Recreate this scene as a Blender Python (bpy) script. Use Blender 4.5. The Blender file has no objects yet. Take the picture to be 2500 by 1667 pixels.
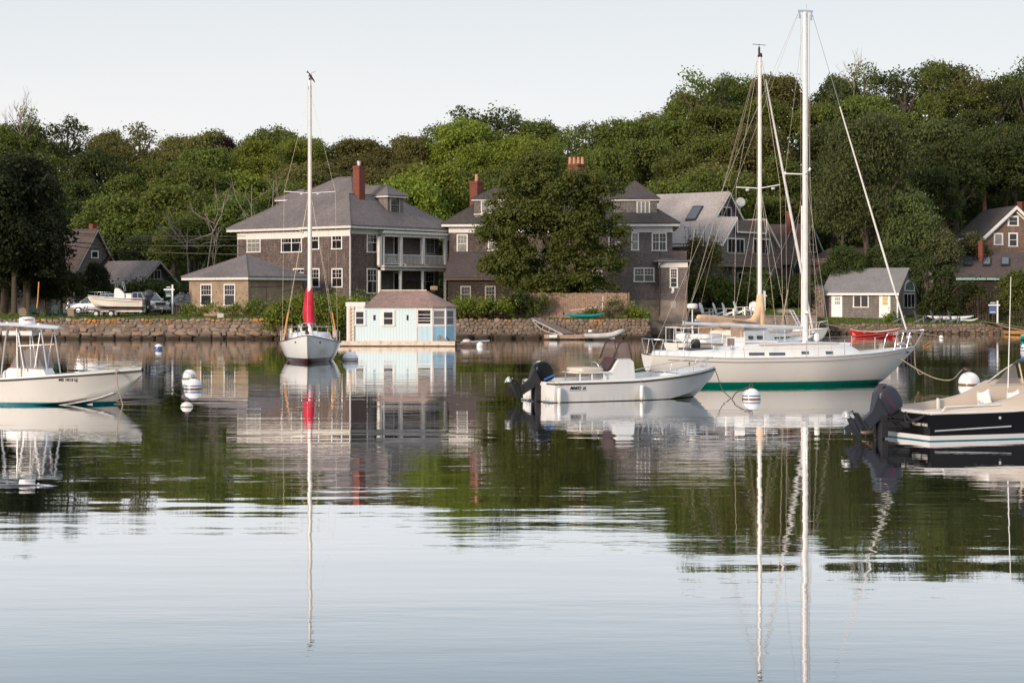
import bpy, bmesh, math, random
import numpy as np
from mathutils import Vector, Matrix
R = math.radians
random.seed(7); rng = np.random.default_rng(7)
S = bpy.context.scene
COL = S.collection

# ---------------------------------------------------------------- camera
F, CX, HZ, EYE = 4500.0, 1250.0, 728.0, 3.2      # focal length in photo pixels, horizon row, eye height (m)
cam_d = bpy.data.cameras.new('camera'); cam = bpy.data.objects.new('camera', cam_d); COL.objects.link(cam)
cam.location = (0, 0, EYE); cam.rotation_euler = (R(90), 0, 0)
cam_d.sensor_width = 36; cam_d.lens = 36 * F / 2500; cam_d.shift_y = (HZ - 833.5) / 2500
cam_d.clip_start = 0.5; cam_d.clip_end = 4000
S.camera = cam

# ---------------------------------------------------------------- world, sun, exposure
SUN_AZ = Vector((-0.62, -0.78, 0)).normalized(); SUN_EL = R(13)
w = bpy.data.worlds.new('World'); S.world = w; w.use_nodes = True
nt = w.node_tree; nt.nodes.clear()
def N(nt, t, **k):
    n = nt.nodes.new(t)
    for a, b in k.items(): setattr(n, a, b)
    return n
sky = N(nt, 'ShaderNodeTexSky', sky_type='NISHITA', sun_disc=False, sun_elevation=SUN_EL,
        sun_rotation=math.atan2(SUN_AZ.x, SUN_AZ.y), air_density=1.0, dust_density=1.6, ozone_density=1.2)
bg = N(nt, 'ShaderNodeBackground'); out = N(nt, 'ShaderNodeOutputWorld')
# thin high summer haze: the clear sky mixed with a pale veil, palest at the horizon and brightened overhead to add fill light
tc = N(nt, 'ShaderNodeTexCoord'); sep = N(nt, 'ShaderNodeSeparateXYZ'); nt.links.new(tc.outputs['Generated'], sep.inputs[0])
ramp = N(nt, 'ShaderNodeValToRGB'); nt.links.new(sep.outputs['Z'], ramp.inputs[0])
e = ramp.color_ramp.elements
e[0].position = 0.0; e[0].color = (0.87, 0.85, 0.84, 1)
e[1].position = 1.0; e[1].color = (0.74, 0.80, 0.88, 1)
a = e.new(0.09); a.color = (0.835, 0.84, 0.85, 1)
a = e.new(0.16); a.color = (0.735, 0.765, 0.785, 1)
a = e.new(0.21); a.color = (0.51, 0.60, 0.68, 1)
a = e.new(0.36); a.color = (0.64, 0.70, 0.77, 1)
veil = N(nt, 'ShaderNodeBackground')
cm = N(nt, 'ShaderNodeMapping'); cm.inputs['Scale'].default_value = (1.2, 1.2, 7); nt.links.new(tc.outputs['Generated'], cm.inputs[0])
cn = N(nt, 'ShaderNodeTexNoise'); cn.inputs['Scale'].default_value = 1.6; cn.inputs['Detail'].default_value = 5; nt.links.new(cm.outputs[0], cn.inputs['Vector'])
cr = N(nt, 'ShaderNodeValToRGB'); cr.color_ramp.elements[0].position = .35; cr.color_ramp.elements[1].position = .72
cr.color_ramp.elements[0].color = (.965, .975, .985, 1); cr.color_ramp.elements[1].color = (1.03, 1.0, .995, 1); nt.links.new(cn.outputs[0], cr.inputs[0])
cmul = N(nt, 'ShaderNodeMix', data_type='RGBA', blend_type='MULTIPLY'); cmul.inputs[0].default_value = 1; nt.links.new(ramp.outputs[0], cmul.inputs[6]); nt.links.new(cr.outputs[0], cmul.inputs[7]); nt.links.new(cmul.outputs[2], veil.inputs[0]); veil.inputs[1].default_value = 1.08
nt.links.new(sky.outputs[0], bg.inputs[0]); bg.inputs[1].default_value = 0.12
mx = N(nt, 'ShaderNodeMixShader'); mx.inputs[0].default_value = 0.88
nt.links.new(bg.outputs[0], mx.inputs[1]); nt.links.new(veil.outputs[0], mx.inputs[2])
nt.links.new(mx.outputs[0], out.inputs[0])
sun_d = bpy.data.lights.new('sun', 'SUN'); sun = bpy.data.objects.new('sun', sun_d); COL.objects.link(sun)
sun_d.energy = 3.3; sun_d.angle = R(10); sun_d.color = (1.0, 0.82, 0.66)
sd = Vector((SUN_AZ.x * math.cos(SUN_EL), SUN_AZ.y * math.cos(SUN_EL), math.sin(SUN_EL)))
sun.rotation_euler = sd.to_track_quat('Z', 'Y').to_euler()
sun.location = (-60, -60, 60)
vs = S.view_settings; vs.view_transform = 'Standard'; vs.look = 'None'; vs.gamma = 1; vs.exposure = 0.10; vs.use_curve_mapping = False
S.render.engine = 'CYCLES'; cy = S.cycles
cy.max_bounces = 6; cy.diffuse_bounces = 2; cy.glossy_bounces = 3; cy.transmission_bounces = 4; cy.transparent_max_bounces = 8
cy.use_denoising = True; cy.caustics_reflective = False; cy.caustics_refractive = False

# ---------------------------------------------------------------- from photo position and distance to place
def PX(px, Y): return (px - CX) * Y / F
def PZ(py, Y): return EYE + (HZ - py) * Y / F
def P(px, py, Y): return Vector((PX(px, Y), Y, PZ(py, Y)))
def YW(py): return F * EYE / (py - HZ)            # distance of a point on the water
ORG = {}
def org(o):
    while o is not None:
        if o.name in ORG: return ORG[o.name]
        o = o.parent
    return Vector((0, 0, 0))

# ---------------------------------------------------------------- mesh collector
class MB:
    def __init__(s): s.v = []; s.f = []
    def add(s, vs, fs):
        n = len(s.v); s.v += [Vector(v) for v in vs]; s.f += [tuple(i + n for i in f) for f in fs]; return s
    def box(s, x0, x1, y0, y1, z0, z1):
        return s.add([(x0,y0,z0),(x1,y0,z0),(x1,y1,z0),(x0,y1,z0),(x0,y0,z1),(x1,y0,z1),(x1,y1,z1),(x0,y1,z1)],
                     [(0,3,2,1),(4,5,6,7),(0,1,5,4),(1,2,6,5),(2,3,7,6),(3,0,4,7)])
    def poly(s, pts): return s.add(pts, [tuple(range(len(pts)))])
    def prism(s, pts, ext):
        n = len(pts); pts = [Vector(p) for p in pts]; e = Vector(ext)
        fs = [tuple(range(n))[::-1], tuple(range(n, 2*n))] + [(i, (i+1) % n, n + (i+1) % n, n + i) for i in range(n)]
        return s.add(pts + [p + e for p in pts], fs)
    def tube(s, pts, r, n=8, cap=True):
        pts = [Vector(p) for p in pts]; k = len(pts)
        rr = r if isinstance(r, (list, tuple)) else [r] * k
        vs = []; up = None
        for i in range(k):
            d = (pts[min(i+1, k-1)] - pts[max(i-1, 0)])
            d = d.normalized() if d.length > 1e-9 else Vector((0,0,1))
            if up is None: up = Vector((0,0,1)) if abs(d.z) < .9 else Vector((1,0,0))
            a = d.cross(up); a = a.normalized() if a.length > 1e-6 else Vector((1,0,0)); b = a.cross(d).normalized(); up = b
            vs += [pts[i] + (a * math.cos(2*math.pi*j/n) + b * math.sin(2*math.pi*j/n)) * rr[i] for j in range(n)]
        fs = [(i*n+j, i*n+(j+1) % n, (i+1)*n+(j+1) % n, (i+1)*n+j) for i in range(k-1) for j in range(n)]
        if cap: fs += [tuple(range(n))[::-1], tuple((k-1)*n + j for j in range(n))]
        return s.add(vs, fs)
    def lathe(s, prof, c=(0,0,0), n=20):
        c = Vector(c); vs = []; k = len(prof)
        for (r, z) in prof: vs += [c + Vector((r*math.cos(2*math.pi*j/n), r*math.sin(2*math.pi*j/n), z)) for j in range(n)]
        fs = [(i*n+j, i*n+(j+1) % n, (i+1)*n+(j+1) % n, (i+1)*n+j) for i in range(k-1) for j in range(n)]
        fs += [tuple(range(n))[::-1], tuple((k-1)*n + j for j in range(n))]
        return s.add(vs, fs)
    def sup(s, c, r, e1=1.0, e2=1.0, n=16, m=10):
        c = Vector(c); sg = lambda a, p: math.copysign(abs(a)**p, a); vs = []
        for i in range(m+1):
            ph = -math.pi/2 + math.pi*i/m
            for j in range(n):
                th = 2*math.pi*j/n
                vs.append(c + Vector((r[0]*sg(math.cos(ph), e1)*sg(math.cos(th), e2), r[1]*sg(math.cos(ph), e1)*sg(math.sin(th), e2), r[2]*sg(math.sin(ph), e1))))
        fs = [(i*n+j, i*n+(j+1) % n, (i+1)*n+(j+1) % n, (i+1)*n+j) for i in range(m) for j in range(n)]
        return s.add(vs, fs)
    def loft(s, rings, caps=True, closed=True):
        n = len(rings[0]); k = len(rings); vs = [p for r in rings for p in r]
        fs = [(i*n+j, i*n+(j+1) % n, (i+1)*n+(j+1) % n, (i+1)*n+j) for i in range(k-1) for j in range(n if closed else n-1)]
        if caps: fs += [tuple(range(n))[::-1], tuple((k-1)*n + j for j in range(n))]
        return s.add(vs, fs)
    def xf(s, M, start=0):
        s.v = s.v[:start] + [M @ v for v in s.v[start:]]; return s
    def mesh(s, name, mat, smooth=None, off=None):
        me = bpy.data.meshes.new(name)
        off = off or Vector((0,0,0))
        me.from_pydata([tuple(v - off) for v in s.v], [], s.f); me.update()
        if len(s.f) < 60000: boxuv(me, off)
        bm = bmesh.new(); bm.from_mesh(me)
        bmesh.ops.recalc_face_normals(bm, faces=bm.faces); bm.to_mesh(me); bm.free()
        if isinstance(mat, (list, tuple)):
            for m in mat: me.materials.append(m)
        elif mat: me.materials.append(mat)
        if smooth is not None:
            me.shade_smooth(); me.set_sharp_from_angle(angle=R(smooth))
        return me
    def build(s, name, mat, parent=None, smooth=None):
        o = bpy.data.objects.new(name, s.mesh(name, mat, smooth, org(parent)))
        COL.objects.link(o)
        if parent is not None: o.parent = parent
        return o
def boxuv(me, off):
    n = len(me.polygons)
    if n == 0: return
    co = np.empty(len(me.vertices)*3); me.vertices.foreach_get('co', co); co = co.reshape(-1, 3) + np.array(off)
    no = np.empty(n*3); me.polygons.foreach_get('normal', no); no = no.reshape(-1, 3)
    lt = np.empty(n, int); me.polygons.foreach_get('loop_total', lt)
    li = np.empty(len(me.loops), int); me.loops.foreach_get('vertex_index', li)
    nl = np.repeat(no, lt, axis=0); p = co[li]
    t = np.stack([-nl[:,1], nl[:,0], np.zeros(len(nl))], 1); ln = np.linalg.norm(t, axis=1)
    flat = ln < .05; t[flat] = (1,0,0); ln[flat] = 1; t /= ln[:,None]
    flip = t[:,0] < 0; t[flip] *= -1
    b = np.cross(nl, t); b[b[:,2] < 0] *= -1; b[flat] = (0,1,0)
    uv = np.stack([(p*t).sum(1), (p*b).sum(1)], 1)
    l = me.uv_layers.new(name='UVMap'); l.data.foreach_set('uv', uv.astype(np.float32).ravel())

def thing(name, label, cat, loc=(0,0,0), rz=0, group=None, world=False):
    o = bpy.data.objects.new(name, None); COL.objects.link(o); o.empty_display_size = .2
    o.location = loc; o.rotation_euler = (0,0,rz); o['label'] = label; o['category'] = cat
    if group: o['group'] = group
    if world: ORG[o.name] = Vector(loc)
    return o
def tag(o, label, cat, group=None):
    o['label'] = label; o['category'] = cat
    if group: o['group'] = group
    return o
def solo(mb, name, label, cat, mat, base, group=None, smooth=None):
    """a thing that is one mesh given in world coordinates, its origin at its base"""
    o = bpy.data.objects.new(name, mb.mesh(name, mat, smooth, Vector(base))); COL.objects.link(o); o.location = base
    return tag(o, label, cat, group)
def kids(o): return [c for c in COL.objects if c.parent == o]
def copy_tree(o, loc=None, rz=None, label=None, group=None, scale=None, parent=None, children=None):
    c = o.copy(); COL.objects.link(c); c.parent = parent
    if loc is not None: c.location = loc
    if rz is not None: c.rotation_euler = (0,0,rz)
    if scale is not None: c.scale = scale if isinstance(scale, (tuple, list)) else (scale,)*3
    if label: c['label'] = label
    if group: c['group'] = group
    for k in (o.children if children is None else children): copy_tree(k, parent=c)
    return c

# ---------------------------------------------------------------- materials
def mat(name, col, rough=.6, metal=0.0, spec=.5, noise=0.0, nscale=3.0, bump=0.0, bscale=20.0, coat=0.0, coord='Object', col2=None, sheen=0):
    m = bpy.data.materials.new(name); m.use_nodes = True; t = m.node_tree; b = t.nodes['Principled BSDF']
    b.inputs['Base Color'].default_value = (*col, 1); b.inputs['Roughness'].default_value = rough
    b.inputs['Metallic'].default_value = metal; b.inputs['Specular IOR Level'].default_value = spec; b.inputs['Coat Weight'].default_value = coat
    if noise or bump or col2:
        tc = N(t, 'ShaderNodeTexCoord')
    if noise or col2:
        nz = N(t, 'ShaderNodeTexNoise'); nz.inputs['Scale'].default_value = nscale; nz.inputs['Detail'].default_value = 6; nz.inputs['Roughness'].default_value = .65
        t.links.new(tc.outputs[coord], nz.inputs['Vector'])
        rp = N(t, 'ShaderNodeValToRGB'); rp.color_ramp.elements[0].position = .35; rp.color_ramp.elements[1].position = .65
        c2 = col2 or tuple(c*(1-noise) for c in col)
        rp.color_ramp.elements[0].color = (*c2, 1); rp.color_ramp.elements[1].color = (*(col if col2 else tuple(min(1, c*(1+noise*.6)) for c in col)), 1)
        t.links.new(nz.outputs[0], rp.inputs[0]); t.links.new(rp.outputs[0], b.inputs['Base Color'])
    if bump:
        n2 = N(t, 'ShaderNodeTexNoise'); n2.inputs['Scale'].default_value = bscale; n2.inputs['Detail'].default_value = 4
        t.links.new(tc.outputs[coord], n2.inputs['Vector'])
        bp = N(t, 'ShaderNodeBump'); bp.inputs['Strength'].default_value = bump; bp.inputs['Distance'].default_value = .02
        t.links.new(n2.outputs[0], bp.inputs['Height']); t.links.new(bp.outputs[0], b.inputs['Normal'])
    return m
def mixc(t, fac, a, b, mode='MIX'):
    n = N(t, 'ShaderNodeMix', data_type='RGBA', blend_type=mode)
    for s, v in ((0, fac), (6, a), (7, b)):
        if hasattr(v, 'links'): t.links.new(v, n.inputs[s])
        elif isinstance(v, (int, float)): n.inputs[s].default_value = v
        else: n.inputs[s].default_value = (*v, 1)
    return n.outputs[2]
def noise(t, vec, scale, detail=4, rough=.6):
    n = N(t, 'ShaderNodeTexNoise'); n.inputs['Scale'].default_value = scale; n.inputs['Detail'].default_value = detail; n.inputs['Roughness'].default_value = rough
    if vec is not None: t.links.new(vec, n.inputs['Vector'])
    return n.outputs[0]
def ramp2(t, fac, p0, p1, c0=(0,0,0), c1=(1,1,1)):
    n = N(t, 'ShaderNodeValToRGB'); n.color_ramp.elements[0].position = p0; n.color_ramp.elements[1].position = p1
    n.color_ramp.elements[0].color = (*c0, 1); n.color_ramp.elements[1].color = (*c1, 1); t.links.new(fac, n.inputs[0]); return n.outputs[0]
def scalev(t, vec, s):
    n = N(t, 'ShaderNodeMapping'); n.inputs['Scale'].default_value = s; t.links.new(vec, n.inputs['Vector']); return n.outputs[0]
def courses(name, c1, c2, row=.14, width=.15, stain=(.05,.04,.035), stain_amt=.5, gap=.012, rough=.9, bump=.6, light=None, light_amt=.3, dark_joint=.35):
    """shingles / bricks laid in courses, from the metre-true UVs"""
    m = bpy.data.materials.new(name); m.use_nodes = True; t = m.node_tree; b = t.nodes['Principled BSDF']
    uv = N(t, 'ShaderNodeTexCoord').outputs['UV']
    br = N(t, 'ShaderNodeTexBrick'); br.offset = .5; br.inputs['Scale'].default_value = 1
    br.inputs['Brick Width'].default_value = width; br.inputs['Row Height'].default_value = row; br.inputs['Mortar Size'].default_value = gap
    br.inputs['Mortar Smooth'].default_value = .3; br.inputs['Bias'].default_value = 0
    br.inputs['Color1'].default_value = (*c1, 1); br.inputs['Color2'].default_value = (*c2, 1); br.inputs['Mortar'].default_value = (*[x*dark_joint for x in c2], 1)
    t.links.new(uv, br.inputs['Vector'])
    g = N(t, 'ShaderNodeNewGeometry').outputs['Position']
    col = br.outputs['Color']
    st = ramp2(t, noise(t, g, .35, 6, .7), .42, .7)
    mfac = N(t, 'ShaderNodeMath', operation='MULTIPLY'); t.links.new(st, mfac.inputs[0]); mfac.inputs[1].default_value = stain_amt
    col = mixc(t, mfac.outputs[0], col, stain)
    if light:
        st2 = ramp2(t, noise(t, scalev(t, g, (2.2, 2.2, .7)), 1.6, 6, .75), .5, .72)
        m2 = N(t, 'ShaderNodeMath', operation='MULTIPLY'); t.links.new(st2, m2.inputs[0]); m2.inputs[1].default_value = light_amt
        col = mixc(t, m2.outputs[0], col, light)
    # uneven single pieces
    v = noise(t, scalev(t, uv, (1/width, 1/row, 1)), 1.3, 2, .5)
    col = mixc(t, .55, col, ramp2(t, v, .3, .7, (.45,.45,.45), (1,1,1)), 'MULTIPLY')
    t.links.new(col, b.inputs['Base Color']); b.inputs['Roughness'].default_value = rough; b.inputs['Specular IOR Level'].default_value = .25
    bp = N(t, 'ShaderNodeBump'); bp.inputs['Strength'].default_value = bump; bp.inputs['Distance'].default_value = .02
    # each course laps over the one below
    s2 = N(t, 'ShaderNodeSeparateXYZ'); t.links.new(uv, s2.inputs[0])
    md = N(t, 'ShaderNodeMath', operation='FRACT'); dv = N(t, 'ShaderNodeMath', operation='DIVIDE'); t.links.new(s2.outputs[1], dv.inputs[0]); dv.inputs[1].default_value = row
    t.links.new(dv.outputs[0], md.inputs[0])
    sb = N(t, 'ShaderNodeMath', operation='SUBTRACT'); sb.inputs[0].default_value = 1; t.links.new(md.outputs[0], sb.inputs[1])
    sb2 = N(t, 'ShaderNodeMath', operation='SUBTRACT'); t.links.new(sb.outputs[0], sb2.inputs[0]); t.links.new(br.outputs['Fac'], sb2.inputs[1])
    t.links.new(sb2.outputs[0], bp.inputs['Height']); t.links.new(bp.outputs[0], b.inputs['Normal'])
    return m
def paint(name, col, dirt=(.25,.2,.15), amt=.35, rough=.45, scale=1.5, streak=True):
    """paint with weather stains that run down"""
    m = bpy.data.materials.new(name); m.use_nodes = True; t = m.node_tree; b = t.nodes['Principled BSDF']
    g = N(t, 'ShaderNodeTexCoord').outputs['Object']
    f = ramp2(t, noise(t, scalev(t, g, (3, 3, .6) if streak else (1.5,1.5,1.5)), scale, 7, .75), .48, .78)
    mm = N(t, 'ShaderNodeMath', operation='MULTIPLY'); t.links.new(f, mm.inputs[0]); mm.inputs[1].default_value = amt
    t.links.new(mixc(t, mm.outputs[0], col, dirt), b.inputs['Base Color']); b.inputs['Roughness'].default_value = rough
    return m
def leafmat(name, c1, c2, c3=None, trans=.38):
    m = bpy.data.materials.new(name); m.use_nodes = True; t = m.node_tree; t.nodes.clear()
    oi = N(t, 'ShaderNodeObjectInfo'); g = N(t, 'ShaderNodeNewGeometry'); tcn = N(t, 'ShaderNodeTexCoord')
    f = ramp2(t, noise(t, tcn.outputs['Object'], .9, 3, .6), .35, .65)
    col = mixc(t, f, c1, c2)
    hs = N(t, 'ShaderNodeHueSaturation'); t.links.new(col, hs.inputs['Color'])
    mr = N(t, 'ShaderNodeMapRange'); t.links.new(oi.outputs['Random'], mr.inputs[0]); mr.inputs[3].default_value = .8; mr.inputs[4].default_value = 1.25
    t.links.new(mr.outputs[0], hs.inputs['Value'])
    mr2 = N(t, 'ShaderNodeMapRange'); t.links.new(oi.outputs['Random'], mr2.inputs[0]); mr2.inputs[3].default_value = .485; mr2.inputs[4].default_value = .512
    t.links.new(mr2.outputs[0], hs.inputs['Hue'])
    c = hs.outputs[0]
    # single leaves differ
    v = ramp2(t, g.outputs['Random Per Island'], 0, 1, (.62,.62,.62), (1.3,1.3,1.3))
    c = mixc(t, 1.0, c, v, 'MULTIPLY')
    if c3:
        sp = ramp2(t, g.outputs['Random Per Island'], .86, .9); c = mixc(t, sp, c, c3)
    d = N(t, 'ShaderNodeBsdfPrincipled'); t.links.new(c, d.inputs['Base Color']); d.inputs['Roughness'].default_value = .65; d.inputs['Specular IOR Level'].default_value = .25
    tr = N(t, 'ShaderNodeBsdfTranslucent'); t.links.new(c, tr.inputs['Color'])
    mx = N(t, 'ShaderNodeMixShader'); mx.inputs[0].default_value = trans; o = N(t, 'ShaderNodeOutputMaterial')
    t.links.new(d.outputs[0], mx.inputs[1]); t.links.new(tr.outputs[0], mx.inputs[2]); t.links.new(mx.outputs[0], o.inputs[0])
    return m
def glassmat(name, tint, alpha=.35, rough=.03):
    """thin clear sheet: reflection over a see-through tint"""
    m = bpy.data.materials.new(name); m.use_nodes = True; t = m.node_tree; t.nodes.clear()
    tr = N(t, 'ShaderNodeBsdfTransparent'); tr.inputs[0].default_value = (*tint, 1)
    p = N(t, 'ShaderNodeBsdfPrincipled'); p.inputs['Base Color'].default_value = (*tint, 1); p.inputs['Roughness'].default_value = rough
    mx = N(t, 'ShaderNodeMixShader'); mx.inputs[0].default_value = alpha; o = N(t, 'ShaderNodeOutputMaterial')
    t.links.new(tr.outputs[0], mx.inputs[1]); t.links.new(p.outputs[0], mx.inputs[2]); t.links.new(mx.outputs[0], o.inputs[0]); return m

M = {}
M['shingle_brown'] = courses('shingle_brown', (.23,.175,.158), (.14,.106,.096), stain=(.07,.052,.05), light=(.38,.32,.295), light_amt=.55)
M['shingle_sunlit'] = courses('shingle_sunlit', (.36,.235,.18), (.24,.155,.125), stain=(.16,.11,.09), light=(.5,.38,.31), light_amt=.4)  # brown shingles with direct sunlight put into the colour
M['shingle_grey'] = courses('shingle_grey', (.30,.25,.24), (.20,.165,.158), stain=(.08,.068,.062), light=(.33,.31,.30), light_amt=.4)
M['shingle_dark'] = courses('shingle_dark', (.095,.07,.062), (.055,.042,.038), stain=(.03,.024,.02), light=(.15,.12,.105), light_amt=.3)
M['shingle_pale'] = courses('shingle_pale', (.34,.30,.28), (.24,.21,.20), stain=(.14,.12,.11), light=(.45,.42,.4), light_amt=.4)
M['roof_grey'] = courses('roof_grey', (.265,.225,.22), (.20,.172,.170), row=.14, width=.3, stain=(.09,.082,.08), gap=.008, bump=.35, dark_joint=.7, light=(.24,.225,.22), light_amt=.35)
M['roof_cottage'] = courses('roof_cottage', (.34,.315,.305), (.28,.26,.255), row=.14, width=.3, stain=(.2,.17,.16), gap=.008, bump=.3, dark_joint=.8, light=(.40,.38,.37), light_amt=.4)
M['roof_dark'] = courses('roof_dark', (.115,.10,.102), (.080,.070,.072), row=.14, width=.3, stain=(.12,.09,.05), stain_amt=.35, gap=.008, bump=.35, dark_joint=.7)
M['roof_pale'] = courses('roof_pale', (.47,.43,.42), (.40,.36,.35), row=.14, width=.3, stain=(.25,.19,.16), gap=.008, bump=.3, dark_joint=.8, light=(.44,.42,.41), light_amt=.4)
M['roof_brown'] = courses('roof_brown', (.15,.108,.10), (.105,.078,.072), row=.14, width=.3, stain=(.07,.055,.05), gap=.008, bump=.35, dark_joint=.7)
M['roof_rust'] = courses('roof_rust', (.42,.27,.225), (.33,.225,.20), row=.16, width=.3, stain=(.15,.13,.12), stain_amt=.6, gap=.008, bump=.35, dark_joint=.75, light=(.38,.24,.2), light_amt=.4)
M['brick'] = courses('brick', (.27,.095,.065), (.19,.065,.05), row=.075, width=.22, stain=(.16,.05,.04), gap=.008, bump=.4, light=(.36,.12,.08), light_amt=.4, dark_joint=1.2)
M['stucco'] = mat('stucco', (.34,.255,.185), .95, noise=.25, nscale=1.2, bump=.6, bscale=14, spec=.2)
M['concrete'] = mat('concrete', (.28,.23,.20), .95, noise=.35, nscale=1.0, bump=.5, bscale=9, spec=.2)
M['trim'] = paint('trim', (.80,.78,.76), (.30,.24,.19), .35)
M['trim_old'] = paint('trim_old', (.76,.73,.70), (.24,.17,.12), .7, scale=2.6)
M['trim_green'] = paint('trim_green', (.28,.46,.42), (.15,.2,.18), .35)
M['trim_grey'] = paint('trim_grey', (.33,.31,.30), (.16,.13,.12), .4)
M['wood_grey'] = mat('wood_grey', (.22,.165,.135), .9, noise=.4, nscale=6, bump=.3, bscale=25)
M['wood_red'] = mat('wood_red', (.34,.225,.165), .9, noise=.35, nscale=5, bump=.3, bscale=25)
M['wood_dock'] = mat('wood_dock', (.42,.30,.22), .85, noise=.4, nscale=4, bump=.3, bscale=25)
M['wood_orange'] = mat('wood_orange', (.52,.24,.07), .7, noise=.3, nscale=6)
M['terracotta'] = mat('terracotta', (.55,.27,.18), .8, noise=.2, nscale=4)
M['glass_dark'] = mat('glass_dark', (.018,.018,.022), .06, spec=.6)
M['glass_curtain'] = mat('glass_curtain', (.26,.25,.23), .25, noise=.35, nscale=4, coord='Object')
M['glass_sky'] = mat('glass_sky', (.05,.06,.085), .04, spec=1.0)
M['glass_yellow'] = mat('glass_yellow', (.42,.33,.12), .3)
M['glass_teal'] = mat('glass_teal', (.16,.24,.22), .15)
M['gel'] = paint('gel', (.80,.80,.79), (.55,.48,.38), .30, rough=.22, scale=.9)
M['gel_cool'] = paint('gel_cool', (.78,.79,.81), (.5,.46,.4), .22, rough=.22, scale=.9)
M['cream'] = paint('cream', (.66,.56,.47), (.45,.35,.27), .2, rough=.45, streak=False)
M['steel'] = mat('steel', (.62,.62,.63), .22, metal=1.0)
M['alu'] = mat('alu', (.70,.69,.69), .35, metal=.55, noise=.15, nscale=4)
M['mast_white'] = mat('mast_white', (.82,.79,.77), .35, noise=.12, nscale=2)
M['wire'] = mat('wire', (.52,.45,.38), .5, metal=.3)
M['rope'] = mat('rope', (.42,.33,.24), .9, noise=.3, nscale=30)
M['rope_dark'] = mat('rope_dark', (.08,.07,.06), .9)
M['rope_orange'] = mat('rope_orange', (.75,.33,.07), .7)
M['black'] = mat('black', (.006,.006,.008), .28, spec=.22)
M['black_matt'] = mat('black_matt', (.02,.02,.022), .6)
M['grey_motor'] = mat('grey_motor', (.036,.040,.056), .35, spec=.3)
M['chrome'] = mat('chrome', (.75,.72,.70), .2, metal=.8)
M['blue_decal'] = mat('blue_decal', (.03,.16,.45), .35)
M['red_canvas'] = mat('red_canvas', (.55,.015,.045), .75, noise=.3, nscale=3, bump=.5, bscale=6)
M['peach_canvas'] = mat('peach_canvas', (.78,.52,.33), .85, noise=.15, nscale=3, bump=.6, bscale=5)
M['blue_canvas'] = mat('blue_canvas', (.02,.10,.36), .8, noise=.25, nscale=4)
M['navy_canvas'] = mat('navy_canvas', (.015,.02,.07), .8)
M['maroon'] = mat('maroon', (.055,.022,.022), .6)
M['vinyl'] = glassmat('vinyl', (.52,.50,.51), .36)
M['tint'] = glassmat('tint', (.50,.42,.40), .3)
M['red_paint'] = paint('red_paint', (.62,.025,.02), (.3,.02,.02), .3, rough=.35)
M['teal'] = mat('teal', (.0,.26,.26), .35)
M['white_plastic'] = mat('white_plastic', (.80,.80,.80), .4)
M['rubber_grey'] = mat('rubber_grey', (.55,.53,.52), .55, noise=.2, nscale=2)
M['rubber'] = mat('rubber', (.02,.02,.02), .8)
M['seat_grey'] = mat('seat_grey', (.14,.155,.17), .8, noise=.3, nscale=8)
M['seat_green'] = mat('seat_green', (.01,.04,.035), .7)
M['seat_tan'] = mat('seat_tan', (.36,.27,.21), .7)
M['car_silver'] = mat('car_silver', (.42,.43,.46), .25, metal=.35, coat=.6)
M['car_dark'] = mat('car_dark', (.02,.02,.026), .35, spec=.4)
M['light_glass'] = mat('light_glass', (.6,.6,.6), .1, spec=1)
M['light_red'] = mat('light_red', (.35,.01,.01), .2)
M['orange_plastic'] = mat('orange_plastic', (.75,.32,.05), .4)
M['brown_metal'] = mat('brown_metal', (.09,.05,.04), .5)
M['bark'] = mat('bark', (.085,.065,.052), .95, noise=.4, nscale=4, bump=.8, bscale=8)
M['bark_red'] = mat('bark_red', (.22,.12,.08), .95, noise=.4, nscale=4, bump=.8, bscale=8)
M['bark_pale'] = mat('bark_pale', (.30,.25,.225), .9, noise=.35, nscale=4)
M['sign_blue'] = mat('sign_blue', (.07,.13,.30), .5)
M['sign_teal'] = mat('sign_teal', (.01,.06,.09), .5)
M['leaf_mid'] = leafmat('leaf_mid', (.155,.185,.034), (.105,.135,.029))
M['leaf_bright'] = leafmat('leaf_bright', (.225,.265,.034), (.160,.205,.030))
M['leaf_olive'] = leafmat('leaf_olive', (.170,.165,.044), (.128,.130,.038), (.16,.12,.04))
M['leaf_dark'] = leafmat('leaf_dark', (.076,.095,.024), (.050,.068,.018))
M['leaf_shaded'] = leafmat('leaf_shaded', (.036,.046,.014), (.024,.034,.011))  # leaf green darkened: shade on the left-edge trees is put into the colour
M['leaf_purple'] = leafmat('leaf_purple', (.035,.013,.020), (.022,.009,.014))
M['leaf_maple'] = leafmat('leaf_maple', (.150,.190,.038), (.105,.142,.032), (.14,.13,.03))
M['leaf_hedge'] = leafmat('leaf_hedge', (.23,.29,.035), (.14,.20,.028), (.26,.28,.04))
M['leaf_grey'] = leafmat('leaf_grey', (.120,.145,.046), (.088,.112,.038))
M['leaf_brown'] = leafmat('leaf_brown', (.10,.065,.035), (.06,.045,.025))
M['leaf_lime'] = leafmat('leaf_lime', (.14,.14,.06), (.09,.10,.04))
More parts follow.
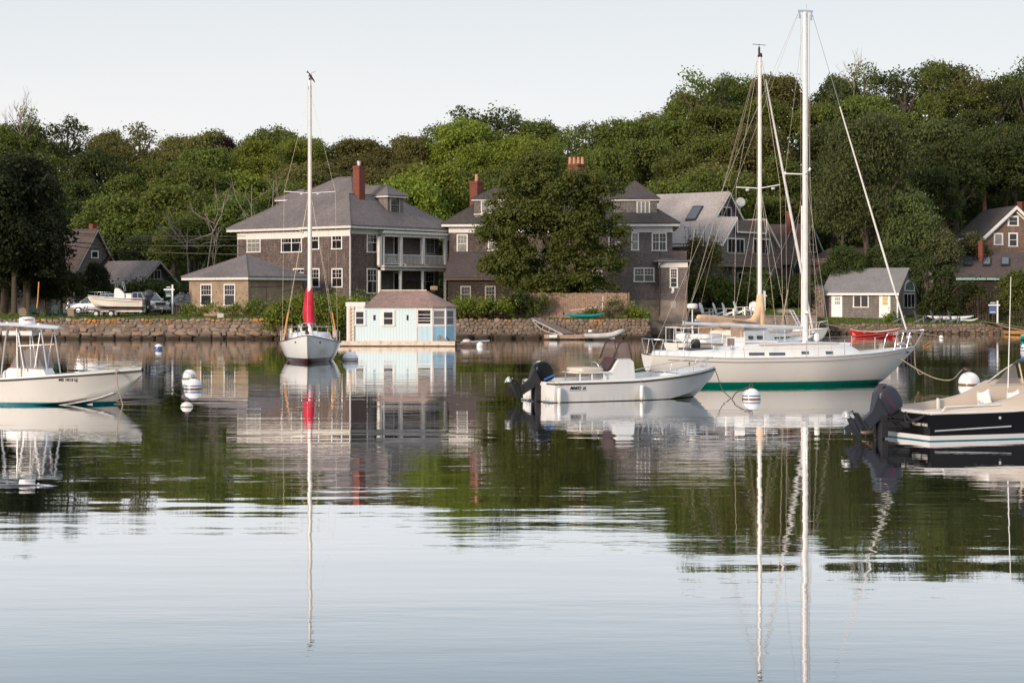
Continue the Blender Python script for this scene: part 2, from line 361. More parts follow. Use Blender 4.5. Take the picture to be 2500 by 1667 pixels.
# ================================================================ THE SETTING
def interp(x, pts): return float(np.interp(x, [p[0] for p in pts], [p[1] for p in pts]))
SKY_PY = [(-900,300),(-300,300),(0,300),(60,290),(110,278),(200,282),(255,300),(330,305),(430,318),(560,320),(700,312),(760,318),(830,322),(900,312),(1000,318),(1050,332),(1075,285),(1120,264),(1240,262),(1330,282),(1450,272),(1530,262),(1620,250),(1660,215),(1740,190),(1850,188),(1960,188),(2050,184),(2130,172),(2200,172),(2270,152),(2350,160),(2420,175),(2500,158),(2700,150),(3200,200)]
SHORE = [(-400,140),(-18.2,145),(-18.0,147),(-4.6,147),(-4.5,147),(10.9,147),(11.0,158.5),(15.4,159.5),(15.5,161),(26.6,161),(26.7,165),(43.5,166),(44,169),(400,172)]
EDGEZ = [(-400,1.5),(-18,1.5),(-4.5,1.5),(10.9,1.54),(11.0,1.5),(26.6,1.58),(26.7,.86),(43.5,.88),(50,.9),(400,1)]
def ground(X, Y):
    y0 = interp(X, SHORE); ez = interp(X, EDGEZ)
    px = 1250 + F * X / 262
    top = PZ(interp(px, SKY_PY), 262) - 12.3
    lawn = ez + min(1, max(0, (Y - y0) / 9)) * (.30 if X < -10 else .12)
    if X > 20: lawn = ez + min(1, max(0, (Y - y0) / 8)) * .62
    t = min(1, max(0, (Y - 184) / 78)); t = t*t*(3-2*t)*.55 + t*.45
    far = max(0, Y - 300) * .02
    return lawn + (top - lawn) * t - far

# water: one sheet reaching far behind and beside the viewer
m = bpy.data.materials.new('water'); m.use_nodes = True; t = m.node_tree; b = t.nodes['Principled BSDF']
b.inputs['Base Color'].default_value = (.012, .020, .014, 1); b.inputs['Roughness'].default_value = .012
b.inputs['IOR'].default_value = 1.42; b.inputs['Specular Tint'].default_value = (1, 1, 1, 1)
gp = N(t, 'ShaderNodeNewGeometry').outputs['Position']
swell = noise(t, scalev(t, gp, (.16, .55, 1)), 1.0, 2, .5)
chop = noise(t, scalev(t, gp, (.75, 2.6, 1)), 1.0, 3, .55)
fine = noise(t, scalev(t, gp, (5.0, 11, 1)), 1.0, 2, .5)
patch = ramp2(t, noise(t, scalev(t, gp, (.035, .10, 1)), 1.0, 3, .55), .40, .66)
def mul(a, b_):
    n = N(t, 'ShaderNodeMath', operation='MULTIPLY')
    for i, v in ((0, a), (1, b_)):
        if hasattr(v, 'links'): t.links.new(v, n.inputs[i])
        else: n.inputs[i].default_value = v
    return n.outputs[0]
def addn(a, b_):
    n = N(t, 'ShaderNodeMath', operation='ADD')
    for i, v in ((0, a), (1, b_)):
        if hasattr(v, 'links'): t.links.new(v, n.inputs[i])
        else: n.inputs[i].default_value = v
    return n.outputs[0]
spy_ = N(t, 'ShaderNodeSeparateXYZ'); t.links.new(gp, spy_.inputs[0]); calm = N(t, 'ShaderNodeMapRange'); t.links.new(spy_.outputs[1], calm.inputs[0])
calm.inputs[1].default_value = 15; calm.inputs[2].default_value = 23; calm.inputs[3].default_value = .22; calm.inputs[4].default_value = 1.0
h = mul(addn(mul(swell, .011), mul(mul(chop, .0065), addn(mul(patch, .95), .05))), calm.outputs[0])
h = addn(h, mul(mul(fine, .0004), addn(mul(patch, .9), .12)))
bp = N(t, 'ShaderNodeBump'); bp.inputs['Strength'].default_value = 1; bp.inputs['Distance'].default_value = 1
t.links.new(h, bp.inputs['Height']); t.links.new(bp.outputs[0], b.inputs['Normal'])
t.nodes.remove(b)
dk_ = N(t, 'ShaderNodeBsdfDiffuse'); dk_.inputs[0].default_value = (.010, .016, .011, 1)
gl_ = N(t, 'ShaderNodeBsdfGlossy'); gl_.inputs['Roughness'].default_value = .012; gl_.inputs[0].default_value = (.97, .98, 1, 1)
lw = N(t, 'ShaderNodeLayerWeight'); lw.inputs[0].default_value = .5
rr_ = N(t, 'ShaderNodeValToRGB'); t.links.new(lw.outputs['Facing'], rr_.inputs[0]); q = rr_.color_ramp.elements
q[0].position = 0; q[0].color = (.04,.04,.04,1); q[1].position = 1; q[1].color = (1,1,1,1)
for p_, v_ in ((.45,.12),(.65,.36),(.80,.66),(.865,.90),(.92,.97)): z_ = q.new(p_); z_.color = (v_,v_,v_,1)
for n_ in (dk_, gl_, lw): t.links.new(bp.outputs[0], n_.inputs['Normal'])
mx_ = N(t, 'ShaderNodeMixShader'); t.links.new(rr_.outputs[0], mx_.inputs[0]); t.links.new(dk_.outputs[0], mx_.inputs[1]); t.links.new(gl_.outputs[0], mx_.inputs[2])
t.links.new(mx_.outputs[0], t.nodes['Material Output'].inputs[0])
M['water'] = m
wmb = MB(); wmb.add([(-900,-900,0),(900,-900,0),(900,200,0),(-900,200,0)], [(0,1,2,3)])
o = wmb.build('water', M['water']); o['kind'] = 'structure'

# land: lawn along the walls, then the wooded hill
m = bpy.data.materials.new('grass_ground'); m.use_nodes = True; t = m.node_tree; b = t.nodes['Principled BSDF']
gp = N(t, 'ShaderNodeNewGeometry').outputs['Position']
c = mixc(t, ramp2(t, noise(t, gp, .6, 6, .7), .35, .65), (.085,.115,.026), (.12,.14,.034))
c = mixc(t, ramp2(t, noise(t, gp, 7, 4, .7), .4, .7), c, (.12,.115,.05))
sp_ = N(t, 'ShaderNodeSeparateXYZ'); t.links.new(gp, sp_.inputs[0])
c = mixc(t, ramp2(t, sp_.outputs[2], 0.0, 1.0), (.05,.04,.03), c)
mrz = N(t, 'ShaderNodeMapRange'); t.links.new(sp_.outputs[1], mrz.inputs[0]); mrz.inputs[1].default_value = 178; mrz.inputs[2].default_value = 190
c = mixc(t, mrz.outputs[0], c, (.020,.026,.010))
t.links.new(c, b.inputs['Base Color']); b.inputs['Roughness'].default_value = 1; b.inputs['Specular IOR Level'].default_value = .1
M['grass_ground'] = m
xs = sorted(set([-400,-300,-220,-160,-120] + [x*2.0 for x in range(-50, 46)] + [s[0] for s in SHORE] + [120,160,220,300,400]))
rows = [0,.3,1.5,3,5,7,9,12,16,20,24,28,32,36,40,46,52,58,64,72,80,90,100,112,130,160,220,330,520,760]
mb = MB(); vs = []; fs = []
for X in xs:
    y0 = interp(X, SHORE)
    vs.append((X, y0, -.8))
    for r in rows: vs.append((X, y0 + r, ground(X, y0 + r)))
nr = len(rows) + 1
for i in range(len(xs)-1):
    for j in range(nr-1): fs.append((i*nr+j, (i+1)*nr+j, (i+1)*nr+j+1, i*nr+j+1))
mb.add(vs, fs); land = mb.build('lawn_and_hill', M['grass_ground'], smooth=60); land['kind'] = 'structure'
# gravel drive behind the left wall
M['gravel'] = mat('gravel', (.26,.225,.20), .95, noise=.3, nscale=8, bump=.6, bscale=30)
mb = MB()
gvs = []; gfs = []
for i, px in enumerate(range(180, 481, 20)):
    for j, Y in enumerate((152.6, 155, 158, 162, 166)):
        X = PX(px, Y); gvs.append((X, Y, ground(X, Y) + .035))
for i in range(15):
    for j in range(4): gfs.append((i*5+j, (i+1)*5+j, (i+1)*5+j+1, i*5+j+1))
mb.add(gvs, gfs); o = mb.build('gravel_drive', M['gravel']); o['kind'] = 'structure'

# ---------------------------------------------------------------- stone sea walls, stone by stone
def stonemat(name, ramp_cols, lichen=.0, wet=.45):
    m = bpy.data.materials.new(name); m.use_nodes = True; t = m.node_tree; b = t.nodes['Principled BSDF']
    oi = N(t, 'ShaderNodeObjectInfo'); rp = N(t, 'ShaderNodeValToRGB'); rp.color_ramp.interpolation = 'LINEAR'
    el = rp.color_ramp.elements
    for i, cc in enumerate(ramp_cols):
        e_ = el[i] if i < 2 else el.new(i/(len(ramp_cols)-1))
        e_.position = i/(len(ramp_cols)-1); e_.color = (*cc, 1)
    t.links.new(oi.outputs['Random'], rp.inputs[0]); c = rp.outputs[0]
    gp = N(t, 'ShaderNodeNewGeometry').outputs['Position']
    c = mixc(t, .6, c, ramp2(t, noise(t, gp, 4, 6, .75), .3, .7, (.5,.5,.5), (1.15,1.15,1.15)), 'MULTIPLY')
    sp = N(t, 'ShaderNodeSeparateXYZ'); t.links.new(gp, sp.inputs[0])
    zn = addn2(t, sp.outputs[2], noise(t, scalev(t, gp, (.5,.5,.5)), 1.0, 4, .6), .5)
    if lichen:
        f = ramp2(t, zn, 1.35, 1.65); g = ramp2(t, noise(t, gp, 1.1, 5, .7), .50, .60)
        mm = N(t, 'ShaderNodeMath', operation='MULTIPLY'); t.links.new(ramp_to_val(t, zn, 1.2, 1.6), mm.inputs[0]); t.links.new(g, mm.inputs[1])
        m2 = N(t, 'ShaderNodeMath', operation='MULTIPLY'); t.links.new(mm.outputs[0], m2.inputs[0]); m2.inputs[1].default_value = lichen
        c = mixc(t, m2.outputs[0], c, (.52,.22,.035))
    # weed and wet below the tide mark
    c = mixc(t, ramp_to_val(t, zn, wet+.18, wet-.12), c, (.045,.033,.022))
    t.links.new(c, b.inputs['Base Color']); b.inputs['Roughness'].default_value = .85; b.inputs['Specular IOR Level'].default_value = .3
    n2 = noise(t, gp, 12, 5, .7); bp = N(t, 'ShaderNodeBump'); bp.inputs['Strength'].default_value = .7; bp.inputs['Distance'].default_value = .03
    t.links.new(n2, bp.inputs['Height']); t.links.new(bp.outputs[0], b.inputs['Normal'])
    return m
def addn2(t, a, b_, k):
    m_ = N(t, 'ShaderNodeMath', operation='MULTIPLY'); t.links.new(b_, m_.inputs[0]); m_.inputs[1].default_value = k
    n = N(t, 'ShaderNodeMath', operation='ADD'); t.links.new(a, n.inputs[0]); t.links.new(m_.outputs[0], n.inputs[1]); return n.outputs[0]
def ramp_to_val(t, v, a, b_):
    n = N(t, 'ShaderNodeMapRange'); t.links.new(v, n.inputs[0]); n.inputs[1].default_value = a; n.inputs[2].default_value = b_; return n.outputs[0]
PINK = [(.33,.235,.18), (.25,.18,.14), (.38,.285,.22), (.21,.165,.135), (.29,.225,.18), (.35,.22,.145), (.25,.215,.185), (.40,.31,.25)]
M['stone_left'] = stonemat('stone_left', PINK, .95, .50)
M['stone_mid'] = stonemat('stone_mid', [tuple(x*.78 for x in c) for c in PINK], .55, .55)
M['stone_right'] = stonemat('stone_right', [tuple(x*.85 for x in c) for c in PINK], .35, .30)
M['mortar'] = stonemat('mortar', [(.22,.175,.145), (.22,.175,.145)], 0, .5)
def stone_mesh(seed):
    r = random.Random(seed); bm = bmesh.new(); bmesh.ops.create_icosphere(bm, subdivisions=1, radius=1)
    for v in bm.verts:
        c = v.co; c.x = math.copysign(abs(c.x)**.6, c.x); c.z = math.copysign(abs(c.z)**.6, c.z); c.y = math.copysign(abs(c.y)**.7, c.y)
        c *= r.uniform(.86, 1.12)
    me = bpy.data.meshes.new('stone'); bm.to_mesh(me); bm.free(); me.shade_smooth(); me.set_sharp_from_angle(angle=R(50)); return me
def stone_wall(name, label, cat, segs, rows, mt, seed, thick=.7, core=True):
    """segs: list of ((x,y),(x,y)) base line; rows: list of (z0,z1,w0,w1,jut)"""
    r = random.Random(seed); (ax, ay), (bx, by) = segs
    d = Vector((bx-ax, by-ay, 0)); L = d.length; d.normalize(); nrm = Vector((d.y, -d.x, 0))
    root = thing(name, label, cat, (ax, ay, 0), world=True)
    base = Vector((ax, ay, 0))
    ztop = max(q[1] for q in rows)
    mb = MB(); mb.prism([base + nrm*.055 + Vector((0,0,-.9)), base + d*L + nrm*.055 + Vector((0,0,-.9)), base + d*L - nrm*thick + Vector((0,0,-.9)), base - nrm*thick + Vector((0,0,-.9))], (0,0,.9+ztop-.10))
    mb.build('wall_core', M['mortar'], root)
    meshes = [stone_mesh(seed*10+i) for i in range(8)]
    for me in meshes: me.materials.append(mt)
    ang = math.atan2(d.y, d.x)
    for (z0, z1, w0, w1, jut) in rows:
        s = r.uniform(-.2, .1)
        while s < L:
            wd = r.uniform(w0, w1); hh = (z1-z0) * r.uniform(.78, 1.25); o = bpy.data.objects.new('stone', r.choice(meshes)); COL.objects.link(o); o.parent = root
            p = d*(s+wd/2) + nrm*(jut + r.uniform(-.04,.05)) + Vector((0,0,(z0+z1)/2 + r.uniform(-.06,.06)))
            o.location = p; o.scale = (wd/2*1.04, .16*r.uniform(.8,1.25), hh/2*1.06); o.rotation_euler = (r.uniform(-.12,.12), r.uniform(-.30,.30), ang + r.uniform(-.1,.1) + (math.pi if r.random() < .5 else 0))
            s += wd*r.uniform(.9,1.02) + .01
    return root
stone_wall('sea_wall', 'rubble sea wall of pink and orange lichened stones below the left lawn', 'sea wall', ((-43.0,143.6), (-17.6,144.6)),
           [(-.30,.28,.7,1.6,.22), (.22,.56,.4,1.15,.08), (.52,.88,.3,.95,0), (.86,1.2,.3,.8,-.03), (1.18,1.38,.22,.5,-.03), (1.34,1.60,.25,.55,.02)], M['stone_left'], 3)
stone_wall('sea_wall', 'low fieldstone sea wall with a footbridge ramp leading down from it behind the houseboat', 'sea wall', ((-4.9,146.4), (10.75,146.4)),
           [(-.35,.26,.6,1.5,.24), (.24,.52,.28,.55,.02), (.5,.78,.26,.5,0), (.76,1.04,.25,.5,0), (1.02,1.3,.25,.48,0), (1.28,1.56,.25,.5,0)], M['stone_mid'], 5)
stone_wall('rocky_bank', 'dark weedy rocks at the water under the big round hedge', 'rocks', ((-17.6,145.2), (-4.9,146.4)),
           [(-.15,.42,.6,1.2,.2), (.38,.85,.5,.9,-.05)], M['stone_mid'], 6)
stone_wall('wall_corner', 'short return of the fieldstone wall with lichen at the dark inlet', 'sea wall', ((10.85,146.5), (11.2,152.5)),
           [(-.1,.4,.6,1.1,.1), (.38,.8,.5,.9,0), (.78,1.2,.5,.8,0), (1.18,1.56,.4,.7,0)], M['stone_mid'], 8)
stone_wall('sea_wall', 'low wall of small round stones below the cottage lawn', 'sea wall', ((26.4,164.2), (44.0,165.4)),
           [(-.1,.2,.4,.75,.12), (.18,.42,.28,.5,.04), (.4,.66,.26,.46,0), (.64,.9,.28,.5,0)], M['stone_right'], 9)
# concrete wall behind the two sailing boats
cw = thing('concrete_wall', 'stained plain concrete sea wall below the white garden chairs', 'sea wall', (15.3,160.3,0), world=True)
mb = MB(); mb.box(15.3,26.5,160.3,160.9,-.9,1.58); mb.build('wall_panel', M['concrete'], cw)
mb = MB(); mb.box(15.25,26.55,160.22,160.95,1.58,1.70); mb.build('coping', M['concrete'], cw)
mb = MB(); mb.box(11.2,15.3,158.2,158.8,-.9,1.55); solo(mb, 'concrete_wall', 'dark concrete bulkhead in the shaded inlet behind the small pier', 'sea wall', M['concrete'], (11.2,158.2,-.9))
# loose boulders at the toe of the walls
bm_ = [stone_mesh(900+i) for i in range(4)]
for me in bm_: me.materials.append(M['stone_mid'])
BOUL = [(1592,820,148.2,1.3,'broad lichened boulder at the end of the fieldstone wall'), (1562,826,145.6,.7,'flat dark rock awash at the foot of the wall corner'),
        (1130,822,145.8,.8,'low brown rock behind the right end of the houseboat float'), (1180,823,145.9,.55,'small rock at the wall foot right of the houseboat float'),
        (1235,824,145.7,.6,'small flat rock at the wall foot left of the wooden float')]
for (px, py, Y, s, lab) in BOUL:
    o = bpy.data.objects.new('boulder', random.choice(bm_)); COL.objects.link(o); X = PX(px, Y); o.location = (X, Y, .05*s); o.scale = (s, s*.6, s*.62 if s < 1 else s*1.0); tag(o, lab, 'rock')

# ---------------------------------------------------------------- foliage
def leaf_mesh(name, C, Nn, size, mt, rs):
    n = len(C); Nn = Nn / (np.linalg.norm(Nn, axis=1, keepdims=True) + 1e-9)
    a = np.cross(Nn, rs.normal(size=(n,3))); a /= np.linalg.norm(a, axis=1, keepdims=True) + 1e-9
    b = np.cross(Nn, a); s = (size * rs.uniform(.6, 1.3, n))[:,None]
    V = np.stack([C + a*s, C + b*s*.62 + Nn*s*.12, C - a*s, C - b*s*.62 + Nn*s*.12], 1).reshape(-1, 3)
    me = bpy.data.meshes.new(name); me.vertices.add(4*n); me.vertices.foreach_set('co', V.astype(np.float32).ravel())
    me.loops.add(4*n); me.loops.foreach_set('vertex_index', np.arange(4*n, dtype=np.int32))
    me.polygons.add(n); me.polygons.foreach_set('loop_start', (np.arange(n)*4).astype(np.int32)); me.polygons.foreach_set('loop_total', np.full(n, 4, np.int32))
    me.materials.append(mt); me.update(); me.validate(); return me
def blob_leaves(blobs, dens, rs, flat=.8):
    Cs, Ns = [], []
    for (c, r) in blobs:
        r = np.array(r if hasattr(r, '__len__') else (r, r, r*flat)); k = int(dens * 4 * (r.prod()**(2/3)) )
        d = rs.normal(size=(k,3)); d /= np.linalg.norm(d, axis=1, keepdims=True); d[:,2] = np.where(d[:,2] < -.35, -d[:,2], d[:,2])
        q = rs.uniform(.62, 1.04, k)[:,None]**.5
        Cs.append(np.array(c) + d*q*r + rs.normal(size=(k,3))*(.07 + .30*(rs.random(k) < .35))[:,None]); Ns.append(d + rs.normal(size=(k,3))*.8 + np.array([0,0,.25]))
    return np.concatenate(Cs), np.concatenate(Ns)
def crown_blobs(rs, rx, rz, zc, nb, br, top=.0):
    bl = []
    for i in range(nb):
        d = rs.normal(size=3); d /= np.linalg.norm(d)
        if d[2] < -.55: d[2] *= -1
        q = rs.uniform(.25, 1.0)**.45
        p = d * np.array([rx, rx, rz]) * q * (1 - br/rx*.55)
        bl.append(((p[0], p[1], zc + p[2]), br * rs.uniform(.62, 1.3)))
    return bl
def trunk_mb(rs, h, r, zc, rx, nl=6, zs=.35):
    mb = MB(); bend = rs.uniform(-.3, .3, 2)
    pts = [(0,0,-.6), (bend[0]*.3, bend[1]*.3, h*.3), (bend[0], bend[1], zc), (bend[0]*1.2, bend[1]*1.2, zc + (h-zc)*.6)]
    mb.tube(pts, [r*1.25, r, r*.7, r*.25], 8)
    for i in range(nl):
        a = 2*math.pi*i/nl + rs.uniform(-.4,.4); z0 = zc * rs.uniform(zs*1.6, 1.0); q = rs.uniform(.5, .85)
        mb.tube([(bend[0]*.5, bend[1]*.5, z0), (math.cos(a)*rx*q*.45, math.sin(a)*rx*q*.45, z0 + (h-zc)*.35), (math.cos(a)*rx*q, math.sin(a)*rx*q, z0 + (h-zc)*.75)], [r*.5, r*.32, r*.1], 6)
    return mb
def tree_proto(name, label, seed, h, rx, mt, dens=30, size=.175, nb=44, br=1.7, low=.28, bark='bark', flat=.8, extra=None):
    rs = np.random.default_rng(seed); rz = h*(1-low)/2; zc = h*low + rz
    root = thing(name, label, 'tree'); trunk_mb(rs, h, .16 + h*.012, zc, rx).build('trunk', M[bark], root, smooth=60)
    bl = crown_blobs(rs, rx, rz, zc, nb, br)
    if extra: bl += extra
    Cc, Nn = blob_leaves(bl, dens, rs, flat)
    sc = (h) / np.percentile(Cc[:,2], 99.8); Cc *= np.array([1,1,sc])
    o = bpy.data.objects.new('crown', leaf_mesh('crown', Cc, Nn, size, mt, rs)); COL.objects.link(o); o.parent = root
    return root
def set_crown(root, mt):
    for k in root.children:
        if k.name.startswith('crown'):
            k.data = k.data.copy() if False else k.data
            k.material_slots[0].link = 'OBJECT'; k.material_slots[0].material = mt
PROT = [tree_proto('hill_tree', '', 11, 12, 5.6, M['leaf_mid'], nb=95, br=1.25), tree_proto('hill_tree', '', 12, 12, 5.0, M['leaf_mid'], nb=80, br=1.35),
        tree_proto('hill_tree', '', 13, 12, 4.8, M['leaf_mid'], nb=110, br=1.0), tree_proto('hill_tree', '', 14, 12, 6.2, M['leaf_mid'], nb=120, br=1.2, flat=.65),
        tree_proto('hill_tree', '', 15, 12, 5.4, M['leaf_mid'], nb=90, br=1.15, flat=.7), tree_proto('hill_tree', '', 16, 12, 5.0, M['leaf_mid'], nb=60, br=1.5, flat=.75)]
LOOSE = [tree_proto('slender_tree', '', 21, 12, 2.9, M['leaf_mid'], nb=34, br=.95, dens=11, low=.2), tree_proto('slender_tree', '', 22, 12, 3.4, M['leaf_mid'], nb=40, br=1.0, dens=10, low=.22)]
LOOSE2 = [tree_proto('hill_tree', '', 31, 12, 5.0, M['leaf_mid'], nb=46, br=1.05, dens=22, low=.3), tree_proto('hill_tree', '', 32, 12, 4.2, M['leaf_mid'], nb=60, br=.95, dens=20, low=.15)]
used = set()
def put_tree(proto, X, Y, topz, wid, mt, label, group=None, name=None, base=None, rz=None):
    base = ground(X, Y) if base is None else base
    h = topz - base; k = wid / 11.0
    if proto.name not in used and proto['label'] == '':
        used.add(proto.name); o = proto; o.location = (X, Y, base); o.rotation_euler = (random.uniform(-.07,.07),random.uniform(-.07,.07),random.uniform(0,6.28) if rz is None else rz); o.scale = (k, k, h/12)
    else: o = copy_tree(proto, (X, Y, base), random.uniform(0,6.28) if rz is None else rz, scale=(k, k, h/12))
    o['label'] = label; o['category'] = 'tree'
    if group: o['group'] = group
    if name: o.name = name
    for c in o.children:
        if c.type == 'MESH' and c.name.startswith('crown'): c.material_slots[0].link = 'OBJECT'; c.material_slots[0].material = mt
    return o
ORD = ['first','second','third','fourth','fifth','sixth','seventh','eighth','ninth','tenth','eleventh','twelfth','thirteenth','fourteenth','fifteenth','sixteenth','seventeenth','eighteenth','nineteenth','twentieth','twenty-first','twenty-second','twenty-third','twenty-fourth','twenty-fifth','twenty-sixth','twenty-seventh','twenty-eighth']
TONE = {'leaf_mid':'green', 'leaf_bright':'bright green', 'leaf_olive':'olive brown', 'leaf_dark':'dark green', 'leaf_purple':'purple-leaved', 'leaf_grey':'grey-green', 'leaf_lime':'pale green'}
def where(px):
    for a, s in ((170,'above the left shade tree'), (420,'above the steep gable'), (560,'above the dead branches'), (850,'above the hip roof'), (1080,'above the brick chimneys'),
                 (1560,'above the big maple'), (1760,'above the pale roof'), (2000,'behind the tall masts'), (2300,'above the cottage')):
        if px < a: return s
    return 'above the right-edge gable'
def mats_for(px, row):
    r = random.random()
    if px < 260: return 'leaf_dark' if row < 1 or r < .5 else 'leaf_mid'
    if px < 520: return ['leaf_olive','leaf_olive','leaf_mid','leaf_mid','leaf_mid'][row] if r < .75 else 'leaf_mid'
    if px < 800: return ['leaf_mid','leaf_bright','leaf_bright','leaf_bright','leaf_mid'][row] if r < .8 else 'leaf_olive'
    if px < 1060: return 'leaf_olive' if row < 3 else 'leaf_mid'
    if px < 1330: return ['leaf_mid','leaf_bright','leaf_bright','leaf_mid','leaf_mid'][row]
    if px < 1520: return 'leaf_olive' if r < .6 and row < 3 else 'leaf_mid'
    if px < 1960: return 'leaf_mid' if r < .75 else 'leaf_olive'
    return 'leaf_dark' if r < .55 else ('leaf_grey' if r > .85 else 'leaf_mid')
ROWS = [('skyline row', 258, 118, 9.5), ('second row', 243, 128, 9.5), ('middle row', 229, 138, 9.5), ('fourth row down', 215, 148, 9.5), ('lowest row', 201, 158, 9.0)]
for ri, (rn, Y, step, wid) in enumerate(ROWS):
    px = -60 - 3*step + (ri % 2) * step * .5; k = 0
    while px < 2580 + 2*step:
        jx = px + random.uniform(-.2,.2)*step; Yj = Y + random.uniform(-4, 4); X = PX(jx, Yj)
        g = ground(X, Yj)
        if ri == 0: top = PZ(interp(jx, SKY_PY), Yj) + random.uniform(-1.5,.5)
        else: top = g + 11.3 + random.uniform(-1.3, 1.2)
        if ri and 2380 < jx and Y < 212: px += step; continue
        if ri and Y < 205 and 1700 < jx < 2060: px += step; continue
        mk = mats_for(jx, ri); wj = wid * random.uniform(.85, 1.3)
        put_tree(random.choice(PROT if random.random() < .82 else LOOSE2), X, Yj, top, wj, M[mk], f"{TONE[mk]} hill tree, {rn}, {where(jx)}, {ORD[k]} from the left" if -60 <= jx < 2560 else f"{TONE[mk]} hill tree, {rn}, {ORD[int(jx < 0 and (-60-jx)//(step*.85) or max(0,(jx-2560)//(step*.85)))]} beyond the {'left' if jx < 0 else 'right'} edge", 'trees on the wooded hill' if -60 <= jx < 2560 else 'hill trees beyond the picture edges'); k += (-60 <= jx < 2560)
        px += step * random.uniform(.85, 1.1)
# taller loose trees that break the skyline
for (px, py, Y, wd, mk, lab) in [
    (75,262,256,4.5,'leaf_mid','thin leafy tree beside the bare twigs at the upper left skyline'), (345,298,262,8,'leaf_olive','pale flowering tree top on the skyline above the steep gabled house'),
    (1140,258,254,9,'leaf_dark','tall dark tree forming the hump of the skyline above the brick chimney'), (1212,257,256,9,'leaf_dark','tall dark tree at the right end of the skyline hump above the big maple'),
    (1700,164,250,8,'leaf_mid','tall tree standing above the skyline left of the second mast'), (1765,176,251,5,'leaf_grey','slender thin tree on the skyline just left of the second mast'),
    (2110,150,252,6,'leaf_mid','tall loose tree on the skyline right of the tallest mast'), (2052,178,252,6,'leaf_grey','short feathery tree on the skyline right of the tallest mast'),
    (2285,147,246,7,'leaf_mid','tallest leafy tree near the upper right corner'), (2375,166,244,7,'leaf_olive','yellowish tall tree at the upper right skyline'), (2505,135,240,6,'leaf_dark','tall dark tree cut off by the right edge of the picture'),
    (2210,165,250,8,'leaf_dark','dark rounded tree at the upper right skyline left of the tallest tree'), (2440,178,242,7,'leaf_dark','dark gappy tree at the skyline near the right edge')]:
    X = PX(px, Y); put_tree(random.choice(LOOSE), X, Y, PZ(py, Y), wd*1.7, M[mk], lab, name='tall_tree')
put_tree(PROT[2], PX(545, 251), 251, PZ(336, 251), 6.5, M['leaf_purple'], 'purple-leaved tree on the skyline above the left end of the hip roof', name='copper_beech')
# very tall dark trees with bare reddish trunks at the right
for i, (px, py, Y, wd, lab) in enumerate([(2405,330,215,9,'tall dark tree, bare reddish trunk, left of the right-edge gabled house'), (2460,300,220,9,'tall dark tree with a bare trunk behind the gabled house at the right edge'),
                                          (2310,340,212,11,'dark spreading tree above the grey gable-end cottage roofs')]):
    X = PX(px, Y); pr = tree_proto('tall_trunk_tree', '', 40+i, 12, 5, M['leaf_dark'], nb=30, br=1.5, low=.5, bark='bark_red'); put_tree(pr, X, Y, PZ(py, Y), wd, M['leaf_dark'], lab)
# big willow-like tree left of the brown roof, and its neighbours
rs = np.random.default_rng(77)
WL = tree_proto('willow_tree', '', 51, 12, 5.4, M['leaf_grey'], nb=130, br=1.5, dens=46, size=.115, low=.02, flat=.5)
put_tree(WL, PX(2120,186), 186, PZ(268,186), 11.5, M['leaf_grey'], 'broad grey-green willow rising behind the shingled cottage')
for (px, py, Y, wd, mk, lab) in [
    (2055,410,196,6,'leaf_grey','grey-green tree between the tallest mast and the willow'), (2225,470,184,6,'leaf_grey','lower right shoulder tree beside the willow'),
    (2290,560,182,5,'leaf_lime','pale yellowish small tree left of the brown roof'), (2375,575,186,4,'leaf_lime','thin pale tree in front of the dark trunks'),
    (2060,600,178,5,'leaf_dark','dark bushy tree behind the cottage roof'), (1962,668,176,4,'leaf_dark','dark tree behind the weathered shed'),
    (2180,600,180,7,'leaf_dark','dark leafy tree behind the ridge of the cottage'),
    (480,515,181,8,'leaf_mid','green tree left of the hip-roofed house behind the dead branches'), (380,560,186,8,'leaf_dark','dark green tree behind the low roof with the skylight'),
    (560,480,182,7,'leaf_mid','green tree at the left roof slope of the large house'), (300,520,196,8,'leaf_mid','green tree right of the steep gable with the brick chimney'),
    (1000,430,190,9,'leaf_bright','bright green tree filling the gap between the two large houses'), (1060,400,196,9,'leaf_bright','bright green tree left of the second brick chimney'),
    (1640,440,192,8,'leaf_mid','green tree above the pale grey roof'), (1730,420,196,9,'leaf_mid','green tree behind the apex of the pale roof'), (1850,470,206,7,'leaf_mid','green tree behind the second mast right of the pale roof'),
    (1905,480,208,8,'leaf_olive','olive tree behind the brick chimney of the green-gabled house')]:
    X = PX(px, Y); put_tree(random.choice(PROT[:3]), X, Y, PZ(py, Y), wd*1.15, M[mk], lab, name='leafy_tree')
# cedar clump right of the cottage
for (px, py, Y, wd, lab) in [(2262,625,171,1.9,'dark conical cedar just right of the cottage gable'), (2310,645,170.5,2.1,'broad dark cedar right of the cottage behind the grey chairs'), (2345,690,172,1.4,'low dark cedar in front of the brown roof')]:
    X = PX(px, Y); put_tree(LOOSE[0], X, Y, PZ(py, Y), wd*3.4, M['leaf_dark'], lab, name='cedar_tree')
SHADE = tree_proto('shade_tree', '', 61, 12, 5.6, M['leaf_dark'], nb=150, br=1.15, low=.03)
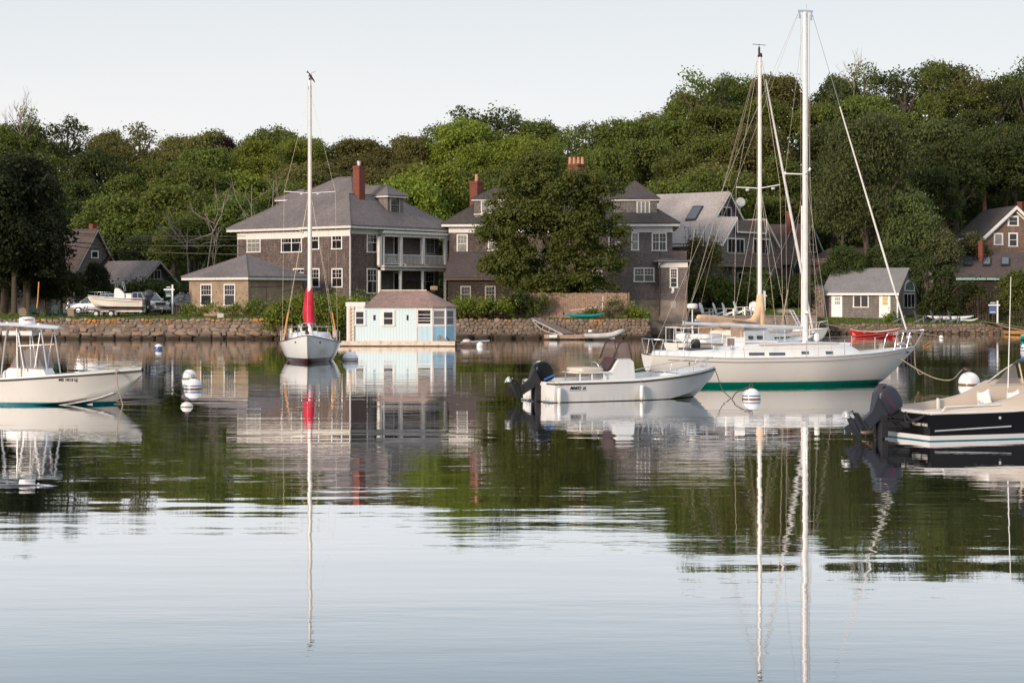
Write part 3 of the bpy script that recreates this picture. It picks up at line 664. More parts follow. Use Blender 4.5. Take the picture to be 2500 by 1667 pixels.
# left edge: the big dark tree and its neighbours
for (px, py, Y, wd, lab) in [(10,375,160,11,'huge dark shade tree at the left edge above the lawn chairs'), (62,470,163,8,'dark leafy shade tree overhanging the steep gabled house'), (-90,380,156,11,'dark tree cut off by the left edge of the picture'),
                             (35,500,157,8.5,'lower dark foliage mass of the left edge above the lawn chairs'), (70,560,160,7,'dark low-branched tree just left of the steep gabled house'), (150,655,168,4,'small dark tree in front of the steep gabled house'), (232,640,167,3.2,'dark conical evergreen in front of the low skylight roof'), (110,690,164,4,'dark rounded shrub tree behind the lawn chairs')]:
    X = PX(px, Y); put_tree(SHADE if wd > 6 else PROT[1], X, Y, PZ(py, Y), wd, M['leaf_shaded'], lab, name='shade_tree')
# trees out of the picture to the left on the same shore: they throw the shade on the left bank
for (X, Y, h, wd) in [(-62,138.5+10,12,12)]:
    put_tree(PROT[0], X, Y, ground(X, Y) + h, wd, M['leaf_dark'], 'dark shore tree outside the picture to the left', name='shore_tree')
# the maple in front of the second house
rsm = np.random.default_rng(5); mroot = thing('maple_tree', 'large spreading maple in front of the second large house', 'tree', (PX(1352,153.5),153.5,1.6))
trunk_mb(rsm, 12, .30, 5.2, 4.2, 8, .4).build('trunk', M['bark'], mroot, smooth=60)
bl = []
outl = [(385,40),(420,105),(460,155),(500,178),(560,185),(600,190),(650,170),(690,140),(716,95)]   # photo row: half width in photo pixels
for i in range(290):
    py = rsm.uniform(392, 716); hw = interp(py, outl)/29.3*(.93 + .13*math.sin(py/17)); a = rsm.uniform(0, 2*math.pi); q = rsm.uniform(.2,1)**.5
    if py < 440 and math.cos(a)*hw*q > .55: continue
    z = PZ(py, 153.5) - 1.6; cx = -.1 - (py-600)*.0025 - (.9 if py < 430 else 0)
    bl.append(((cx + math.cos(a)*hw*q*.93, math.sin(a)*hw*q*.62 - .6, z), rsm.uniform(.5, .98)))
for (px, py, r_) in [(1180,640,.4),(1195,634,.5),(1172,655,.3),(1520,562,.5),(1508,610,.5),(1525,600,.35),(1200,500,.6),(1480,700,.7),(1500,705,.5),(1440,700,.8),(1505,535,.5),(1290,395,.6),(1262,420,.7),(1470,470,.6)]:
    bl.append(((PX(px,153.5)-mroot.location.x, rsm.uniform(-1.5,.5), PZ(py,153.5)-1.6), r_))
Cc, Nn = blob_leaves(bl, 230, rsm, .6)
o = bpy.data.objects.new('crown', leaf_mesh('crown', Cc, Nn, .12, M['leaf_maple'], rsm)); COL.objects.link(o); o.parent = mroot

def bush(name, label, pxs, py0, py1, Y, mk, depth=2.0, dens=60, size=.10, br=.45, n=60, seed=1, cat='shrub', profile=None, twigs=False):
    """a shrub filling photo columns pxs between rows py0 (top) and py1"""
    rs = np.random.default_rng(seed); x0, x1 = PX(pxs[0], Y), PX(pxs[1], Y); z1 = PZ(py0, Y); z0 = PZ(py1, Y); bl = []
    for i in range(n):
        u = rs.uniform(0, 1); top = (profile(u) if profile else (1 - abs(2*u-1)**3.0)); top = max(.25, top)
        d = rs.uniform(-1, 1); q = rs.uniform(0, 1)**.5; zz = z0 + (z1 - z0 - br*.6) * top * q * (1-.25*d*d)
        bl.append(((x0 + br*.6 + (x1-x0-br*1.2)*u - (x0+x1)/2, d*depth/2, zz - z0), br*rs.uniform(.6,1.2)))
    Cc, Nn = blob_leaves(bl, dens*2.6, rs, .85)
    root = thing(name, label, cat, ((x0+x1)/2, Y, z0))
    o = bpy.data.objects.new('foliage', leaf_mesh('foliage', Cc, Nn, size, M[mk], rs)); COL.objects.link(o); o.parent = root
    mb = MB()
    for i in range(9 if not twigs else 26):
        a = rs.uniform(-1,1); x = a*(x1-x0)*.35
        mb.tube([(x*.8, rs.uniform(-.3,.3)*depth*.5, -.15), (x, rs.uniform(-.4,.4)*depth*.5, (z1-z0)*(.45 if not twigs else rs.uniform(.7,1.1)))], [.035,.012], 5)
    mb.build('stem', M['bark'], root)
    return root
bush('round_hedge', 'big round bright green hedge spilling over the bank behind the facing sailboat', (646,862), 727, 822, 145.6, 'leaf_hedge', 3.0, 55, .11, .55, 230, 31, 'hedge', lambda u: .97-.5*max(0,(.12-u)/.12)-.05*math.sin(u*9))
bush('hedge', 'bright green hedge top left of the porch behind the houseboat', (790,905), 724, 770, 149, 'leaf_hedge', 2.0, 55, .10, .4, 50, 32, 'hedge', lambda u: 1)
bush('hedge', 'green and brown hedge right of the houseboat on the wall', (1108,1262), 732, 782, 148.0, 'leaf_hedge', 2.2, 60, .10, .42, 90, 33, 'hedge', lambda u: .95+.1*math.sin(u*14)-.3*max(0,u-.85)/.15)
bush('bush', 'reddish brown bush under the green hedge on the wall', (1112,1240), 758, 784, 147.3, 'leaf_brown', 1.2, 50, .09, .35, 45, 34, 'bush', lambda u: 1)
bush('flower_bed', 'low green plants under the windows of the tan stucco garage', (440,640), 740, 766, 150.4, 'leaf_hedge', 1.6, 40, .09, .3, 70, 35, 'plants', lambda u: .7+.3*math.sin(u*20))
bush('ivy_bush', 'dark leafy growth at the right wall of the stucco garage', (600,650), 722, 766, 150.6, 'leaf_mid', 1.0, 40, .09, .3, 26, 36, 'bush')
bush('bush', 'dark green bush at the left end of the plank fence', (1235,1305), 712, 760, 149.2, 'leaf_dark', 1.6, 55, .10, .4, 40, 37)
bush('vine', 'vine leaves hanging over the plank fence', (1310,1345), 715, 752, 149.5, 'leaf_maple', .5, 50, .10, .25, 18, 38, 'vine')
bush('reed_clump', 'tall feathery green reeds at the right end of the plank fence', (1472,1528), 720, 776, 148.2, 'leaf_lime', 1.2, 60, .07, .3, 44, 39, 'reeds')
bush('bush', 'low green bush at the foot of the plank fence near the kayak', (1420,1470), 752, 770, 148.6, 'leaf_mid', 1.0, 50, .09, .25, 20, 40)
bush('bush', 'yellow green shrub on the wall corner beside the concrete foundation', (1525,1585), 748, 780, 148.6, 'leaf_hedge', 1.4, 50, .10, .3, 34, 41)
bush('low_plants', 'low green plants left of the plank fence panels', (1285,1322), 742, 770, 148.9, 'leaf_mid', .9, 50, .09, .25, 18, 42, 'plants')
bush('tall_hedge', 'tall dark green hedge behind the white garden chairs', (1675,1878), 655, 768, 172, 'leaf_mid', 3.5, 34, .13, .7, 150, 43, 'hedge', lambda u: .82+.15*math.sin(u*7+1))
bush('tall_hedge', 'dark shrubbery between the garden chairs and the weathered shed', (1862,1985), 668, 768, 173, 'leaf_dark', 3.2, 34, .13, .7, 100, 44, 'hedge', lambda u: .8+.2*math.sin(u*5+2))
bush('clipped_hedge', 'long dark clipped hedge behind the parked cars', (210,462), 688, 740, 170, 'leaf_dark', 2.0, 34, .13, .5, 110, 45, 'hedge', lambda u: 1)
bush('bush', 'small round green bush beside the cottage door', (2160,2188), 764, 783, 167.8, 'leaf_hedge', 1.0, 60, .09, .25, 22, 46)
bush('bush', 'dark mixed bush behind the grey lawn chairs', (2240,2345), 700, 776, 170.2, 'leaf_dark', 2.0, 40, .11, .5, 80, 47)
bush('bush', 'dark shrub below the brown roof', (2335,2425), 690, 776, 173, 'leaf_dark', 2.2, 36, .12, .5, 80, 48)
bush('brush', 'brownish twiggy brush behind the blue house sign', (2345,2450), 716, 782, 169.6, 'leaf_brown', 1.8, 22, .08, .35, 60, 49, 'brush', None, True)
bush('bush', 'green bush at the right edge behind the pier', (2425,2540), 655, 780, 172, 'leaf_mid', 2.6, 38, .12, .55, 90, 50)
bush('grass_clump', 'tawny grass clump beside the pier at the right edge', (2455,2530), 745, 790, 168.5, 'leaf_lime', 1.4, 40, .08, .3, 40, 51, 'grass clump')
bush('tall_hedge', 'dark undergrowth behind the lawn chairs at the left edge', (-60,215), 668, 742, 165, 'leaf_dark', 2.6, 30, .13, .6, 110, 52, 'hedge', lambda u: 1)
bush('bush', 'yellow-flowered shrubs in front of the white porch house', (2285,2385), 560, 625, 186, 'leaf_lime', 2.2, 34, .12, .5, 60, 53, 'bush', lambda u: .7+.3*math.sin(u*8))
# juniper with a leaning pale brown crown
bush('juniper', 'sparse brownish juniper in front of the pale roofed house', (1655,1765), 545, 668, 168, 'leaf_olive', 2.2, 26, .12, .5, 70, 54, 'tree', lambda u: .35+.65*math.exp(-((u-.42)/.14)**2)+.35*math.exp(-((u-.85)/.12)**2), True)

# undergrowth that hides the ground between the hill trees
n = 26000; rs = np.random.default_rng(99); Yr = rs.uniform(186, 268, n); pxr = rs.uniform(-200, 2700, n)
Xr = (pxr - 1250) * Yr / F; Zr = np.array([ground(x, y) for x, y in zip(Xr[::8], Yr[::8])]).repeat(8)[:n]
Xr = Xr[::8].repeat(8)[:n] + rs.normal(size=n)*1.0; Yr = Yr[::8].repeat(8)[:n] + rs.normal(size=n)*1.0
n2 = 22000; Y2 = rs.uniform(254, 276, n2); X2 = (rs.uniform(-250, 2750, n2) - 1250) * Y2 / F
Z2 = np.array([ground(x, y) for x, y in zip(X2[::8], Y2[::8])]).repeat(8)[:n2]; X2 = X2[::8].repeat(8)[:n2] + rs.normal(size=n2)*1.0; Y2 = Y2[::8].repeat(8)[:n2] + rs.normal(size=n2)
Xr = np.concatenate([Xr, X2]); Yr = np.concatenate([Yr, Y2]); Zr = np.concatenate([Zr, Z2 + rs.uniform(0, 6.5, n2)]); n = len(Xr)
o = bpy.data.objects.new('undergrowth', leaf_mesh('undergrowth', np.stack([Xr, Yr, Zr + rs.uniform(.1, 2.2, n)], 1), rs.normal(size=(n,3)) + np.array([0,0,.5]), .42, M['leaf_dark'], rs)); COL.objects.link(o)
tag(o, 'dark undergrowth covering the slope under the hill trees', 'undergrowth'); o['kind'] = 'stuff'
# grass blades that roughen the lawn
n = 34000; side = rs.uniform(0, 1, n); Xg = np.where(side < .5, rs.uniform(-46, -4.6, n), rs.uniform(-4.6, 48, n)); off = rs.uniform(.05, 13, n)**1.0
Zg = []; Yg = []
for x, f_ in zip(Xg, off):
    y = interp(x, SHORE) + f_; Yg.append(y); Zg.append(ground(x, y))
Cg = np.stack([Xg, np.array(Yg), np.array(Zg) + .04], 1); Ng = rs.normal(size=(n,3)); Ng[:,2] *= .25
M['blade'] = leafmat('blade', (.10,.14,.03), (.13,.16,.04))
o = bpy.data.objects.new('lawn_grass', leaf_mesh('lawn_grass', Cg, Ng, .085, M['blade'], rs)); COL.objects.link(o); tag(o, 'short uneven lawn grass above the sea walls', 'grass'); o['kind'] = 'stuff'

# bare trees
def bare_tree(name, label, root_pt, tips, rad, mt='bark_pale', seed=1, twig=3):
    r = random.Random(seed); base = Vector(root_pt); root = thing(name, label, 'tree', base, world=True)
    def grow(a, b, rr, depth, mb):
        mid = (a+b)/2 + Vector((r.uniform(-.12,.12), r.uniform(-.12,.12), r.uniform(-.05,.15)))*(b-a).length
        mb.tube([a, mid, b], [rr*.65, rr*.48, rr*.28], 5)
        if depth:
            for i in range(twig):
                q = a.lerp(b, r.uniform(.35,.98)); d = (b-a).length*r.uniform(.3,.55)
                dr = (b-a).normalized() + Vector((r.uniform(-1,1), r.uniform(-1,1), r.uniform(-.1,.9)))*.8
                grow(q, q + dr.normalized()*d, rr*.45, depth-1, mb)
    for (p0, p1, rr) in tips:
        mb = MB(); grow(Vector(p0), Vector(p1), rr, 2, mb); mb.build('limb', M[mt], root, smooth=60)
    return root
Y = 172
Q = lambda px, py, dy=0: P(px, py, Y+dy)
bare_tree('dead_tree', 'pale dead tree with bare grey branches left of the hip-roofed house', (PX(525,Y),Y,1.6),
          [(Q(525,765), Q(520,560), .15), (Q(520,570), Q(455,590,-.5), .12), (Q(524,600), Q(500,520), .10), (Q(521,565), Q(548,490,.4), .10), (Q(522,545), Q(465,515,-.4), .07), (Q(522,550), Q(528,478,-.6), .06), (Q(524,590), Q(480,605,-.6), .07)], .2, seed=4)
Y = 173
bare_tree('dead_branch_tree', 'bare forked pale branches just left of the dead tree', (PX(470,Y),Y,1.6),
          [(Q(472,765), Q(455,592), .12), (Q(455,592), Q(412,545,-.5), .08), (Q(440,590), Q(378,550,-.4), .06), (Q(430,575), Q(405,515), .05), (Q(455,592), Q(480,595), .06)], .1, seed=9)
Y = 178
bare_tree('dead_snag', 'thin bare snag rising at the left roof slope of the large house', (PX(600,Y),Y,1.6), [(Q(600,765), Q(615,450), .10), (Q(606,520), Q(585,535), .04), (Q(612,490), Q(650,470), .04)], .1, seed=10)
Y = 176
bare_tree('dead_snag', 'small bare treetop standing above the left roof slope', (PX(665,Y),Y,1.6), [(Q(665,765), Q(668,440), .10), (Q(668,470), Q(655,440), .03), (Q(668,470), Q(690,445), .03)], .1, seed=11)
Y = 250
bare_tree('bare_tree', 'leafless grey tree on the skyline at the upper left', (PX(50,Y),Y,ground(PX(50,Y),Y)), [(Q(52,380), Q(50,258), .16), (Q(51,330), Q(20,275), .10), (Q(51,320), Q(66,250), .10), (Q(50,300), Q(36,262), .07), (Q(52,340), Q(82,268), .08), (Q(52,350), Q(10,290), .08)], .2, seed=12, twig=4)
Y = 251
bare_tree('bare_tree', 'leafless feathery treetop on the skyline right of the tallest mast', (PX(2085,Y),Y,ground(PX(2085,Y),Y)), [(Q(2085,260), Q(2098,152), .12), (Q(2087,220), Q(2070,165), .08), (Q(2087,225), Q(2050,178), .08)], .2, seed=13, twig=4)
# ================================================================ BUILDINGS
class Frame:
    """right-handed building frame: a runs right along the front (towards the corner), b runs back, origin at the near corner"""
    def __init__(s, px, Y, deg):
        s.o = Vector((PX(px, Y), Y, 0)); c, n = math.cos(R(deg)), math.sin(R(deg))
        s.a = Vector((c, -n, 0)); s.b = Vector((n, c, 0)); s.deg = deg
    def w(s, a, b, z): return s.o + s.a*a + s.b*b + Vector((0,0,z))
    def A(s, px, b=0):
        k = (px - CX)/F; q = s.o + s.b*b; return (k*q.y - q.x) / (s.a.x - k*s.a.y)
    def B(s, px, a=0):
        k = (px - CX)/F; q = s.o + s.a*a; return (k*q.y - q.x) / (s.b.x - k*s.b.y)
    def Z(s, py, a, b): return PZ(py, s.w(a, b, 0).y)
    def box(s, mb, a0, a1, b0, b1, z0, z1):
        return mb.add([s.w(a0,b0,z0), s.w(a1,b0,z0), s.w(a1,b1,z0), s.w(a0,b1,z0), s.w(a0,b0,z1), s.w(a1,b0,z1), s.w(a1,b1,z1), s.w(a0,b1,z1)],
                      [(0,3,2,1),(4,5,6,7),(0,1,5,4),(1,2,6,5),(2,3,7,6),(3,0,4,7)])
    def root(s, name, label, cat, z=1.5, a=0, b=0): return thing(name, label, cat, s.w(a, b, z), world=True)
def side_pt(fr, side, u, o_, z, at=0):
    """side F: front face (b=at, outward -b), u along a.  side R: right face (a=at, outward +a), u along b"""
    return fr.w(u, at - o_, z) if side == 'F' else fr.w(at + o_, u, z)
def sbox(mb, fr, side, u0, u1, o0, o1, z0, z1, at=0):
    q = [side_pt(fr, side, u, o_, z, at) for z in (z0, z1) for (u, o_) in ((u0,o0),(u1,o0),(u1,o1),(u0,o1))]
    return mb.add(q, [(0,3,2,1),(4,5,6,7),(0,1,5,4),(1,2,6,5),(2,3,7,6),(3,0,4,7)])
def window(root, fr, side, px0, px1, py0, py1, at=0, kind='hung', trim='trim', panes=(3,2), lower=True, glass='glass_dark', tw=.11, split=1, name='window', label=None, gl2=None, sill=True):
    """px,py: outer edge of the trim in the photo"""
    if side == 'F': u0, u1 = fr.A(px0, at), fr.A(px1, at); zc = lambda py: fr.Z(py, (u0+u1)/2, at)
    else: u0, u1 = fr.B(px0, at), fr.B(px1, at); zc = lambda py: fr.Z(py, at, (u0+u1)/2)
    z1, z0 = zc(py0), zc(py1)
    mb = MB(); B = lambda a,b,c,d,o=.05: sbox(mb, fr, side, a, b, .003, o, c, d, at)
    B(u0, u1, z1-tw, z1); B(u0, u0+tw, z0, z1-tw); B(u1-tw, u1, z0, z1-tw)
    sbox(mb, fr, side, u0-(.04 if sill else 0), u1+(.04 if sill else 0), .003, .08, z0-.03, z0+tw*.55, at)
    iu0, iu1, iz0, iz1 = u0+tw, u1-tw, z0+tw*.55, z1-tw
    w_ = (iu1-iu0 - (split-1)*tw*.8)/split; panes_ = []
    for k in range(split):
        a0 = iu0 + k*(w_+tw*.8); a1 = a0 + w_
        if k: B(a0-tw*.8, a0, iz0, iz1)
        if kind == 'hung':
            zm = (iz0+iz1)/2; B(a0, a1, zm-.025, zm+.03, .045)
            for (c, d, mun, g) in ((zm+.03, iz1, True, glass), (iz0, zm-.025, lower is not True and lower, gl2 or glass)):
                panes_.append((a0, a1, c, d, g))
                if mun:
                    nx, nz = panes if mun is True else mun
                    for i in range(1, nx): x = a0 + (a1-a0)*i/nx; B(x-.011, x+.011, c, d, .034)
                    for i in range(1, nz): z = c + (d-c)*i/nz; B(a0, a1, z-.011, z+.011, .033)
        else:
            panes_.append((a0, a1, iz0, iz1, glass))
            nx, nz = panes
            for i in range(1, nx): x = a0 + (a1-a0)*i/nx; B(x-.018, x+.018, iz0, iz1, .04)
            for i in range(1, nz): z = iz0 + (iz1-iz0)*i/nz; B(a0, a1, z-.014, z+.014, .039)
    wo = mb.build(name, M[trim], root)
    if label: wo['label'] = label
    for (a0, a1, c, d, g) in panes_:
        m2 = MB(); sbox(m2, fr, side, a0, a1, .004, .022, c, d, at); m2.build('pane', M[g], wo)
    return wo
def hip_roof(root, fr, a0, a1, b0, b1, ze, zr, over, mt, fascia='trim', ridge='a', fh=.22, name='roof', th=.10, hip0=None, hip1=None):
    """roof over the rectangle, eave height ze, ridge height zr"""
    A0, A1, B0, B1 = a0-over, a1+over, b0-over, b1+over
    if ridge == 'a':
        h = (B1-B0)/2; h0 = h if hip0 is None else hip0; h1 = h if hip1 is None else hip1; r0 = (A0+min(h0,(A1-A0)/2), (B0+B1)/2); r1 = (A1-min(h1,(A1-A0)/2), (B0+B1)/2)
    else:
        h = (A1-A0)/2; h0 = h if hip0 is None else hip0; h1 = h if hip1 is None else hip1; r0 = ((A0+A1)/2, B0+min(h0,(B1-B0)/2)); r1 = ((A0+A1)/2, B1-min(h1,(B1-B0)/2))
    e = [fr.w(A0,B0,ze), fr.w(A1,B0,ze), fr.w(A1,B1,ze), fr.w(A0,B1,ze)]; e2 = [p - Vector((0,0,th)) for p in e]
    p0, p1 = fr.w(*r0, zr), fr.w(*r1, zr)
    mb = MB(); vs = e + [p0, p1] + e2
    if ridge == 'a': fs = [(0,1,5,4), (1,2,5), (2,3,4,5), (3,0,4)]
    else: fs = [(0,1,4), (1,2,5,4), (2,3,5), (3,0,4,5)]
    fs += [(0,1,7,6),(1,2,8,7),(2,3,9,8),(3,0,6,9),(6,7,8,9)]
    mb.add(vs, fs); ro = mb.build(name, M[mt], root)
    mb = MB(); i = .04; z1 = ze - th - .003; z0 = z1 - fh
    for (x0,x1,y0,y1) in ((A0+i,A1-i,B0+i,B0+i+.05),(A0+i,A1-i,B1-i-.05,B1-i),(A0+i,A0+i+.05,B0+i+.05,B1-i-.05),(A1-i-.05,A1-i,B0+i+.05,B1-i-.05)): fr.box(mb, x0,x1,y0,y1,z0,z1)
    fr.box(mb, A0+i+.052, A1-i-.052, B0+i+.052, B1-i-.052, z0+.03, z0+.06)
    mb.build('eaves', M[fascia], root)
    # hip and ridge caps
    mb = MB(); mb.tube([p0, p1], .05, 6) if (p0-p1).length > .3 else None
    hips = ((0,p0),(3,p0),(1,p1),(2,p1)) if ridge == 'a' else ((0,p0),(1,p0),(2,p1),(3,p1))
    for (k, p) in hips: mb.tube([e[k], p], .045, 5)
    mb.build('ridge_cap', M[mt], ro); return ro
def gable_wall(mb, fr, side, pts, at, th=.25):
    """pts (u,z) polygon on a face, thickened inwards"""
    ext = (fr.b if side == 'F' else -fr.a) * th
    return mb.prism([side_pt(fr, side, u, 0, z, at) for u, z in pts], ext)
def slab(mb, pts, th):
    """roof sheet of even thickness below its top polygon"""
    pts = [Vector(p) for p in pts]; n = (pts[1]-pts[0]).cross(pts[2]-pts[0]).normalized(); n = n if n.z > 0 else -n
    return mb.prism(pts, -n*th)
def chimney(root, px0, px1, py0, py1, Y, pots=0, metal=False, parent=None, cap=True):
    x0, x1 = PX(px0,Y), PX(px1,Y); z1, z0 = PZ(py0,Y), PZ(py1,Y); w = x1-x0; d = w*.7
    mb = MB(); c = Vector(((x0+x1)/2, Y, 0)); Mx = Matrix.Translation(c) @ Matrix.Rotation(R(-38), 4, 'Z'); k = w/1.35/2*.98
    def bx(h, za, zb): 
        n = len(mb.v); mb.box(-h, h, -h, h, za, zb); mb.v[n:] = [Mx @ v for v in mb.v[n:]]
    bx(k, z0-.8, z1-.22)
    bx(k*1.09, z1-.22, z1-.08); bx(k*1.02, z1-.08, z1)
    ch = mb.build('chimney', M['brick'], parent or root)
    for i in range(pots):
        m2 = MB(); s = .16; pc = c + Vector(((i-(pots-1)/2)*w/(pots+.2), 0, z1)); m2.lathe([(.17,0),(.13,.62),(.15,.66),(.11,.66),(.11,.3)], pc, 12); m2.build('chimney_pot', M['terracotta'], ch if parent is None else root)
    if metal:
        m2 = MB(); m2.lathe([(.12,0),(.12,.16),(.2,.18),(.2,.24),(.12,.26),(.12,.32),(.2,.34),(.2,.4)], c + Vector((0,0,z1)), 14); m2.build('flue_cap', M['alu'], ch)
    return ch
def pipe(root, pts, r=.045, mt='trim', name='downspout', n=8): mb = MB(); mb.tube(pts, r, n); return mb.build(name, M[mt], root)

# ---------------------------------------------------------------- A: large hip-roofed house with two-storey porch
fA = Frame(855, 158, 38)
hA = fA.root('house', 'large brown shingled hip-roofed house with white two-storey porch and one brick chimney', 'house')
LA = fA.A(569); RB = fA.B(1098); zeA = fA.Z(549, 0, 0)
aw = fA.A(742)                                   # projecting wing starts here
mb = MB()
pb0 = fA.B(930); pb1 = RB                      # porch range on the right face
pd = 1.35                                         # porch depth carved from the body
fA.box(mb, aw, -pd, 0, RB, 1.0, zeA); fA.box(mb, -pd, 0, 0, pb0, 1.0, zeA)
fA.box(mb, LA, aw, 0.55, RB, 1.0, zeA)
wl = mb.build('wall', M['shingle_brown'], hA)
# frieze boards under the eaves
mb = MB()
sbox(mb, fA, 'F', aw, 0, .004, .04, zeA-.95, zeA-.30, 0); sbox(mb, fA, 'F', LA, aw, .004, .04, zeA-1.0, zeA-.30, .55)
sbox(mb, fA, 'R', 0.05, pb0, .004, .04, zeA-.75, zeA-.30, 0)
mb.build('frieze', M['trim'], hA)
mb = MB(); 
for a_, b_ in ((-.06, -.03), (LA, .52)): fA.box(mb, a_, a_+.12, b_, b_+.12, 1.0, zeA-.35)
mb.build('corner_board', M['trim_grey'], hA)
# roofs: main hip and the lower hip of the wing
zr1 = fA.Z(433, -7, 7); 
ro = hip_roof(hA, fA, LA, 0, .55, RB, zeA, zr1, .75, 'roof_grey', 'trim_old', ridge='a', fh=.20)
hip_roof(hA, fA, aw+.6, 0, 0, 8.6, zeA+.012, fA.Z(473, -2, 3.2), .72, 'roof_grey', 'trim_old', ridge='b', fh=.20)
# dormer on the right slope
dz0 = PZ(522, 165); dz1 = PZ(480, 165)
fD = Frame(985, 164.5, 38)
mb = MB(); fD.box(mb, -4.2, 0, 0, fD.B(985), dz0-.6, dz1); 
x0, x1 = fD.B(946) - 0, fD.B(984.5)
fD2 = Frame(946.5, 163.0, 38); rb = fD2.B(984.5)
mb = MB(); fD2.box(mb, -4.5, 0, 0, rb, PZ(523,163)-.5, PZ(479,164)); do = mb.build('dormer', M['shingle_pale'], hA)
hip_roof(do, fD2, -4.5, 0, 0, rb, PZ(477,164), PZ(453,165), .35, 'roof_grey', 'trim', ridge='a', fh=.12, name='dormer_roof')
window(do, fD2, 'R', 952, 976, 480, 521, panes=(4,3), lower=(4,3), tw=.13, trim='trim_grey')
mb = MB(); sbox(mb, fD2, 'R', -.06, rb+.06, .004, .10, PZ(524.5,164), PZ(522,164)); mb.build('flashing', M['trim'], do)
# small dormer beyond the left slope
fD3 = Frame(738, 176.5, 38)
mb = MB(); fD3.box(mb, -3.2, .2, 0, 3, PZ(500,176), PZ(484,176)); d3 = mb.build('dormer', M['shingle_pale'], hA); hip_roof(d3, fD3, -3.2, .2, 0, 3, PZ(483,176), PZ(459,176), .3, 'roof_grey', 'trim', fh=.12, name='dormer_roof')
chimney(hA, 862, 891, 405, 474, 162.2, metal=True)
mb = MB(); mb.lathe([(.05,0),(.05,.75)], P(839, 528, 160.2), 8); mb.build('vent_pipe', M['black_matt'], hA)
# windows on the front
for args in [((603,637,570,616), dict(at=.55, glass='glass_curtain', panes=(3,2), lower=(3,2))), ((687,738,569,616), dict(at=.55, split=2, panes=(3,2)))]:
    window(hA, fA, 'F', args[0][0], args[0][1], args[0][2], args[0][3], **args[1])
for (q, kw) in [((757,780,564,609),{}), ((810,836,564,608),{}), ((757,781,655,701),{}), ((810,837,655,701),{}), ((716,745,655,666),dict(at=.55, kind='fixed', panes=(3,1)))]:
    window(hA, fA, 'F', *q, **kw)
window(hA, fA, 'R', 895, 920, 567, 616, panes=(3,2)); window(hA, fA, 'R', 895, 920, 655, 716, panes=(3,2))
mb = MB(); sbox(mb, fA, 'R', pb0, pb1, .004, .02, 1.6, zeA-.7, -pd); mb.build('porch_wall', M['shingle_pale'], hA)
# back wall of the porch: windows and doors
for (q, kw) in [((1038,1061,573,620), dict(kind='fixed', panes=(2,2), glass='glass_curtain')), ((1037,1060,662,712), dict(panes=(3,2)))]:
    window(hA, fA, 'R', *q, at=-pd+.02, **kw)
for (q) in [(960,974,570,640), (960,974,664,735)]: window(hA, fA, 'R', *q, at=-pd+.02, kind='fixed', panes=(1,1), name='door')
# porch: floors, beams, posts, balusters
porch = hA; zf2 = fA.Z(650, .2, (pb0+pb1)/2); zb = fA.Z(566, .2, (pb0+pb1)/2); o_out = .55
bx0 = pb0 - .15; bx1 = pb1 + .1
mb = MB(); sbox(mb, fA, 'R', bx0-.3, bx1+.3, -pd+.01, o_out+.25, zf2-.12, zf2, 0); mb.build('porch_floor', M['trim_old'], hA)
mb = MB(); sbox(mb, fA, 'R', bx0, bx1, .1, o_out, zf2-.42, zf2-.123, 0); mb.build('porch_beam', M['trim_old'], hA)
mb = MB(); sbox(mb, fA, 'R', bx0-.25, bx1+.25, -.3, o_out+.2, zeA-.62, zeA-.40, 0); sbox(mb, fA, 'R', bx0, bx1, .1, o_out, zeA-.9, zeA-.623, 0); mb.build('porch_beam', M['trim_old'], hA)
mb = MB(); sbox(mb, fA, 'R', bx0, bx1, -pd+.01, .1, zeA-.66, zeA-.63, 0); mb.build('porch_ceiling', M['trim_old'], hA)
posts = [926, 977, 1031, 1086]
pbs = [fA.B(px+1, o_out-.15) for px in posts]
for i, u in enumerate(pbs):
    wd = .15 if i not in (0,) else .17
    mb = MB(); sbox(mb, fA, 'R', u-wd, u+wd, o_out-.32, o_out-.02, zf2+.003, zeA-.90, 0)
    mb.build('porch_post', M['trim_old'], hA)
    mb = MB(); c = side_pt(fA, 'R', u, o_out-.18, 0); mb.lathe([(.19,0),(.15,.1),(.15,zf2-.42-1.6-.1),(.19,zf2-.42-1.6)], (c.x, c.y, 1.6), 14); mb.build('porch_column', M['trim'], hA)
u = fA.B(938, o_out); mb = MB(); sbox(mb, fA, 'R', u-.06, u+.06, o_out-.12, o_out-.0, zf2+.003, zeA-.9, 0); mb.build('porch_post', M['trim'], hA)
zt = zf2 + 1.0
for (a_, b_) in zip(pbs[:-1], pbs[1:]):
    mb = MB(); sbox(mb, fA, 'R', a_+.16, b_-.16, o_out-.24, o_out-.14, zt-.08, zt, 0); mb.build('rail', M['trim_old'], hA)
    mb = MB(); sbox(mb, fA, 'R', a_+.16, b_-.16, o_out-.22, o_out-.16, zf2+.12, zf2+.18, 0); mb.build('rail', M['trim_old'], hA)
    k = int((b_-a_-.4)/.17)
    for i in range(k):
        uu = a_ + .24 + (b_-a_-.48)*i/(k-1); mb = MB(); sbox(mb, fA, 'R', uu-.028, uu+.028, o_out-.215, o_out-.165, zf2+.182, zt-.082, 0); mb.build('baluster', M['trim_old'], hA)
for (x_, y_) in ((pbs[1]+.3, pbs[2]-.2), (pbs[2]+.2, pbs[3]-.3)):
    mb = MB(); sbox(mb, fA, 'R', x_, y_, o_out+.02, o_out+.22, zf2+.003, zf2+.19, 0); mb.build('planter_box', M['wood_dock'], hA)
pipe(hA, [fA.w(.35,-.35,zeA-.35), fA.w(.1,-.12,zeA-.75), fA.w(.06,-.08,zeA-1.1), fA.w(.06,-.08,1.6)])
pipe(hA, [fA.w(aw-.3,-.2,zeA-.35), fA.w(aw-.12,.35,zeA-.75), fA.w(aw-.1,.42,zeA-1.1), fA.w(aw-.1,.42,1.6)])
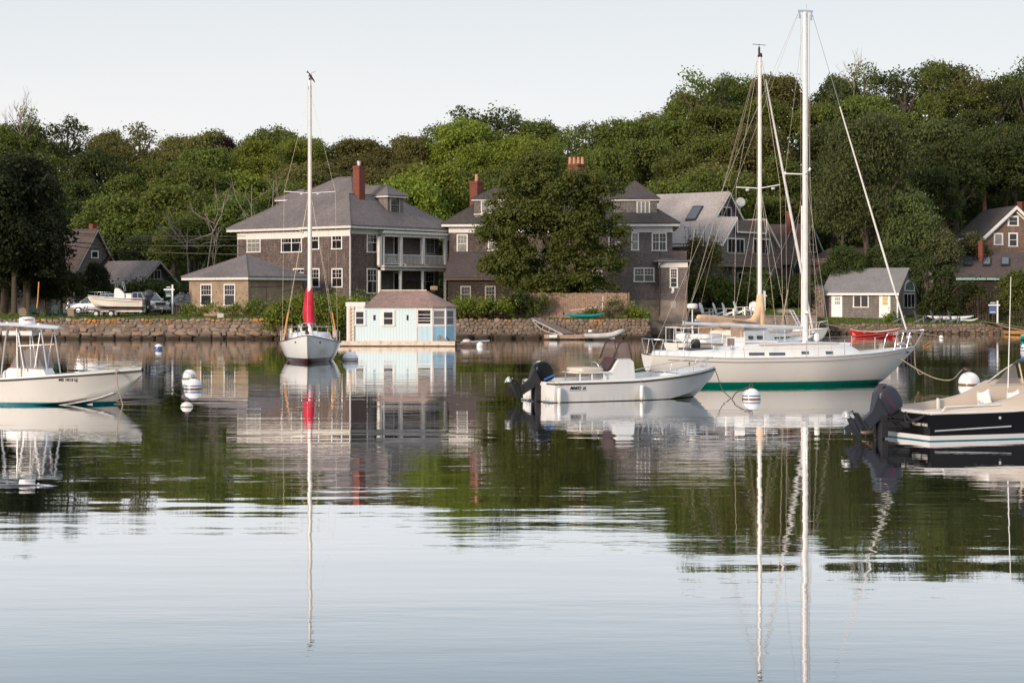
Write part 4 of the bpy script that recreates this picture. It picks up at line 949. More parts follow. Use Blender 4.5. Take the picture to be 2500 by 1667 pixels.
c1 = side_pt(fA,'R',pb1+.25,o_out,0); pipe(hA, [Vector((c1.x,c1.y,zeA-.5)), Vector((c1.x-.1,c1.y,zeA-1)), Vector((c1.x-.1,c1.y,zf2+.1)), Vector((c1.x+.05,c1.y,zf2-.1)), Vector((c1.x-.08,c1.y,1.6))])
# things on the lower porch
Yp = 166
mb = MB(); n = 12
mb.loft([[P(988+49*i/(n), 692 - 9*math.sin(math.pi*min(1,max(0,i/n)))**.6 + dy, Yp-1.2+dd) for i in range(n+1)] for (dy, dd) in ((0,0),(3.5,0),(3.5,.9),(0,.9))] , caps=False, closed=False)
mb.tube([P(989,712,Yp-1.2), P(988,694,Yp-1.2), P(994,686,Yp-1.2)], .02, 6); mb.tube([P(1036,712,Yp-1.2), P(1037,694,Yp-1.2)], .02, 6)
solo(mb, 'canopy', 'dark blue folding canopy on the lower porch above the houseboat roof', 'canopy', M['navy_canvas'], P(1012,712,Yp-1.2))

# ---------------------------------------------------------------- B: second large house behind the maple
fB = Frame(1641, 166, 3)
hB = fB.root('house', 'very long dark shingled hip-roofed house behind the maple with dormers at both ends', 'house', a=-10)
aL = fB.A(1097); zeB = fB.Z(545, -10, 0); dB = 11.5
mb = MB(); fB.box(mb, aL, 0, 0, dB, 1.0, zeB); mb.build('wall', M['shingle_brown'], hB)
mb = MB(); fB.box(mb, fB.A(1450), .02, -.02, 2, 1.0, zeB-.4); mb.build('wall', M['shingle_grey'], hB)['label'] = 'greyer shingled right third of the front'
mb = MB(); sbox(mb, fB, 'F', aL-.05, .05, .024, .07, zeB-.85, zeB-.28); mb.build('frieze', M['trim'], hB)
rB = hip_roof(hB, fB, aL, 0, 0, dB, zeB, fB.Z(441, -10, 6), .7, 'roof_dark', 'trim', fh=.22)
for (x0, x1, wpx, lab) in ((1158, 1262, (1174,1226), None), (1497, 1604, (1554,1587), None)):
    fd = Frame(x1, 166.9, 3); a0 = fd.A(x0); mb = MB(); fd.box(mb, a0, 0, 0, 4, PZ(523,167)-.3, PZ(487,167)); d_ = mb.build('dormer', M['shingle_pale'], hB)
    hip_roof(d_, fd, a0, 0, 0, 4, PZ(485,167), PZ(443 if x0 > 1400 else 457,170), .28, 'roof_dark', 'trim', fh=.10, name='dormer_roof')
    window(d_, fd, 'F', wpx[0], wpx[1], 490, 521, kind='fixed', panes=(1,1), split=3 if x0 > 1400 else 2, glass='glass_curtain')
    mb = MB(); fd.box(mb, a0-.05, .05, -.1, -.004, PZ(524.5,167), PZ(522.5,167)); mb.build('flashing', M['trim'], d_)
chimney(hB, 1147, 1180, 443, 500, 169.5, pots=1); chimney(hB, 1386, 1428, 401, 450, 172.5, pots=4)
window(hB, fB, 'F', 1115, 1142, 572, 617, glass='glass_curtain', panes=(3,2)); window(hB, fB, 'F', 1191, 1215, 572, 612, glass='glass_curtain')
window(hB, fB, 'F', 1541, 1560, 567, 611, at=-.02, panes=(2,2), glass='glass_curtain'); window(hB, fB, 'F', 1591, 1628, 568, 612, at=-.02, split=2, panes=(2,2), lower=(2,1))
window(hB, fB, 'F', 1502, 1516, 590, 618, at=-.02, panes=(2,2))
for px in (1395, 1445): window(hB, fB, 'F', px, px+26, 660, 700, panes=(3,2))
# lean-to at the left
fL = Frame(1262, 160, 3); aLL = fL.A(1094)
mb = MB(); fL.box(mb, aLL, 0, 0, 5.6, 1.0, PZ(678,160)); mb.build('lean_to_wall', M['shingle_dark'], hB)
mb = MB(); slab(mb, [fL.w(aLL-.3,-.45,PZ(677,160)-.02), fL.w(.3,-.45,PZ(677,160)-.02), fL.w(.3,5.9,PZ(614,166)), fL.w(aLL-.3,5.9,PZ(614,166))], .12); mb.build('lean_to_roof', M['roof_brown'], hB)
mb = MB(); fL.box(mb, aLL-.25, .25, -.42, -.36, PZ(684,160), PZ(679.5,160)); mb.build('gutter', M['brown_metal'], hB)
for (q) in ((1124,1150,698,738), (1184,1210,698,740)): window(hB, fL, 'F', *q, panes=(3,2), lower=(3,2), trim='trim_grey')
# flat-topped projecting wing with parapet at the right
fW = Frame(1678, 157.5, 3); aW = fW.A(1498)
zp = PZ(612, 157.5); zfn = PZ(733, 157.5)
mb = MB(); fW.box(mb, aW, fW.A(1609)-.0, .5, 8.2, zfn, zp); mb.build('wall', M['shingle_grey'], hB)
mb = MB(); fW.box(mb, fW.A(1609)+.003, 0, 1.3, 8.15, zfn, zp); mb.build('wall', M['shingle_grey'], hB)
mb = MB(); fW.box(mb, fW.A(1609)+.005, 0, 0, 1.295, zfn, PZ(653,157.5)); mb.build('entry_wall', M['shingle_grey'], hB)
mb = MB(); fW.box(mb, fW.A(1609)-.05, .04, -.04, 1.29, PZ(653,157.5)+.003, PZ(637,157.5)); mb.build('frieze', M['trim'], hB)
mb = MB(); slab(mb, [fW.w(fW.A(1594),-.3,PZ(638,157)), fW.w(fW.A(1687),-.3,PZ(637,157)), fW.w(fW.A(1687),1.25,PZ(634,157)), fW.w(fW.A(1612),1.25,PZ(628,157)), fW.w(fW.A(1594),1.25,PZ(634,157))], .07); mb.build('entry_roof', M['roof_grey'], hB)
mb = MB(); fW.box(mb, aW, .0, .42, 8.3, 1.0, zfn-.003); fW.box(mb, fW.A(1609), -.02, -.08, .418, 1.0, zfn-.004); mb.build('foundation', M['concrete'], hB)
window(hB, fW, 'F', 1547, 1598, 653, 688, at=.5, split=2, panes=(3,2)); window(hB, fW, 'F', 1635, 1655, 654, 702, panes=(3,3), kind='hung', lower=(1,2))
pipe(hB, [fW.w(fW.A(1619),-.3,PZ(640,157)), fW.w(fW.A(1609)+.02,-.14,PZ(648,157)), fW.w(fW.A(1609)+.02,-.14,1.7)], .05, 'brown_metal')
mb = MB(); sbox(mb, fW, 'F', fW.A(1640), fW.A(1646), .003,.12, PZ(712,157.5), PZ(702,157.5)); sbox(mb, fW, 'F', fW.A(1638), fW.A(1645), .003,.06, PZ(715,157.5), PZ(712,157.5)+.01); mb.build('meter_box', M['white_plastic'], hB)
mb = MB(); sbox(mb, fW, 'F', fW.A(1637), fW.A(1650), .085,.11, PZ(752,157.5), PZ(735,157.5)); mb.build('vent_grille', M['trim_grey'], hB)
pipe(hB, [fB.w(fB.A(1487),-.15,zeB-1), fB.w(fB.A(1487),-.15,PZ(645,165)), fB.w(fB.A(1500),-.2,PZ(655,165)), fB.w(fB.A(1500),-.2,2)], .05)

# ---------------------------------------------------------------- stucco garage
fG = Frame(606, 151.8, 38)
hG = fG.root('garage', 'small tan stucco garage with hip roof and two white windows', 'garage')
aG = fG.A(462); bG = fG.B(738); zeG = fG.Z(674, 0, 0)
mb = MB(); fG.box(mb, aG, 0, 0, bG, 1.0, zeG-.1); mb.build('wall', M['stucco'], hG)
hip_roof(hG, fG, aG, 0, 0, bG, zeG, fG.Z(622, aG/2, bG/2), .5, 'roof_grey', 'trim_old', ridge='b', fh=.2)
window(hG, fG, 'F', 490, 518, 693, 746, panes=(4,2)); window(hG, fG, 'F', 547, 575, 693, 746, panes=(4,2))
mb = MB(); 
for (p_, q_) in (((610,700),(610,760)), ((610,700),(650,700)), ((650,700),(650,760)), ((650,700),(690,698)), ((688,712),(740,700))):
    u0 = fG.B(p_[0]); u1 = fG.B(q_[0]); mb.tube([side_pt(fG,'R',u0,.04,fG.Z(p_[1],0,u0)), side_pt(fG,'R',u1,.04,fG.Z(q_[1],0,u1))], .018, 5)
mb.build('conduit', M['bark'], hG)

# ---------------------------------------------------------------- shingled cottage at the right
fC = Frame(2192, 170, 21)
hC = fC.root('cottage', 'small grey shingled cottage with two white doors and an arched gable window', 'cottage', z=1.4)
aC = fC.A(2013); bC = fC.B(2238); zeC = fC.Z(712, 0, 0); g0 = 1.1
zrC = fC.Z(655, -1, bC/2)
mb = MB(); fC.box(mb, aC, -.01, 0, bC, g0, zeC); 
gable_wall(mb, fC, 'R', [(0,zeC),(bC,zeC),(bC/2,zrC-.12)], -.01); gable_wall(mb, fC, 'R', [(0,zeC),(bC,zeC),(bC/2,zrC-.12)], aC+.26)
mb.build('wall', M['shingle_pale'], hC)
k = .32; dz = k*(zrC-zeC)/(bC/2)
for (b0, b1) in ((-k, bC/2), (bC+k, bC/2)):
    mb = MB(); slab(mb, [fC.w(aC-.3,b0,zeC-dz+.05), fC.w(.18,b0,zeC-dz+.05), fC.w(.18,b1,zrC+.05), fC.w(aC-.3,b1,zrC+.05)], .10); mb.build('roof', M['roof_cottage'], hC)
mb = MB(); fC.box(mb, aC-.3, .16, -k-.10, -k-.01, zeC-dz-.20, zeC-dz-.0); mb.build('gutter', M['trim'], hC)
mb = MB()
for a_ in (aC-.02, -.10): sbox(mb, fC, 'F', a_, a_+.11, .003, .035, g0+.3, zeC-.12)
sbox(mb, fC, 'R', -.03, .08, .003, .03, g0+.3, zeC-.1)
mb.build('corner_board', M['trim'], hC)
mb = MB()
for s_ in (0, 1):
    u0, u1 = (-.3, bC/2) if s_ == 0 else (bC+.3, bC/2)
    mb.prism([side_pt(fC,'R',u0,.13,zeC-dz*.9-.10), side_pt(fC,'R',u1,.13,zrC-.08), side_pt(fC,'R',u1,.13,zrC+.0), side_pt(fC,'R',u0,.13,zeC-dz*.9-.02)], fC.a*.03)
mb.build('bargeboard', M['trim'], hC)
window(hC, fC, 'F', 2083, 2121, 714, 750, kind='fixed', panes=(1,1), split=2, tw=.09)
window(hC, fC, 'R', 2206, 2232.5, 716, 751, kind='fixed', panes=(1,1), split=3, tw=.08)
def door(root, fr, px0, px1, py0, py1, glass, yellow, gp):
    u0, u1 = fr.A(px0), fr.A(px1); z1 = fr.Z(py0, u0, 0); z0 = fr.Z(py1, u0, 0); mb = MB()
    sbox(mb, fr, 'F', u0, u0+.10, .003, .05, z0, z1); sbox(mb, fr, 'F', u1-.14, u1, .003, .05, z0, z1); sbox(mb, fr, 'F', u0+.1, u1-.14, .003, .05, z1-.1, z1)
    d = mb.build('door', M['trim'], root)
    m2 = MB(); sbox(m2, fr, 'F', u0+.10, u1-.14, .003, .025, z0, z1-.1); m2.build('door_leaf', M['white_plastic'], d)
    g0_, g1_ = fr.A(gp[0]), fr.A(gp[1]); gz1, gz0 = fr.Z(gp[2], u0, 0), fr.Z(gp[3], u0, 0)
    m2 = MB()
    for i in range(3):
        for j in range(3): sbox(m2, fr, 'F', g0_+(g1_-g0_)*(i+.12)/3, g0_+(g1_-g0_)*(i+.88)/3, .026, .032, gz0+(gz1-gz0)*(j+.12)/3, gz0+(gz1-gz0)*(j+.88)/3)
    m2.build('pane', M[glass], d)
    if yellow:
        m2 = MB()
        for i in range(4): x = g0_+(g1_-g0_)*i/3; sbox(m2, fr, 'F', x-.02, x+.02, .026, .036, gz0, gz1)
        for i in range(4): z = gz0+(gz1-gz0)*i/3; sbox(m2, fr, 'F', g0_-.02, g1_+.02, .026, .0355, z-.02, z+.02)
        m2.build('muntins', mat('yellow_paint', (.55,.42,.12), .5), d)
    m2 = MB(); c = side_pt(fr, 'F', u1-.22, .06, z0+.95); m2.sup(c, (.035,.035,.035), n=8, m=6); m2.build('handle', M['chrome'], d)
door(hC, fC, 2030, 2056.5, 712, 774, 'glass_curtain', False, (2038,2051,716,744)); door(hC, fC, 2146.5, 2174, 712, 775, 'glass_yellow', True, (2155,2167,716,745))
# arched window in the gable
u0, u1 = fC.B(2206.5), fC.B(2232.5); uc = (u0+u1)/2; ra = (u1-u0)/2; zb_ = fC.Z(710, 0, uc); zh = fC.Z(683, 0, uc) - zb_
arc = [(uc+ra*math.cos(t_), zb_ + zh*math.sin(t_)**.8) for t_ in [math.pi*i/16 for i in range(17)]]
mb = MB(); mb.prism([side_pt(fC,'R',u,.004,z) for u, z in arc], fC.a*.03); wo = None
mo = MB()
for i in range(16):
    (ua, za), (ub, zb2) = arc[i], arc[i+1]; s_ = .84
    q = [(ua,za),(ub,zb2),(uc+(ub-uc)*s_, zb_+(zb2-zb_)*s_),(uc+(ua-uc)*s_, zb_+(za-zb_)*s_)]
    mo.prism([side_pt(fC,'R',u,.036,z) for u, z in q], fC.a*.03)
sbox(mo, fC, 'R', u0, u1, .036, .07, zb_-.05, zb_+.05)
wo = mo.build('arched_window', M['trim'], hC); mb.build('pane', M['glass_teal'], wo)
# weathered shed left of it
fS = Frame(2012, 171.5, 21); hS = fS.root('shed', 'weathered grey board shed at the left end of the cottage', 'shed', z=1.4)
aS = fS.A(1972); nb_ = 9
for i in range(nb_):
    a0 = aS*(1-i/nb_); a1 = aS*(1-(i+1)/nb_); zt_ = PZ(700,171) + min(0, -.5*abs((a0+a1)/2 - aS*.45)) + .15
    mb = MB(); fS.box(mb, a0+.006, a1-.006, 0, .04, 1.1, zt_); mb.build('board', M['wood_grey'], hS)
mb = MB(); fS.box(mb, aS+.02, -.02, .045, 2.6, 1.1, PZ(712,171)); mb.build('wall', M['wood_grey'], hS)
mb = MB(); slab(mb, [fS.w(aS*.45,-.15,PZ(699,171)+.15), fS.w(.1,-.15,PZ(714,171)), fS.w(.1,2.8,PZ(714,171)), fS.w(aS*.45,2.8,PZ(699,171)+.15)], .06); slab(mb, [fS.w(aS*.45,-.15,PZ(699,171)+.15), fS.w(aS-.1,-.15,PZ(714,171)), fS.w(aS-.1,2.8,PZ(714,171)), fS.w(aS*.45,2.8,PZ(699,171)+.15)], .06); mb.build('roof', M['roof_grey'], hS)

# ---------------------------------------------------------------- D: pale roofed house with balcony
fD_ = Frame(1762, 176, 38); hD = fD_.root('house', 'grey shingled house with a large pale roof, skylight and timber balcony', 'house')
bD = fD_.B(1893); mid = bD/2; zeD = fD_.Z(584, 0, 0); ztr = PZ(530, 178.5); zap = PZ(468, 181.8); gd = 1.0
sl = (zap-zeD)/mid; ha = (zap-ztr)/sl                # half width at the truncated top
back = 2.6; LD = 12.5
mb = MB(); gable_wall(mb, fD_, 'R', [(0,gd),(bD,gd),(bD,zeD),(mid+ha,ztr-.9),(mid-ha,ztr-.9),(0,zeD)], 0, .3)
fD_.box(mb, -LD, -.31, 0.0, bD, gd, zeD-.1); mb.build('wall', M['shingle_pale'], hD)
mb = MB(); gable_wall(mb, fD_, 'R', [(.1,zeD),(bD-.1,zeD),(mid,zap-.15)], -back, .3); mb.build('gable_wall', M['shingle_pale'], hD)
ov = .35
mb = MB(); slab(mb, [fD_.w(-LD,-ov,zeD-ov*sl), fD_.w(.3,-ov,zeD-ov*sl), fD_.w(.3,mid-ha,ztr), fD_.w(-back+.4,mid-ha,ztr), fD_.w(-back+.4,mid,zap), fD_.w(-LD,mid,zap)], .16); mb.build('roof', M['roof_pale'], hD)
mb = MB(); slab(mb, [fD_.w(-LD,bD+ov,zeD-ov*sl), fD_.w(.3,bD+ov,zeD-ov*sl), fD_.w(.3,mid+ha,ztr), fD_.w(-back+.4,mid+ha,ztr), fD_.w(-back+.4,mid,zap), fD_.w(-LD,mid,zap)], .16); mb.build('roof', M['roof_pale'], hD)
mb = MB()
def rake(fr, at, u0, z0, u1, z1, o_=.32, th=.22, dz=-.10):
    mb.prism([side_pt(fr,'R',u0,o_,z0+dz-th,at), side_pt(fr,'R',u1,o_,z1+dz-th,at), side_pt(fr,'R',u1,o_,z1+dz,at), side_pt(fr,'R',u0,o_,z0+dz,at)], fr.a*.05)
for rk in ((0, -ov, zeD-ov*sl, mid-ha, ztr), (0, bD+ov, zeD-ov*sl, mid+ha, ztr), (-back+.1, mid-ha, ztr, mid, zap), (-back+.1, mid+ha, ztr, mid, zap)):
    mb = MB(); rake(fD_, *rk); mb.build('bargeboard', M['trim'], hD)
mb = MB(); fD_.box(mb, -LD, .28, -ov-.06, -ov-.0, zeD-ov*sl-.32, zeD-ov*sl-.1); mb.build('gutter', M['trim'], hD)
window(hD, fD_, 'R', 1753, 1785, 505, 530, at=-back, kind='fixed', split=1, panes=(3,1))
mb = MB()  # upper deck parapet of grey boards with white frame
for i in range(16):
    u = mid-ha+.05 + (2*ha-.1)*i/16; sbox(mb, fD_, 'R', u+.01, u+(2*ha-.1)/16-.01, -.05, -.01, PZ(565,178.5), PZ(537,178.5), .32)
mb.build('deck_screen', M['wood_grey'], hD)
mb = MB(); sbox(mb, fD_, 'R', mid-ha-.05, mid+ha+.05, .0, .06, PZ(569,178.5), PZ(565,178.5), .32); sbox(mb, fD_, 'R', mid-ha-.08, mid-ha+.04, 0, .061, PZ(565,178.5), PZ(531,178.5), .32); sbox(mb, fD_, 'R', mid+ha-.04, mid+ha+.08, 0, .061, PZ(565,178.5), PZ(531,178.5), .32)
mb.build('deck_trim', M['trim'], hD)
window(hD, fD_, 'R', 1775, 1817, 581, 619, kind='fixed', panes=(2,1), split=2, tw=.14); window(hD, fD_, 'R', 1838, 1878, 582, 620, kind='fixed', panes=(2,1), split=2, tw=.14)
window(hD, fD_, 'F', 1738, 1756, 587, 618, panes=(2,2)); window(hD, fD_, 'R', 1831, 1884, 665, 700, kind='fixed', panes=(1,1), split=3, tw=.14); window(hD, fD_, 'R', 1800, 1824, 665, 690, kind='fixed', panes=(2,1))
# skylight
sk = fD_.A(1700, 3) ; cD = [fD_.w(sk-.65,2.0,zeD+2.0*sl+.03), fD_.w(sk+.55,2.0,zeD+2.0*sl+.03), fD_.w(sk+.55,3.5,zeD+3.5*sl+.03), fD_.w(sk-.65,3.5,zeD+3.5*sl+.03)]
def skylight(root, c, th=.12, g='glass_sky'):
    n = (c[1]-c[0]).cross(c[2]-c[0]).normalized(); n = n if n.z > 0 else -n
    mb = MB(); mb.prism(c, n*th); s = mb.build('skylight', M['black_matt'], root)
    m_ = sum(c, Vector())/4; q = [m_ + (p-m_)*.84 + n*(th+.004) for p in c]; mb = MB(); mb.prism(q, n*.01); mb.build('pane', M[g], s)
skylight(hD, cD)
# balcony with balusters
zbl = PZ(647,177.5); zrl = PZ(617,177.5); u0, u1 = fD_.B(1752, 1.6), fD_.B(1905, 1.6)
mb = MB(); sbox(mb, fD_, 'R', u0, u1, .01, 1.7, zbl-.22, zbl, 0); bal = mb.build('balcony_floor', M['wood_grey'], hD)
mb = MB(); sbox(mb, fD_, 'R', u0, u1, 1.6, 1.7, zrl-.08, zrl, 0); mb.build('handrail', M['wood_grey'], hD)
k = 44
for i in range(k):
    u = u0 + (u1-u0)*(i+.5)/k; mb = MB(); sbox(mb, fD_, 'R', u-.035, u+.035, 1.63, 1.67, zbl+.003, zrl-.083, 0); mb.build('baluster', M['wood_grey'], hD)
for px in (1790, 1870):
    u = fD_.B(px, 1.6); mb = MB(); sbox(mb, fD_, 'R', u-.07, u+.07, 1.45, 1.59, 1.2, zbl-.223, 0); mb.build('balcony_post', M['wood_grey'], hD)
# satellite dish behind
dp = P(1808, 494, 186); mb = MB(); mb.lathe([(.02,0),(.2,.01),(.4,.05),(.48,.09),(.46,.10),(.3,.06),(.02,.03)], (0,0,0), 24); mb.xf(Matrix.Translation(dp) @ Matrix.Rotation(R(80),4,'X') @ Matrix.Rotation(R(15),4,'Y'))
mb.tube([dp, dp+Vector((0,.3,-.4)), dp+Vector((0,.35,-9.5))], .05, 6); solo(mb, 'satellite_dish', 'round white satellite dish on a pole right of the pale roof gable', 'satellite dish', M['rubber_grey'], (dp.x, dp.y+.35, dp.z-9.5), smooth=50)

# ---------------------------------------------------------------- E: brown roofed house with green trim
fE = Frame(1932, 190, 38); hE = fE.root('house', 'brown roofed house with green trimmed gable between the two tall masts', 'house', z=2.5)
bE = fE.B(2012); mE = bE/2; zeE = PZ(636, 190); zaE = PZ(545, 192); slE = (zaE-zeE)/mE
mb = MB(); fE.box(mb, -11, -.31, 0, bE, 1.5, zeE); gable_wall(mb, fE, 'R', [(0,1.5),(bE,1.5),(bE,zeE),(mE,zaE-.1),(0,zeE)], 0, .3); mb.build('wall', M['shingle_brown'], hE)
for (b0) in (-.4, bE+.4):
    mb = MB(); slab(mb, [fE.w(-11,b0,zeE-.4*slE), fE.w(.5,b0,zeE-.4*slE), fE.w(.5,mE,zaE), fE.w(-11,mE,zaE)], .15); mb.build('roof', M['roof_brown'], hE)
mb = MB(); rake(fE, .2, -.4, zeE-.4*slE, mE, zaE, th=.25); rake(fE, .2, bE+.4, zeE-.4*slE, mE, zaE, th=.25); mb.build('bargeboard', M['trim_green'], hE)
mb = MB(); gable_wall(mb, fE, 'R', [(mE-1.2,zaE-1.2*slE-.3),(mE+1.2,zaE-1.2*slE-.3),(mE,zaE-.3)], .03, .02); mb.build('gable_panel', M['trim_green'], hE)
window(hE, fE, 'R', 1966, 1992, 596, 616, kind='fixed', panes=(3,1))
chimney(hE, 1920, 1934, 516, 552, 192.5)
pipe(hE, [fE.w(.3,-.5,zeE-.6), fE.w(.25,-.2,zeE-1.0), fE.w(.25,-.05,zeE-2.2), fE.w(-.3,-.4,zeE-3.2)], .07, 'trim_green')
mb = MB(); b0 = fE.w(2,4,0); fE.box(mb, 1.0, 6.5, 1, 6, 1.5, PZ(632,190)); wE = mb.build('annex_wall', M['shingle_brown'], hE)
mb = MB(); slab(mb, [fE.w(.8,.6,PZ(645,190)), fE.w(6.8,.6,PZ(645,190)), fE.w(6.8,6.5,PZ(606,194)), fE.w(.8,6.5,PZ(606,194))], .15); mb.build('annex_roof', M['roof_brown'], hE)

# ---------------------------------------------------------------- F, G: houses at the right edge
fF = Frame(2563, 200, -6); hF = fF.root('house', 'gabled brown shingled house with white bargeboards at the right edge', 'house', z=6)
aF = fF.A(2392); zeF = PZ(583, 200); zaF = PZ(504, 200); cxF = aF/2
mb = MB(); mb.prism([fF.w(aF,0,3.5), fF.w(0,0,3.5), fF.w(0,0,zeF), fF.w(cxF,0,zaF-.1), fF.w(aF,0,zeF)], fF.b*9); mb.build('wall', M['shingle_sunlit'], hF)
slF = (zaF-zeF)/(-cxF)
for s_ in (-1, 1):
    e0 = fF.w(cxF + s_*(-cxF+.5), -.5, zaF-slF*(-cxF+.5)); e1 = fF.w(cxF, -.5, zaF+.05); mb = MB(); slab(mb, [e0, e1, e1+fF.b*10, e0+fF.b*10], .16); mb.build('roof', M['roof_dark'], hF)
    mb = MB(); mb.prism([e0+Vector((0,0,-.02)), e1+Vector((0,0,-.02)), e1+Vector((0,0,-.42)), e0+Vector((0,0,-.42))], fF.b*-.06); mb.prism([e0+Vector((0,0,-.45))+fF.b*.3, e1+Vector((0,0,-.45))+fF.b*.3, e1+Vector((0,0,-.68))+fF.b*.3, e0+Vector((0,0,-.68))+fF.b*.3], fF.b*.05); mb.build('bargeboard', M['trim'], hF)
window(hF, fF, 'F', 2460, 2487, 527, 552, kind='fixed', panes=(1,2), tw=.18); window(hF, fF, 'F', 2426, 2449, 569, 598, kind='fixed', panes=(1,1), tw=.16, glass='glass_curtain'); window(hF, fF, 'F', 2461.5, 2485, 568, 602, kind='hung', panes=(1,1), tw=.16)
chimney(hF, 2483, 2500, 493, 515, 204)
fH = Frame(2600, 180, 0); hH = fH.root('house', 'long low house with a plain brown roof and three skylights at the right edge', 'house', z=1.8, a=-8)
aH = fH.A(2334); ze = PZ(678, 180); zr = PZ(616, 186)
mb = MB(); fH.box(mb, aH+.4, 0, .5, 11, 1.0, ze); mb.build('wall', M['shingle_dark'], hH)
mb = MB(); slab(mb, [fH.w(aH,0,ze), fH.w(.3,0,ze), fH.w(.3,6,zr), fH.w(fH.A(2311,6),6,zr)], .16); mb.build('roof', M['roof_brown'], hH)
mb = MB(); slab(mb, [fH.w(aH,12,ze), fH.w(.3,12,ze), fH.w(.3,6,zr), fH.w(fH.A(2311,6),6,zr)], .16); mb.build('roof', M['roof_brown'], hH)
mb = MB(); fH.box(mb, aH, fH.A(2440), -.06, -.0, ze-.22, ze-.02); mb.build('gutter', M['trim_green'], hH)
slH = (zr-ze)/6
for (x0, x1) in ((2358,2376),(2403,2421),(2448,2467)):
    a0, a1 = fH.A(x0, 2), fH.A(x1, 2); skylight(hH, [fH.w(a0,2.6,ze+2.6*slH+.02), fH.w(a1,2.6,ze+2.6*slH+.02), fH.w(a1+.5,4.4,ze+4.4*slH+.02), fH.w(a0+.5,4.4,ze+4.4*slH+.02)], .2)
chimney(hH, 2388, 2403, 588, 622, 184)
mb = MB(); mb.lathe([(.06,0),(.06,.45)], P(2321,634,182.5), 8); mb.build('vent_pipe', M['trim'], hH)
mb = MB(); wx = [PX(p, 192) for p in (2290, 2300, 2318, 2330, 2352)]
mb.box(PX(2288,192), PX(2352,192), 192, 192.2, PZ(586,192), PZ(582,192))
for p in (2290, 2307, 2326, 2348): mb.box(PX(p,192), PX(p+5,192), 192.0, 192.18, 4.2, PZ(586,192)-.003)
mb.box(PX(2288,192), PX(2352,192), 194, 198, 4.0, PZ(584,192)); solo(mb, 'porch_house', 'glimpse of a white posted porch house left of the brown roof', 'house', M['trim'], (PX(2320,192),192,4.0))

# ---------------------------------------------------------------- H: steep gabled house at the left with low annex
fI = Frame(182, 178, 38); hI = fI.root('house', 'steep A-frame gabled grey house behind the trees at the left', 'house', a=-2)
bI = fI.B(282); mI = bI/2; zeI = PZ(655, 179); zaI = PZ(559, 181); slI = (zaI-zeI)/mI
mb = MB(); fI.box(mb, -9, -.31, 0, bI, 1.2, zeI); gable_wall(mb, fI, 'R', [(0,1.2),(bI,1.2),(bI,zeI),(mI,zaI-.1),(0,zeI)], 0, .3); mb.build('wall', M['shingle_grey'], hI)
for b0 in (-.3, bI+.3):
    mb = MB(); slab(mb, [fI.w(-9.5,b0,zeI-.3*slI), fI.w(.4,b0,zeI-.3*slI), fI.w(.4,mI,zaI), fI.w(-9.5,mI,zaI)], .15); mb.build('roof', M['roof_brown'], hI)
mb = MB(); rake(fI, .1, -.3, zeI-.3*slI, mI, zaI, th=.2); rake(fI, .1, bI+.3, zeI-.3*slI, mI, zaI, th=.2); mb.build('bargeboard', M['trim_grey'], hI)
window(hI, fI, 'R', 222, 240, 612, 630, kind='fixed', panes=(1,1)); chimney(hI, 218, 236, 547, 562, 182.2)
fJ = Frame(333, 174, 38); hJ = fJ.root('house', 'low grey annex with a skylight and a double window in its gable behind the cars', 'house', a=-2)
bJ = fJ.B(433); mJ = bJ/2; zeJ = PZ(692, 174); zaJ = PZ(636, 177); slJ = (zaJ-zeJ)/mJ
mb = MB(); fJ.box(mb, -9.8, -.31, 0, bJ, 1.2, zeJ); gable_wall(mb, fJ, 'R', [(0,1.2),(bJ,1.2),(bJ,zeJ),(mJ,zaJ-.1),(0,zeJ)], 0, .3); mb.build('wall', M['shingle_dark'], hJ)
for b0 in (-.4, bJ+.4):
    mb = MB(); slab(mb, [fJ.w(-10.2,b0,zeJ-.4*slJ), fJ.w(.5,b0,zeJ-.4*slJ), fJ.w(.5,mJ,zaJ), fJ.w(-10.2,mJ,zaJ)], .14); mb.build('roof', M['roof_grey'], hJ)
mb = MB(); rake(fJ, .15, -.4, zeJ-.4*slJ, mJ, zaJ, th=.2); rake(fJ, .15, bJ+.4, zeJ-.4*slJ, mJ, zaJ, th=.2); mb.build('bargeboard', M['trim_grey'], hJ)
window(hJ, fJ, 'R', 358, 393, 658, 682, kind='fixed', split=2, panes=(2,1), tw=.1, trim='trim_grey')
s0 = fJ.A(256, 2.6); skylight(hJ, [fJ.w(s0-.5,1.5,zeJ+1.5*slJ+.02), fJ.w(s0+.6,1.5,zeJ+1.5*slJ+.02), fJ.w(s0+.6,3.2,zeJ+3.2*slJ+.02), fJ.w(s0-.5,3.2,zeJ+3.2*slJ+.02)], .08, 'glass_dark')
# dim porch at the far left under the trees
fK = Frame(102, 168, 10); hK = fK.root('porch', 'dim grey balustraded porch half hidden under the dark trees at the left edge', 'porch', a=-1)
aK = fK.A(28); mb = MB(); fK.box(mb, aK, 0, .9, 4, 1.2, PZ(655,168)); mb.build('wall', M['trim_grey'], hK)
mb = MB(); fK.box(mb, aK, 0, 0, .9, PZ(722,168), PZ(718,168)); mb.build('porch_floor', M['trim_grey'], hK)
mb = MB(); fK.box(mb, aK, 0, .0, .06, PZ(691,168), PZ(689,168)); mb.build('rail', M['trim'], hK)
for i in range(18):
    a_ = aK + (-aK)*(i+.5)/18; mb = MB(); fK.box(mb, a_-.04, a_+.04, .01, .05, PZ(718,168)+.003, PZ(691,168)-.003); mb.build('baluster', M['trim_grey'], hK)

